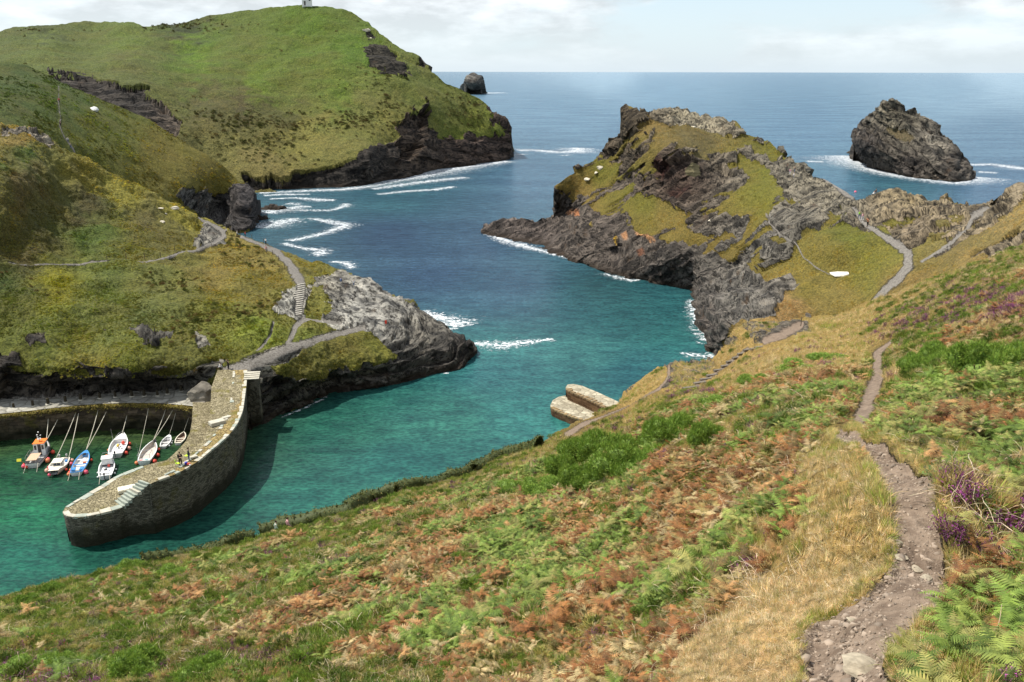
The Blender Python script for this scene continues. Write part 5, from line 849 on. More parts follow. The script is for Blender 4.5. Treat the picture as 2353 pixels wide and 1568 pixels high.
# loose slate chips on the footpath
g = LF['hillside']; ii = np.argwhere((g['nearpath'].reshape(g['px'].shape)) & (g['py'] < 1700)); rs_ = np.random.default_rng(9)
P0 = g['P']; wts = np.array([np.linalg.norm(P0[i, j]-P0[max(i-1, 0), j])*np.linalg.norm(P0[i, j]-P0[i, max(j-1, 0)]) for i, j in ii]); k = rs_.choice(len(ii), 5200, p=wts/wts.sum())
V, Fc, SH = [], [], []; n = 0
for q in k:
    i, j = ii[q]; c = P0[i, j]+rs_.normal(size=3)*A_(.02, .02, 0); s = .008+.022*rs_.uniform()**2.2+(.06*rs_.uniform() if rs_.uniform() < .03 else 0); m_ = 6; an = rs_.uniform(0, 6.28); hh = s*rs_.uniform(.18, .5)
    ang = an+np.sort(rs_.uniform(0, 6.283, m_)); rad = s*rs_.uniform(.7, 1.2, m_); el = rs_.uniform(.5, 1); tx, ty = rs_.normal(size=2)*.18
    x = rad*np.cos(ang); y = rad*np.sin(ang)*el; z = tx*x+ty*y
    lo = np.stack([c[0]+x, c[1]+y, c[2]+z-hh*.6], 1); hi = np.stack([c[0]+x*.86, c[1]+y*.86, c[2]+z+hh], 1); V += [lo, hi]
    for e in range(m_): Fc.append((n+e, n+(e+1) % m_, n+m_+(e+1) % m_, n+m_+e))
    Fc.append((n+m_, n+m_+1, n+m_+2, n+m_+3)); Fc.append((n+m_, n+m_+3, n+m_+4, n+m_+5)); SH += [np.tile(np.array([1, .97, .92])*rs_.uniform(.6, 1.35), (2*m_, 1))]; n += 2*m_
m, t, out, bs = new_mat('slate_chip'); L(t, mixc_(t, 1.0, attr(t, 'shade').outputs['Color'], (.27, .215, .165), 'MULTIPLY'), bs.inputs['Base Color']); bs.inputs['Roughness'].default_value = .85; L(t, bs.outputs[0], out.inputs[0])
o = mesh_np('slate_chips', np.concatenate(V), np.array(Fc), {'shade': np.concatenate(SH)}, m, smooth=False); tag(o, 'loose slate chips strewn on the footpath', 'gravel', kind='stuff')

# ------------------------------------------------------------------ gorse bushes: each one a thing
def make_gorse(name, seed, nl=11, R_=1.3, h=1.0, n=6500, size=.13):
    r_ = np.random.default_rng(seed); q = Q(); cs = [(A_(r_.uniform(-1, 1)*R_*.75, r_.uniform(-1, 1)*R_*.75, h*r_.uniform(.2, .62)), A_(R_*r_.uniform(.22, .42), R_*r_.uniform(.22, .42), h*r_.uniform(.3, .5))) for _ in range(nl)]; cs.append((A_(0, 0, h*.25), A_(R_*.75, R_*.75, h*.45)))
    for c, s in cs:  # solid inner lumps added to block light passing through the leaves
        for a in range(8):
            for b in range(4):
                f = lambda u, v: c+s*.8*A_(math.cos(u*.7854)*math.cos(v*.45-.3), math.sin(u*.7854)*math.cos(v*.45-.3), math.sin(v*.45-.3)); q.quad(f(a, b), f(a+1, b), f(a+1, b+1), f(a, b+1), (.7, .7, .7))
    for k in range(n):
        c, s = cs[r_.integers(len(cs))]; v = r_.normal(size=3); v[2] = abs(v[2])-.25; v /= np.linalg.norm(v); p = c+v*s*r_.uniform(.72, 1.04); b = r_.uniform(.6, 1.3)
        for j in range(3): q.blade(p, v+r_.normal(size=3)*.6+A_(0, 0, .4), r_.normal(size=3), size*r_.uniform(.6, 1.4), size*.17, 0, (b*r_.uniform(.85, 1.2), b, b*.85), 1)
    o = q.mesh(name, MLEAF_G, link=True); me = o.data; at = me.attributes.new('tint', 'FLOAT_VECTOR', 'POINT'); ar = np.tile(np.array([.21, .33, .06], np.float32), (len(me.vertices), 1)); at.data.foreach_set('vector', ar.ravel()); return o
def make_bush(seed, h=1.0, R_=1.3, n=6500, size=.13):
    root = empty('gorse_bush'); f = make_gorse('foliage', seed, 12, R_, h, n, size); f.parent = root
    bm = bmesh.new(); r_ = random.Random(seed)
    for k in range(9): a = r_.uniform(0, 6.28); tube_bm([(0, 0, -.3), (math.cos(a)*R_*.3, math.sin(a)*R_*.3, h*.3), (math.cos(a)*R_*.55, math.sin(a)*R_*.55, h*.62)], .03, 5, bm, .012)
    bm_obj('stem', bm, plain('gorse_wood', S(120, 100, 70), .9, .2), root); return root
gb = [make_bush(3), make_bush(8, .85, 1.5), make_bush(14, 1.1, 1.1)]
spots = [(1395, 1060, 1.6, 'large dark green gorse bush in the middle of the slope, tallest of its clump'), (1450, 1085, 1.3, 'dark green gorse bush at the right end of the big mid-slope clump'), (1330, 1065, 1.3, 'green gorse bush at the upper left of the big mid-slope clump'), (1255, 1135, 1.15, 'rounded gorse bush below and left of the big mid-slope clump'), (1190, 1130, .95, 'low gorse bush at the left end of the mid-slope clump'), (1300, 1105, 1.1, 'small gorse bush filling the middle of the mid-slope clump'), (1340, 1130, .9, 'small gorse bush with dead stems at its foot in the mid-slope clump'),
 (1560, 1010, 1.1, 'bluish green gorse bush up the slope right of the big clump'), (1620, 1025, .8, 'small bluish green gorse bush right of the big clump'), (1500, 1025, .9, 'small gorse bush between the big clump and the bluish one'),
 (2180, 830, .8, 'gorse bush on the bank right of the upper path, nearest its top edge'), (2240, 870, .9, 'broad gorse bush among bright ferns right of the upper path'), (2110, 860, .75, 'gorse bush just right of the narrow stretch of path'), (2320, 850, .8, 'gorse bush at the right edge of the frame by bright ferns'), (2150, 910, .55, 'dark gorse bush low on the bank above the bend in the path'),
 (1900, 830, 1.3, 'flat green gorse patch left of the upper path, its upper end'), (1830, 850, 1.4, 'flat green gorse patch on the slope left of the upper path'), (1740, 880, 1.3, 'flat green gorse patch trailing down toward the jetty'), (1650, 925, 1.1, 'lowest of the flat green gorse patches on the slope'),
 (150, 1540, .7, 'thick gorse bush at the bottom left corner of the view'), (330, 1555, .75, 'thick gorse bush at the bottom edge, right of the corner one'), (480, 1560, .6, 'gorse bush at the bottom edge, left of the purple heather'), (20, 1560, .6, 'gorse bush cut by the lower left corner of the frame'),
 (120, 1365, .8, 'gorse bush on the slope edge above the green water, farthest left'), (300, 1310, 1.0, 'low bright gorse bush on the slope edge below the pier head'), (400, 1320, .9, 'low gorse bush on the slope just below the sea edge'), (60, 1400, .7, 'small gorse bush behind the dead branches at the left edge')]
for i, (x, y, s, lb) in enumerate(spots):
    sc3 = (s, s, s*(.6 if 'flat' in lb else .8 if 'low' in lb else 1.0 if x < 700 else 1.4)); p = on('hillside', x, y)-Vector((0, 0, .15*s))
    if i < 3: o = gb[i]; o.location = p; o.rotation_euler = (0, 0, i*1.3); o.scale = sc3; tag(o, lb, 'gorse bush', 'gorse bushes on the near slope')
    else: dup(gb[i % 3], p, i*1.7, lb, 'gorse bushes on the near slope', 'gorse bush', sc3)
# ------------------------------------------------------------------ overgrown hedge banks along the cliff edge
def hedge(pts, lab, hgt=1.35, wid=1.5):
    P_ = densify([on('hillside', x, y) for x, y in pts], .6); base = P_[0]; r_ = np.random.default_rng(len(P_)); q = Q(); T = np.array(P_)
    Tn = np.gradient(T, axis=0); Tn /= np.linalg.norm(Tn, axis=1)[:, None]; Nn = np.stack([-Tn[:, 1], Tn[:, 0], 0*Tn[:, 0]], 1); prof = [(-.5, -.6), (-.46, .35), (-.36, .8), (0, 1), (.36, .85), (.46, .35), (.5, -.6)]
    rows = [];
    for a, b in prof: v = T+Nn*(a*wid)+np.array([0, 0, 1])*(b*hgt); v = v+Nn*(fbm(v, .7, 4, 3)*.4)[:, None]; v[:, 2] += fbm(v, .35, 4, 5)*.5; rows.append(v)
    k = len(T); V = np.concatenate(rows)-np.array(base); idx = np.arange(len(prof)*k).reshape(len(prof), k)
    root = empty('hedge_bank', base, 0, lab, 'hedge', 'hedge banks along the cliff edge')
    cols = np.tile(np.array([[.06, .075, .022]]), (len(V), 1)); mesh_np('bank', V, np.stack([idx[:-1, :-1], idx[:-1, 1:], idx[1:, 1:], idx[1:, :-1]], -1).reshape(-1, 4), {'tip': np.ones((len(V), 3)), 'tint': cols}, MLEAF_G, parent=root)
    for _ in range(k*150):
        i = r_.integers(len(V)); p = V[i]+r_.normal(size=3)*.10; b = r_.uniform(.6, 1.4); c = (b, b, b) if r_.uniform() < .8 else (1.9*b, 1.2*b, b)
        q.blade(p, r_.normal(size=3)+A_(0, 0, .25), r_.normal(size=3), r_.uniform(.10, .2), .12, 0, c, 1)
    q.mesh('leaves', MLEAF_G, link=True, tint=(.085, .105, .03)).parent = root
hedge([(598, 1236), (660, 1219), (740, 1197), (800, 1181), (850, 1156), (908, 1142)], 'dark overgrown hedge bank along the cliff edge behind the two walkers')
hedge([(912, 1140), (980, 1121), (1078, 1089)], 'dark overgrown hedge bank, the middle one of three along the sea edge'); hedge([(1085, 1086), (1150, 1052), (1200, 1038), (1238, 1030)], 'dark overgrown hedge bank nearest the small jetty')
hedge([(470, 1268), (520, 1261), (580, 1243)], 'short low hedge bank left of the two walkers', .9, 1.2); hedge([(330, 1296), (420, 1280), (455, 1272)], 'low brown-topped hedge bank farthest left on the cliff edge', .7, 1.1)
# ------------------------------------------------------------------ boats
WHITE = plain('white_gelcoat', (.80, .80, .76), .35, .5, .05); CREAM = plain('cream_gelcoat', (.78, .72, .58), .4, .5, .06); GREYD = plain('grey_deck', (.42, .41, .39), .7, .3, .15); LGREY = plain('light_grey_deck', (.60, .60, .58), .6, .3, .12)
BLACKP = plain('black_paint', (.03, .03, .035), .4, .5); BLUEP = plain('blue_paint', (.05, .24, .55), .4, .5, .1); ORANGE = plain('orange_paint', (.85, .20, .03), .45, .5, .08); WOOD = plain('ply_hatch', (.52, .36, .24), .8, .2, .12); GLASSD = plain('dark_window', (.03, .04, .05), .1, .6); STEEL = plain('rail_steel', (.6, .6, .6), .3, .5, .05, metal=.8)
REDF = plain('red_fender', (.80, .09, .05), .4, .5, .1); PINKF = plain('pink_fender', (.85, .12, .18), .4, .5, .1); ORF = plain('orange_fender', (.85, .25, .10), .4, .5, .1); PALEF = plain('faded_fender', (.80, .42, .30), .5, .4, .1); ROPE = plain('mooring_rope', (.50, .46, .36), .9, .1)
def hull(L_, B, fb, root, hm, rim=None, inner=None, blunt=0.0, depth=.42, tr=.78, fl=None):
    """open hull: stern at x=0, bow at x=L; outer skin, inner skin, transom, gunwale"""
    ns = 22; X = np.linspace(0, 1, ns)
    hb = B/2*np.where(X < .45, tr+(1-tr)*np.sin(X/.45*math.pi/2), np.maximum(blunt, np.cos(np.clip((X-.45)/.55, 0, 1)*math.pi/2)**.72)); hb[-1] = max(blunt*B/2, .03); shz = fb+.32*X**2.2
    bm = bmesh.new(); rings = []
    for i, x in enumerate(X):
        o = []
        for a in np.linspace(0, 1, 7): y = hb[i]*(1-(1-a)**2.4)*(.80+.20*a); z = -.30+(shz[i]+.30)*a**1.5+(.25*x**3)*(1-a); o.append((y, z))
        xx = x*L_; ring = [bm.verts.new((xx-(.0 if i < ns-1 else .0)-(1-a_)*.28*x**4*L_*.4, -y, z)) for a_, (y, z) in zip(np.linspace(0, 1, 7)[::-1], o[::-1])] + [bm.verts.new((xx-(1-a_)*.28*x**4*L_*.4, y, z)) for a_, (y, z) in zip(np.linspace(0, 1, 7)[1:], o[1:])]; rings.append(ring)
    for A, Bq in zip(rings[:-1], rings[1:]):
        for k in range(len(A)-1): bm.faces.new((A[k], A[k+1], Bq[k+1], Bq[k]))
    bm.faces.new(rings[0][::-1]); bmesh.ops.recalc_face_normals(bm, faces=bm.faces[:]); h = bm_obj('hull', bm, hm, root, True)
    bm = bmesh.new(); ir = []; fz = fb-depth
    for i, x in enumerate(X):
        w = max(hb[i]-.09, .02); ir.append([bm.verts.new((x*L_*(.97)+.04, s*w, shz[i]-.02)) if q == 0 else bm.verts.new((x*L_*.95+.05, s*w*.86, fz+.06*x)) for s, q in ((-1, 0), (-1, 1), (1, 1), (1, 0))])
    for A, Bq in zip(ir[:-1], ir[1:]):
        for k in range(3): bm.faces.new((A[k], Bq[k], Bq[k+1], A[k+1]))
    bm.faces.new(ir[0]); bmesh.ops.recalc_face_normals(bm, faces=bm.faces[:]); bm_obj('interior', bm, inner or GREYD, root)
    bm = bmesh.new(); R_ = []
    for i, x in enumerate(X):
        w = hb[i]; z = shz[i]+.01; R_.append([bm.verts.new((x*L_, s*u, z+dz)) for s in (-1, 1) for u, dz in ((w+.035, -.05), (w+.03, .03), (max(w-.10, .0), .03), (max(w-.10, 0), -.04))])
    for A, Bq in zip(R_[:-1], R_[1:]):
        for o_ in (0, 4):
            for k in range(3): bm.faces.new((A[o_+k], A[o_+k+1], Bq[o_+k+1], Bq[o_+k]))
    bmesh.ops.recalc_face_normals(bm, faces=bm.faces[:]); box_bm(.04, 0, shz[0]-.01, .12, hb[0]*2+.06, .08, bm); bm_obj('gunwale', bm, rim or WHITE, root, False)
    return dict(L=L_, hb=lambda x: float(np.interp(x, X, hb)), z=lambda x: float(np.interp(x, X, shz)), fz=fz)
def thwart(root, H_, x, mat, w=.26): bm_obj('thwart', box_bm(x*H_['L'], 0, H_['z'](x)-.14, w, H_['hb'](x)*2-.14, .05), mat, root, bevel=.01)
def foredeck(root, H_, x0, mat, rise=.06):
    bm = bmesh.new(); a = []
    for x in np.linspace(x0, .99, 9): w = max(H_['hb'](x)-.03, .02); z = H_['z'](x)+.035; a.append([bm.verts.new((x*H_['L'], -w, z)), bm.verts.new((x*H_['L'], 0, z+rise*(1-x)*3)), bm.verts.new((x*H_['L'], w, z))])
    for A, Bq in zip(a[:-1], a[1:]):
        for k in range(2): bm.faces.new((A[k], Bq[k], Bq[k+1], A[k+1]))
    lo = [bm.verts.new((x0*H_['L'], s*(H_['hb'](x0)-.03), H_['fz'])) for s in (-1, 1)]; bm.faces.new((a[0][0], a[0][1], a[0][2], lo[1], lo[0])); bmesh.ops.recalc_face_normals(bm, faces=bm.faces[:]); bm_obj('foredeck', bm, mat, root)
def outboard(root, x, y, z, mat=None):
    o = bm_obj('outboard_engine', box_bm(x-.16, y, z+.24, .30, .24, .34, rot=Matrix.Rotation(.1, 4, 'Y')), mat or BLACKP, root, bevel=.05); leg = bm_obj('leg', tube_bm([(x-.18, y, z+.1), (x-.25, y, z-.55)], .06, 8), BLACKP, o)
    bm_obj('propeller', lathe_bm([(.02, -.02), (.13, 0), (.02, .03)], 8, (x-.27, y, z-.56)), BLACKP, o)
def cabin(root, x0, x1, w, z0, z1, mat, roofm, door=True, rake=.12):
    bm = bmesh.new(); lo = [(x0, -w), (x1, -w*.86), (x1, w*.86), (x0, w)]; b = [bm.verts.new((x, y, z0)) for x, y in lo]; t_ = [bm.verts.new((x-(rake if i in (1, 2) else 0), y*.93, z1)) for i, (x, y) in enumerate(lo)]
    for i in range(4): bm.faces.new((b[i], b[(i+1) % 4], t_[(i+1) % 4], t_[i]))
    bm.faces.new(t_); bmesh.ops.recalc_face_normals(bm, faces=bm.faces[:]); c = bm_obj('cabin', bm, mat, root)
    hz_ = z1-z0; xm = (x0+x1)/2
    for s in (-1, 1): bm_obj('window', box_bm(xm-.05, s*w*.925, z0+hz_*.66, (x1-x0)*.55, .05, hz_*.34), GLASSD, c)
    for s in (-.45, .45): bm_obj('window', box_bm(x1-rake*.62+.02, s*w*.8, z0+hz_*.68, .05, w*.6, hz_*.36, rot=Matrix.Rotation(-math.atan(rake/hz_), 4, 'Y')), GLASSD, c)
    if door: bm_obj('door', box_bm(x0-.02, -.05, z0+hz_*.48, .05, w*.55, hz_*.9), BLACKP, c)
    for s in ((-.62, .62) if door else ()): bm_obj('window', box_bm(x0-.01, s*w, z0+hz_*.68, .05, w*.36, hz_*.36), GLASSD, c)
    bm_obj('roof', box_bm(xm-.06, 0, z1+.03, x1-x0+.22, w*2.05, .07), roofm, c, bevel=.03); return c
def boat_frame(stern, bow, label, cat='boat', z=.45):
    a = W(*stern, z); b = W(*bow, z); d = b-a; rz = math.atan2(d.y, d.x); return empty('moored_boat' if cat == 'boat' else 'dinghy', (a.x, a.y, 0), rz, label, cat, 'boats moored in the inner harbour'), math.hypot(d.x, d.y)
def bpt(root, x, y, z): return Matrix.LocRotScale(root.location, root.rotation_euler, None) @ Vector((x, y, z))
def crate(root, x, y, z, mat, s=(.4, .3, .25), nm='crate'): bm_obj(nm, box_bm(x, y, z+s[2]/2, *s), mat, root, bevel=.02)
BOATS = {}
# 1 the working boat with the orange roof
b, L_ = boat_frame((75, 1070), (109, 1022), 'black and white workboat with an orange wheelhouse roof and a pale hatch board'); Hh = hull(L_, 2.7, .85, b, WHITE, BLACKP, GREYD, depth=.5); BOATS['workboat'] = (b, Hh)
cabin(b, L_*.50, L_*.74, .85, .35, 2.35, WHITE, ORANGE); foredeck(b, Hh, .72, GREYD); bm_obj('hatch_board', box_bm(L_*.22, .25, 1.12, L_*.34, 1.5, .06), WOOD, b, bevel=.01)
for x, y in ((.08, -.3), (.08, .8), (.36, -.3), (.36, .8)): bm_obj('trestle_leg', tube_bm([(L_*x, y, .4), (L_*x, y, 1.1)], .04), STEEL, b)
ms_ = bm_obj('mast', tube_bm([(L_*.60, 0, 2.4), (L_*.60, 0, 4.0)], .04), BLACKP, b); bm_obj('radar', lathe_bm([(.05, 0), (.28, .03), (.28, .14), (.05, .2)], 14, (L_*.60, 0, 2.75)), WHITE, ms_)
for z_, y_ in ((3.95, .0), (3.5, .22), (3.4, -.25), (3.15, .18)): bm_obj('lamp', lathe_bm([(.03, -.08), (.10, -.04), (.10, .06), (.03, .1)], 10, (L_*.60, y_, z_)), WHITE, ms_)
bm = bmesh.new(); [tube_bm([(L_*x, y, .9), (L_*x, y, 1.5)], .025, 6, bm) for x, y in ((.1, 1.15), (.3, 1.25), (.48, 1.3))]; tube_bm([(L_*.1, 1.15, 1.5), (L_*.3, 1.25, 1.5), (L_*.48, 1.3, 1.5)], .025, 6, bm); bm_obj('side_rail', bm, STEEL, b)
fs = bm_obj('flag_staff', tube_bm([(.05, .95, .8), (-.75, 1.35, 1.7)], .03), plain('red_staff', (.6, .08, .04)), b); bm_obj('flag', box_bm(-.78, 1.45, 1.85, .10, .62, .45, rot=Matrix.Rotation(.5, 4, 'Y')), plain('yellow_flag', (.80, .72, .05)), fs)
# 2 cream cuddy boat, bow toward the camera
b, L_ = boat_frame((145, 1054), (122.5, 1089), 'cream cabin boat with a blunt bow facing the camera and two grey engines', z=.6); Hh = hull(L_, 2.5, .75, b, CREAM, CREAM, LGREY, blunt=.55); BOATS['cream'] = (b, Hh)
foredeck(b, Hh, .60, CREAM); cabin(b, L_*.36, L_*.64, .72, .5, 1.45, CREAM, CREAM, False, .35)
for y in (-.5, .5): outboard(b, -.02, y, .85, GREYD)
crate(b, .7, .6, .35, BLUEP); crate(b, .8, -.5, .35, REDF, (.3, .3, .3))
# 3 blue and white open boat
b, L_ = boat_frame((175, 1088), (200, 1041), 'narrow open boat painted pale blue and white with a blue engine box'); Hh = hull(L_, 2.1, .65, b, WHITE, BLUEP, LGREY, depth=.42); BOATS['blue'] = (b, Hh)
foredeck(b, Hh, .84, BLUEP); thwart(b, Hh, .62, WHITE); thwart(b, Hh, .40, BLUEP)
for y_ in (-.55, 0, .55): crate(b, L_*.17, y_, .42, BLUEP if y_ else WHITE, (.85, .5, .28), 'engine_box')
crate(b, L_*.52, -.35, .25, plain('bucket_red', (.6, .16, .08)), (.35, .35, .3), 'basket'); bm_obj('antenna', tube_bm([(L_*.1, .85, .6), (L_*.1, .95, 2.4)], .02), STEEL, b); crate(b, L_*.80, 0, .8, BLACKP, (.35, .4, .25), 'hauler')
# 4 white open boat
b, L_ = boat_frame((265, 1047), (282.5, 1004), 'broad white open boat full of gear with a black outboard, farthest out from the pier'); Hh = hull(L_, 2.6, .75, b, WHITE, WHITE, LGREY, depth=.5); BOATS['white'] = (b, Hh)
foredeck(b, Hh, .72, WHITE); outboard(b, -.05, 0, .85); bm_obj('engine_well', box_bm(.35, 0, .62, .5, 2.0, .3), WHITE, b, bevel=.04); crate(b, L_*.55, .3, .25, plain('yellow_bag', (.75, .5, .06)), (.6, .25, .3), 'bag')
for k in range(7): crate(b, L_*(.38+.04*k), -.5+.16*(k*3 % 7), .25, (GREYD, BLACKP, WHITE)[k % 3], (.22, .2, .2), 'gear')
bm_obj('bow_rail', tube_bm([(L_*.80, Hh['hb'](.8), 1.15), (L_*.93, Hh['hb'](.93)*.9, 1.4), (L_*1.0, 0, 1.45), (L_*.93, -Hh['hb'](.93)*.9, 1.4), (L_*.80, -Hh['hb'](.8), 1.15)], .025), STEEL, b); bm_obj('antenna', tube_bm([(L_*.7, 1.1, .9), (L_*.72, 1.2, 2.9)], .018), STEEL, b)
# 5 small white cuddy boat
b, L_ = boat_frame((242, 1096), (250, 1054), 'small white boat with a shelter over the bow, closest to the low pier head'); Hh = hull(L_, 2.2, .65, b, WHITE, WHITE, LGREY); BOATS['cuddy'] = (b, Hh)
foredeck(b, Hh, .72, WHITE); c = cabin(b, L_*.62, L_*.80, .80, .6, 1.55, WHITE, WHITE, False, .3); outboard(b, -.05, .1, .75); bm_obj('windscreen_rail', tube_bm([(L_*.82, .8, 1.6), (L_*.86, .6, 1.9), (L_*.86, -.6, 1.9), (L_*.82, -.8, 1.6)], .025), STEEL, b)
thwart(b, Hh, .25, WHITE); crate(b, L_*.45, .2, .25, BLACKP, (.5, .4, .12), 'cushion'); crate(b, L_*.36, -.4, .25, plain('navy', (.03, .05, .12)), (.4, .3, .1), 'cushion')
# 6 white open boat with a stern rail
b, L_ = boat_frame((331, 1064), (354, 1021), 'white open boat with a tubular stern frame, half hidden by the pier'); Hh = hull(L_, 2.3, .8, b, WHITE, WHITE, plain('tan_sole', (.50, .44, .38), .7, .3), depth=.55); BOATS['frame'] = (b, Hh)
bm = bmesh.new(); 
for s in (-.9, .9): tube_bm([(L_*.02, s, .8), (L_*.02, s, 1.7), (L_*.28, s, 1.7), (L_*.28, s, .85)], .03, 6, bm)
tube_bm([(L_*.28, -.9, 1.7), (L_*.28, .9, 1.7)], .03, 6, bm); tube_bm([(L_*.02, -.9, 1.7), (L_*.02, .9, 1.7)], .03, 6, bm); bm_obj('stern_frame', bm, STEEL, b); bm_obj('antenna', tube_bm([(L_*.2, 1.0, .9), (L_*.2, 1.1, 3.2)], .018), STEEL, b)
thwart(b, Hh, .12, LGREY, .5); crate(b, L_*.93, -.35, 1.0, BLACKP, (.45, .35, .4), 'winch'); crate(b, L_*.06, .5, .5, REDF, (.3, .4, .3)); crate(b, L_*.06, -.3, .5, plain('teal_crate', (.1, .35, .35)), (.3, .4, .3))
# 7, 8 rowing dinghies
for key, st, bo, B, lab, rimm, inn in (('d7', (374, 1026.5), (390, 1003.5), 1.45, 'white rowing dinghy with pale thwarts and small white fenders', WHITE, GREYD), ('d8', (408.5, 1018.5), (423, 996.8), 1.5, 'small rowing dinghy with a brown interior, tight against the pier', CREAM, plain('brown_sole', (.22, .15, .11), .8, .2))):
    b, L_ = boat_frame(st, bo, lab, 'dinghy', .4); Hh = hull(L_, B, .42, b, WHITE, rimm, inn, depth=.3, tr=.62); BOATS[key] = (b, Hh)
    for x in ((.18, .45, .72) if key == 'd7' else (.15, .32, .52)): thwart(b, Hh, x, WHITE if key == 'd7' else CREAM, .2)
    if key == 'd7': foredeck(b, Hh, .82, WHITE)
# fenders and buoys hang outside each boat, so they are things of their own
def fender(p, r, mat, lab, grp): o = bm_obj('fender', lathe_bm([(.02, -1), (.45, -.9), (.8, -.6), (.98, -.2), (1, .1), (.85, .55), (.55, .85), (.22, 1.0), (.14, 1.22), (.02, 1.25)], 16), mat, None, True); o.location = p; o.scale = (r,)*3; tag(o, lab, 'fender', grp)
FN = {'workboat': ('beside the workboat with the orange roof', [(.62, -1, REDF, .33), (.22, -1, ORF, .36), (.28, -1, PINKF, .30), (.04, 1, PINKF, .30), (.10, 1, REDF, .28), (.0, .7, REDF, .22)]), 'cream': ('beside the cream cabin boat', [(.05, 1, PALEF, .30), (.30, 1, PINKF, .30), (.66, 1, REDF, .2), (.95, -.7, PINKF, .24), (.62, -1, PALEF, .33), (.4, -1, PINKF, .25)]),
 'blue': ('beside the blue and white open boat', [(.06, 1, ORF, .28), (.14, 1, REDF, .24), (.26, 1, ORF, .22), (.08, -1, PINKF, .34), (.66, -1, REDF, .2)]), 'white': ('beside the broad white open boat', [(.06, 1, ORF, .3), (.38, 1, ORF, .2), (.14, -1, REDF, .28), (.38, -1, PALEF, .3), (.62, -1, REDF, .25)]),
 'frame': ('beside the white boat with the stern frame', [(.08, 1, ORF, .28), (.10, -1.1, REDF, .32), (.42, -1, REDF, .28), (.72, -1, REDF, .22)]), 'cuddy': ('beside the small white boat with the bow shelter', [(.12, 1, WHITE, .15), (.35, 1, WHITE, .15), (.2, -1, WHITE, .15), (.4, -1, WHITE, .15)]), 'd7': ('beside the white rowing dinghy', [(.2, -1, WHITE, .16), (.45, -1, WHITE, .16), (.65, -1, WHITE, .13)])}
for key, (wh, lst) in FN.items():
    b, Hh = BOATS[key]
    for x, s, mt, r in lst:
        nm = {'red_fender': 'red', 'pink_fender': 'pink', 'orange_fender': 'orange', 'faded_fender': 'faded orange', 'white_gelcoat': 'small white'}[mt.name]
        fender(bpt(b, x*Hh['L'], s*(Hh['hb'](x)+r*.95), Hh['z'](x)*.35), r, mt, '%s round fender %s' % (nm, wh), '%s fenders %s' % (nm, wh))
o = bm_obj('fender', lathe_bm([(.02, -1), (.8, -.6), (1, .1), (.55, .85), (.14, 1.22)], 14), REDF, None, True); o.location = bpt(BOATS['white'][0], BOATS['white'][1]['L']*.6, -.5, .62); o.scale = (.3,)*3; tag(o, 'red round fender lying inside the broad white open boat', 'fender')
o = bm_obj('fender', lathe_bm([(.02, -1), (.8, -.6), (1, .1), (.55, .85), (.14, 1.22)], 14), REDF, None, True); o.location = bpt(BOATS['cuddy'][0], BOATS['cuddy'][1]['L']*.58, -.2, .5); o.scale = (.22,)*3; tag(o, 'red round fender lying inside the small shelter boat', 'fender')
# mooring ropes from the quay rim to the bows
def rope(p, q, sag, r, lab): pts = [Vector(p).lerp(Vector(q), k/12)-Vector((0, 0, sag*4*(k/12)*(1-k/12))) for k in range(13)]; o = bm_obj('mooring_rope', tube_bm(pts, r, 6), ROPE, None, True); tag(o, lab, 'rope', 'mooring ropes from the quay to the boats')
def qz(x, y): return W(x/3.251, 783.7+y/3.251, 4.3)
names = {'workboat': 'the orange-roofed workboat', 'cream': 'the cream cabin boat', 'blue': 'the blue and white boat', 'white': 'the broad white boat', 'frame': 'the boat with the stern frame', 'd7': 'the white rowing dinghy', 'd8': 'the brown-floored dinghy'}
for key, x, y, xb, s, ld in (('workboat', 365, 500, .97, 0, 'left of two'), ('workboat', 478, 478, .97, 0, 'right of two'), ('cream', 592, 470, .02, -.9, 'left of two'), ('cream', 600, 470, .02, .9, 'right of two'), ('blue', 745, 468, .97, 0, 'left of two'), ('blue', 825, 460, .97, 0, 'right of two'), ('white', 972, 440, .98, 0, 'the only one'),
   ('frame', 1252, 470, .98, 0, 'left of two'), ('frame', 1310, 480, .98, 0, 'right of two'), ('d7', 1325, 480, 1, 0, 'thin, the only one'), ('d8', 1430, 490, 1, 0, 'thin, the only one')):
    b, Hh = BOATS[key]; rope(qz(x, y), bpt(b, xb*Hh['L'], s, Hh['z'](xb)+.1), .25, .055 if key[0] != 'd' else .035, 'taut mooring rope from the quay to %s, %s' % (names[key], ld))
rope(qz(1112, 490), W(1028/3.251, 783.7+880/3.251, 0), .1, .03, 'thin dark slack rope running from the quay into open water')
for key, s in (('workboat', .8), ('workboat', -.8), ('cuddy', .7), ('cuddy', -.6), ('blue', .8), ('blue', -.5)):
    b, Hh = BOATS[key]; rope(bpt(b, .05, s, Hh['z'](0)), bpt(b, -2.6, s*1.25, -.5), .05, .035, 'stern line dropping into the water behind %s, its %s one' % (names.get(key, 'the small shelter boat'), 'left' if s > 0 else 'right'))

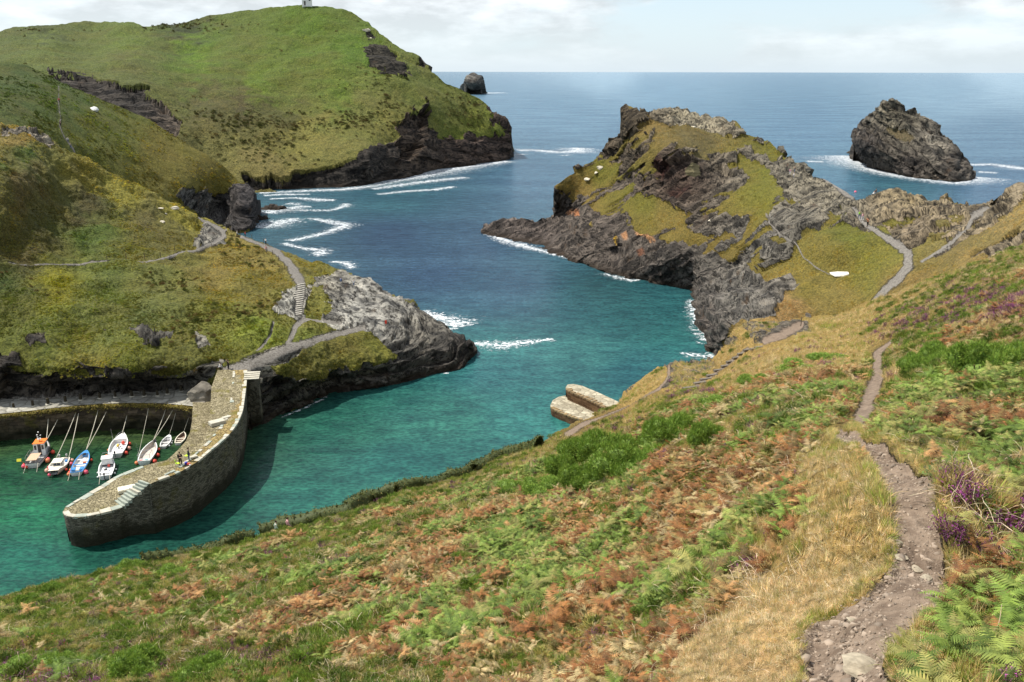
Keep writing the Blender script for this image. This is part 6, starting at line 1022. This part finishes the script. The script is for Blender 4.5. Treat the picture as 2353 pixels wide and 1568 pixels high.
# ------------------------------------------------------------------ people
SKIN = plain('skin', (.55, .33, .23), .6, .4, .05)
def skinmesh(name, pts, edges, rads, mat, root_i=0, sub=2):
    me = bpy.data.meshes.new(name); me.from_pydata([Vector(p) for p in pts], edges, []); o = bpy.data.objects.new(name, me); scn.collection.objects.link(o)
    sk = o.modifiers.new('skin', 'SKIN'); sk.use_smooth_shade = True
    for i, r in enumerate(rads): me.skin_vertices[0].data[i].radius = (r, r) if not hasattr(r, '__len__') else r
    me.skin_vertices[0].data[root_i].use_root = True
    s = o.modifiers.new('sub', 'SUBSURF'); s.levels = sub; s.render_levels = sub; me.materials.append(mat)
    dg = bpy.context.evaluated_depsgraph_get(); ev = o.evaluated_get(dg); m2 = bpy.data.meshes.new_from_object(ev); o.modifiers.clear(); o.data = m2; m2.materials.clear(); m2.materials.append(mat); return o
def person_parts(pose):
    J = {}
    hip = .93; J['pel'] = (0, 0, hip); J['waist'] = (0, 0, 1.08); J['chest'] = (.01, 0, 1.30); J['neck'] = (.01, 0, 1.47); J['chin'] = (.035, 0, 1.55); J['head'] = (.03, 0, 1.64); J['crown'] = (.015, 0, 1.72)
    legs = {'stand': ((.02, .0, .0), (-.02, .0, .0)), 'walk': ((.20, .14, .02), (-.16, -.32, .06)), 'sit': ((.42, .44, .0), (.42, .40, .0))}['sit' if pose == 'sit' else 'walk' if pose == 'walk' else 'stand']
    for s, sg, (kx, ax, az) in (('l', 1, legs[0]), ('r', -1, legs[1])):
        J['hip'+s] = (0, .10*sg, hip-.03); J['knee'+s] = (kx, .11*sg, .50 if pose != 'sit' else hip-.05); J['ank'+s] = (ax, .12*sg, .09+az) if pose != 'sit' else (ax, .12*sg, .47); J['toe'+s] = (J['ank'+s][0]+.16, .13*sg, J['ank'+s][2]-.05)
        J['sh'+s] = (.0, .19*sg, 1.41)
        if pose == 'armup': J['el'+s] = (.14, .30*sg, 1.52); J['wr'+s] = (.20, .12*sg, 1.66)
        elif pose == 'fish': J['el'+s] = (.06, .25*sg, 1.14); J['wr'+s] = (.30, .09*sg, 1.16)
        elif pose == 'walk': J['el'+s] = (-.06+.10*-sg, .25*sg, 1.14); J['wr'+s] = (.10-.16*sg, .25*sg, .90)
        elif pose == 'sit': J['el'+s] = (.10, .25*sg, 1.16); J['wr'+s] = (.34, .12*sg, 1.0)
        else: J['el'+s] = (-.02, .25*sg, 1.13); J['wr'+s] = (.06, .24*sg, .88)
    return J
def make_person(pose):
    J = person_parts(pose); nm = list(J); ix = {k: i for i, k in enumerate(nm)}; pts = [J[k] for k in nm]; E_ = [('pel', 'waist'), ('waist', 'chest'), ('chest', 'neck'), ('neck', 'chin'), ('chin', 'head'), ('head', 'crown')]
    rad = {'pel': (.13, .10), 'waist': (.125, .09), 'chest': (.155, .105), 'neck': .055, 'chin': .07, 'head': .098, 'crown': .075}
    for s in 'lr':
        E_ += [('pel', 'hip'+s), ('hip'+s, 'knee'+s), ('knee'+s, 'ank'+s), ('ank'+s, 'toe'+s), ('chest', 'sh'+s), ('sh'+s, 'el'+s), ('el'+s, 'wr'+s)]
        rad.update({'hip'+s: .09, 'knee'+s: .058, 'ank'+s: .042, 'toe'+s: .038, 'sh'+s: .062, 'el'+s: .043, 'wr'+s: .028})
    R0 = [rad[k] for k in nm]; E2 = [(ix[a], ix[b]) for a, b in E_]
    for s, sg in (('l', 1), ('r', -1)):       # palm, five fingers
        w = Vector(J['wr'+s]); d = (w-Vector(J['el'+s])).normalized(); pts.append(tuple(w+d*.07)); R0.append(.026); pi = len(pts)-1; E2.append((ix['wr'+s], pi)); sd_ = d.cross(Vector((0, 0, 1)) if abs(d.z) < .9 else Vector((1, 0, 0))).normalized()
        for f, (o_, l_) in enumerate(((-.024, .06), (-.008, .075), (.008, .07), (.024, .055), (-.04, .03))): pts.append(tuple(w+d*(.09+l_ if f < 4 else .06+l_)+sd_*o_*1.5)); R0.append(.008); E2.append((pi, len(pts)-1))
    body = skinmesh('body', pts, E2, R0, SKIN, ix['pel'])
    bm = bmesh.new(); bm.from_mesh(body.data); hc = Vector(J['head'])   # nose, brow and ears pulled out of the head surface
    for v in bm.verts:
        r = v.co-hc
        if v.co.z > 1.52:
            if r.x > .05 and abs(r.y) < .03 and -.05 < r.z < .03: v.co.x += .022
            if abs(r.y) > .07 and abs(r.x) < .03 and abs(r.z) < .04: v.co.y += math.copysign(.015, r.y)
    bm.to_mesh(body.data); bm.free()
    def sub_(name, keys, edges, grow, rr=None):
        k = {a: i for i, a in enumerate(keys)}; rads = []
        for a in keys: r = rad[a]; r = (r, r) if not hasattr(r, '__len__') else r; rads.append((r[0]+grow, r[1]+grow))
        return skinmesh(name, [J[a] for a in keys], [(k[a], k[b]) for a, b in edges], rads, BLACKP, 0)
    top = sub_('top', ['waist', 'pel', 'chest', 'shl', 'ell', 'wrl', 'shr', 'elr', 'wrr'], [('waist', 'pel'), ('waist', 'chest'), ('chest', 'shl'), ('shl', 'ell'), ('ell', 'wrl'), ('chest', 'shr'), ('shr', 'elr'), ('elr', 'wrr')], .018)
    tro = sub_('trousers', ['pel', 'hipl', 'kneel', 'ankl', 'hipr', 'kneer', 'ankr'], [('pel', 'hipl'), ('hipl', 'kneel'), ('kneel', 'ankl'), ('pel', 'hipr'), ('hipr', 'kneer'), ('kneer', 'ankr')], .015)
    sho = []
    for s in 'lr':
        a, b_ = Vector(J['ank'+s]), Vector(J['toe'+s]); o = bm_obj('shoe', box_bm(a.x+.06, a.y, a.z-.045, .27, .10, .09), BLACKP, None, bevel=.03); sho.append(o)
    h = Vector(J['head']); bm = bmesh.new(); bmesh.ops.create_uvsphere(bm, u_segments=16, v_segments=10, radius=1, matrix=Matrix.Translation(h+Vector((-.018, 0, .035))) @ Matrix.Diagonal((.108, .096, .105, 1)))
    bmesh.ops.delete(bm, geom=[v for v in bm.verts if v.co.z < h.z-.03 and v.co.x > h.x-.02], context='VERTS'); hair = bm_obj('hair', bm, BLACKP, None, True)
    return [body, top, tro, hair]+sho
PP = {}
def person(lf, x, y, pose, face, top, tro, hair, lab, p=None, s=1.0, grp=None):
    """face: heading in degrees, 0 = to the right of the picture, 90 = away from the camera"""
    first = pose not in PP
    if first: PP[pose] = make_person(pose)
    root = empty('person', p if p is not None else on(lf, x, y), R(face), lab, 'person', grp); root.scale = (s,)*3
    if pose == 'sit': root.location.z -= .40
    for o, m_ in zip(PP[pose], (SKIN, top, tro, hair, BLACKP, BLACKP)):
        c = o if first else o.copy()
        if not first: scn.collection.objects.link(c)
        c.parent = root; c.material_slots[0].link = 'OBJECT'; c.material_slots[0].material = m_
    return root
CL = lambda n, *c: plain('cloth_'+n, c, .9, .1, .12, 8)
DK, NAVY, WH, PK, LIME, RED, GRY, JEAN, BRN_, BLU, PGR, ORG, HB, HG = CL('black', .02, .02, .022), CL('navy', .03, .04, .07), CL('white', .72, .72, .70), CL('pink', .70, .38, .42), CL('lime', .30, .70, .05), CL('red', .55, .04, .05), CL('grey', .25, .26, .27), CL('denim', .07, .12, .22), CL('brown', .14, .07, .04), CL('blue', .08, .20, .42), CL('mint', .48, .62, .52), CL('orange', .55, .20, .08), CL('hair_dark', .04, .025, .018), CL('hair_grey', .30, .27, .22)
V3 = lambda x, y, z: W(x, y, z)
person(None, 0, 0, 'fish', -60, DK, DK, HB, 'person all in black standing on the pier looking down at their hands', V3(415.5, 1070, 7.62), s=1.12)
person(None, 0, 0, 'stand', 20, NAVY, JEAN, HB, 'person in a dark jacket and jeans standing on the pier by a lime chair', V3(435, 1059.5, 7.65), s=1.12)
H_ = 'harbour_hill'
person(H_, 507, 855, 'walk', -120, WH, DK, HB, 'person in a white top walking down onto the pier root'); person(H_, 525, 849, 'armup', 170, DK, DK, HB, 'person in black raising both arms to take a photo at the pier root')
person(H_, 521, 536, 'walk', 200, WH, DK, HB, 'person in white and black at the corner of the upper path'); person(H_, 546, 542, 'walk', 20, WH, NAVY, HG, 'person in a white top just over the brow right of the path corner'); person(H_, 564, 546, 'stand', 20, RED, DK, HB, 'person in red half hidden below the brow of the harbour hill')
person(H_, 611, 563, 'stand', 60, WH, DK, HB, 'person in a white top standing by the fence above the sea'); person(H_, 612, 580, 'walk', 240, PK, GRY, HB, 'person in pale clothes coming down the path past the fence')
person(H_, 784, 650, 'walk', 30, BLU, JEAN, HB, 'person in blue walking on the grey rocks'); person(H_, 813, 656, 'stand', 80, WH, JEAN, HG, 'person in a pale top and jeans on the grey rocks')
person('promontory', 1974, 503, 'walk', 100, LIME, JEAN, HG, 'person in a lime green top on the saddle path'); person('promontory', 1981.5, 508, 'walk', 110, PK, WH, HB, 'person in pale pink walking behind the one in lime green'); person('promontory', 1993, 521, 'armup', 120, ORG, DK, HB, 'person in an orange top and black trousers with a raised hand')
person('promontory', 1807, 392, 'stand', 0, DK, DK, HB, 'person in black at the left of the small group on the rocks'); person('promontory', 1817, 399, 'stand', 80, PK, WH, HB, 'person in pink in the small group on the rocks'); person('promontory', 1823, 400, 'stand', 200, WH, GRY, HG, 'person in white in the small group on the rocks'); person('promontory', 1828, 396, 'stand', 180, DK, JEAN, HB, 'person in dark clothes at the right of the small group on the rocks')
person('promontory', 2012, 464, 'sit', 180, WH, DK, HB, 'person in white sitting on the far rocks of the saddle'); person('promontory', 2018, 462, 'sit', 200, DK, GRY, HB, 'person in black sitting on the far rocks of the saddle')
B_ = 'hillside_valley'
person(B_, 137, 236, 'walk', 270, RED, DK, HB, 'person in red on the steep stepped path'); person(B_, 140.5, 291, 'walk', 90, DK, DK, HB, 'person in black climbing the steep stepped path'); person(B_, 157, 328, 'walk', 90, WH, JEAN, HB, 'person in white near the foot of the steep path'); person(B_, 163, 342, 'walk', 90, GRY, JEAN, HG, 'person in grey at the foot of the steep path')
for x, y, m_, t_, lb in ((636, 1222, PGR, JEAN, 'person in a mint green shirt walking behind the slope edge, back turned'), (663, 1214, PK, DK, 'person in a pink top ahead of the one in mint green, beside the hedge')):
    p = on('hillside', x, y+6); person(None, 0, 0, 'walk', 20, m_, t_, HB, lb, p-Vector((0, 0, .35)))
# folding chairs, bucket and bag by the anglers
def chair(x, y, rz, lab):
    p = W(x, y, 7.66); r_ = empty('folding_chair', p, rz, lab, 'chair', 'lime folding chairs on the pier'); LM = plain('lime_canvas', (.50, .75, .04), .8, .2)
    bm_obj('seat', box_bm(0, 0, .40, .5, .5, .03), LM, r_, bevel=.01); bm_obj('backrest', box_bm(-.26, 0, .70, .03, .5, .42, rot=Matrix.Rotation(-.2, 4, 'Y')), LM, r_, bevel=.01)
    for sx in (-.22, .22):
        for sy in (-.23, .23): bm_obj('leg', tube_bm([(sx, sy, 0), (-sx*.6, sy, .40)], .015), STEEL, r_)
chair(409, 1071, .3, 'lime folding chair beside the person in black'); chair(430, 1053, -2.2, 'lime folding chair behind the person in the dark jacket')
p = W(428, 1068, 7.7); r_ = empty('bucket', p, 0, 'blue bucket on the pier near the anglers', 'bucket'); bm_obj('body', lathe_bm([(.16, 0), (.20, .34), (.21, .36)], 16), plain('blue_plastic', (.07, .07, .55), .4, .5), r_, True); bm_obj('handle', tube_bm([(0, -.2, .34), (0, -.12, .46), (0, .12, .46), (0, .2, .34)], .012), STEEL, r_)
p = W(434, 1069, 7.7); o = bm_obj('bag', box_bm(0, 0, .15, .5, .3, .3), plain('red_bag', (.62, .10, .07), .7, .3), None, bevel=.08); o.location = p; tag(o, 'red bag on the pier beside the blue bucket', 'bag')
o = bm_obj('carrier_bag', box_bm(0, 0, .13, .3, .25, .26), WHITE, None, bevel=.09); o.location = W(437, 1071, 7.7); tag(o, 'white carrier bag at the pier edge by the red bag', 'bag')

# ------------------------------------------------------------------ posts, marker, slab, tower, loose rocks
PW = plain('weathered_post', (.16, .12, .08), .9, .2)
posts = [(1558, 330), (1583, 326), (1545, 398), (1457, 432), (1200, 470), (1105, 492), (995, 508), (868, 528), (738, 545), (1654, 345), (1732, 378), (1812, 405), (1838, 458), (1873, 490), (1915, 527), (1958, 582)]
pd = ['at the inside of the path corner, taller', 'right beside the walker in white and black', 'just below the path corner', 'on the path left of the corner', 'where the pale path bends', 'left of the pale path bend', 'midway along the level path', 'left of the middle of the level path', 'farthest left on the level path', 'on the brow above the surf', 'on the brow, right of the red walker', 'beside the walker above the sea', 'below the walker above the sea', 'at the top of the wide gravel path', 'halfway down the wide gravel path', 'lowest beside the wide gravel path']
proto = None
for (x, y), d_ in zip(posts, pd):
    p = on(H_, x/2.99, 422+y/2.99+1)-Vector((0, 0, .15)); lb = 'thin wooden fence post '+d_
    if proto is None:
        proto = bm_obj('fence_post', box_bm(0, 0, .7, .11, .11, 1.5), PW, None, bevel=.015); proto.location = p; tag(proto, lb, 'post', 'fence posts on the harbour hill')
    else: o = proto.copy(); scn.collection.objects.link(o); o.location = p; tag(o, lb)
o = proto.copy(); scn.collection.objects.link(o); o.location = on('hillside', 1840, 750); o['group'] = 'waymark posts'; tag(o, 'dark wooden waymark post on the small terrace above the steps', 'post')
r_ = empty('lifebuoy_post', on(H_, 886.5, 752), -1.2, 'red lifebuoy housing on a post at the end of the rock path', 'lifebuoy housing'); bm_obj('post', box_bm(0, 0, .5, .1, .1, 1.1), PW, r_); bm_obj('housing', box_bm(.08, 0, 1.05, .22, .42, .8), plain('lifebuoy_red', (.75, .06, .03), .4, .5, .05), r_, bevel=.1)
o = bm_obj('buoy', lathe_bm([(.02, -.5), (.5, -.3), (.55, .1), (.3, .5), (.05, .6)], 14), PINKF, None, True); o.location = W(1965.5, 441.5, .15); o.scale = (1.1,)*3; tag(o, 'tiny red buoy afloat between the saddle and the sea stack', 'buoy')
pxy = ((1906, 626), (1919, 633), (1940, 632), (1951, 629), (1949, 625), (1925, 624.5)); tp = np.array([on('promontory', x, y+dy) for x, y in pxy for dy in (-2, 2)]); cf = np.linalg.lstsq(np.c_[tp[:, :2], np.ones(len(tp))], tp[:, 2], rcond=None)[0]; pts = []
for x, y in pxy:
    q = np.array(on('promontory', x, y)); z = q[2]
    for _ in range(6): q = np.array(W(x, y, z)); z = .5*z+.5*(cf[0]*q[0]+cf[1]*q[1]+cf[2]+.35)
    pts.append(Vector((q[0], q[1], cf[0]*q[0]+cf[1]*q[1]+cf[2]+.35)))
o = bm_obj('concrete_slab', slab_bm(pts, None, None), plain('white_slab', (.78, .75, .66), .8, .2, .04, .6), None, bevel=.02); tag(o, 'flat bright white slab set in the grass below the saddle path', 'slab')
# lookout tower on the headland top
p = on('headland', 706, 14); tw = empty('lookout_tower', p, R(12), 'small white lookout building on the summit of the headland, top cut by the frame', 'tower'); TW = plain('white_render', (.72, .71, .66), .8, .2, .06, .3)
bm_obj('walls', box_bm(0, 2, 1.5, 7.0, 6.4, 11.0), TW, tw, bevel=.05); bm_obj('door', box_bm(-1.6, -1.25, 1.6, 1.2, .12, 3.2), plain('door_dark', (.10, .09, .08)), tw); bm_obj('window', box_bm(1.9, -1.25, 3.9, 1.3, .12, 1.2), GLASSD, tw); bm_obj('parapet', box_bm(0, 2, 7.2, 7.5, 6.9, .5), TW, tw, bevel=.04); bm_obj('step', box_bm(-1.6, -1.9, -.1, 2.4, 1.0, .4), TW, tw)
for k in range(4): bm_obj('merlon', box_bm(-2.7+1.8*k, -1.2, 7.9, 1.0, .5, .9), TW, tw)
def boulder(lf, x, y, s, lab, mat, seed, flat=.5, p=None, grp=None):
    bm = bmesh.new(); bmesh.ops.create_icosphere(bm, subdivisions=4, radius=1); P = np.array([v.co[:] for v in bm.verts]); rq = np.random.default_rng(seed)
    for _ in range(9):
        n_ = rq.normal(size=3); n_ /= np.linalg.norm(n_); d_ = rq.uniform(.45, .8); h_ = P@n_-d_; P = np.where((h_ > 0)[:, None], P-n_*h_[:, None]*.95, P)
    P += fbm(P+seed, 2.0, 4, seed)[:, None]*.10*P; P[:, 2] *= flat; st = np.floor(P[:, 2]*7+fbm(P, 1.0, 2, 3))/7; P[:, :2] *= (1+.10*vnoise(np.stack([st*9, st*0, st*0+seed], 1), 4))[:, None]
    for v, q in zip(bm.verts, P): v.co = q
    o = bm_obj('boulder', bm, mat, None, False); o.location = (p if p is not None else on(lf, x, y)); o.scale = (s, s*.8, s); o.rotation_euler = (0, 0, seed*1.3); tag(o, lab, 'rock', grp); return o
RP = plain('pale_rock', S(216, 206, 184), .9, .2, .2, 1.5); RG = plain('grey_rock', S(140, 132, 118), .9, .2, .3, 1.5); RT = plain('path_stone', S(170, 158, 136), .9, .2, .2, 3)
boulder(H_, 394, 487, 1.5, 'pale flat boulder on the harbour hill below the path end, largest of its group', RP, 3, .5); boulder(H_, 366, 484, 1.0, 'long pale stone left of the largest pale boulder', RP, 5, .35); boulder(H_, 373, 508, 1.0, 'pale broken rock below the largest pale boulder', RP, 6, .6); boulder(H_, 381, 493, .6, 'small pale stone between the two pale boulders', RP, 7, .5)
boulder('hillside_valley', 215, 250, 2.2, 'lone white boulder on the dark spur', plain('white_rock', S(236, 236, 230), .8, .2, .08, 1), 9, .5); boulder('headland', 842, 76, 3.2, 'white rock outcrop near the headland skyline, upper one', RP, 10, .5); boulder('headland', 852, 84, 2.0, 'white rock outcrop near the headland skyline, lower one', RP, 11, .5)
boulder('promontory', 1378, 387, 1.3, 'pale boulder on the left shoulder of the promontory, topmost of three', RP, 12, .6); boulder('promontory', 1370, 398, 1.0, 'pale boulder on the left shoulder of the promontory, middle of three', RP, 13, .6); boulder('promontory', 1350, 413, 1.3, 'pale boulder on the left shoulder of the promontory, lowest of three', RP, 14, .6)
boulder('promontory', 1590, 395, 3.0, 'big rounded tan boulder perched over the dark red hollow', plain('tan_rock', S(128, 118, 88), .9, .2, .3, .5), 15, .9); boulder('promontory', 1593, 293, 1.1, 'small white stone near the promontory top', RP, 16, .5); boulder('promontory', 1637, 514, 1.0, 'pale stone in the grass low on the promontory', RP, 17, .5)
boulder('hillside', 2015, 1555, .21, 'pale flat stone by the path at the bottom edge of the view', RT, 21, .45); boulder('hillside', 2062, 1000, .22, 'grey stone on the path just past the bend', RT, 22, .4); boulder('hillside', 2048, 1184, .10, 'small stone at the left edge of the path', RT, 23, .5); boulder('hillside', 2052, 1208, .09, 'smaller stone just below the one at the left edge of the path', RT, 24, .5); boulder('hillside', 2140, 1228, .11, 'flat pale stone toward the right side of the path', RT, 25, .4); boulder('hillside', 2100, 1205, .10, 'slate stone in the middle of the path below the steps', RT, 26, .35); boulder('hillside', 1963, 1405, .08, 'pointed slate low in the path near the left bank', RT, 27, .4)
boulder(H_, 462, 905, 2.6, 'big grey rock block between the quay and the pier root', RG, 31, .9, p=W(458, 905, 6.0))
# rock-cut steps on the harbour hill path
TS = plain('stone_step', S(196, 190, 176), .9, .2, .15, 2); st_ = empty('stone_steps', on(H_, 687, 690), 0, 'flight of pale stone steps climbing the path on the rocky point', 'steps'); o0 = Vector(st_.location)
for k in range(15):
    y = 655+k*5.0; c = on(H_, 689-k*.5, y); d = on(H_, 704-k*.6, y+1)-on(H_, 676-k*.4, y); d.z = 0
    bm_obj('step', box_bm(c.x-o0.x, c.y-o0.y, c.z-o0.z+.08, d.length*.95, .42, .22, rot=Matrix.Rotation(math.atan2(d.y, d.x)+random.uniform(-.05, .05), 4, 'Z')), TS, st_, bevel=.03)
st2 = empty('slate_steps', on('hillside', 1660, 845), 0, 'slate-edged steps running down the near slope toward the jetty', 'steps'); o0 = Vector(st2.location); TD = plain('slate_riser', S(120, 112, 100), .9, .2, .15, 2)
for k, (x, y) in enumerate(((1745, 797), (1735, 802), (1722, 808), (1708, 816), (1695, 824), (1680, 832), (1668, 842), (1652, 852), (1636, 864), (1622, 873), (1608, 882), (1596, 890), (1585, 896))):
    c = on('hillside', x, y); bm_obj('step', box_bm(c.x-o0.x, c.y-o0.y, c.z-o0.z+.04, 1.5, .45, .3, rot=Matrix.Rotation(.35, 4, 'Z')), TD, st2, bevel=.03)
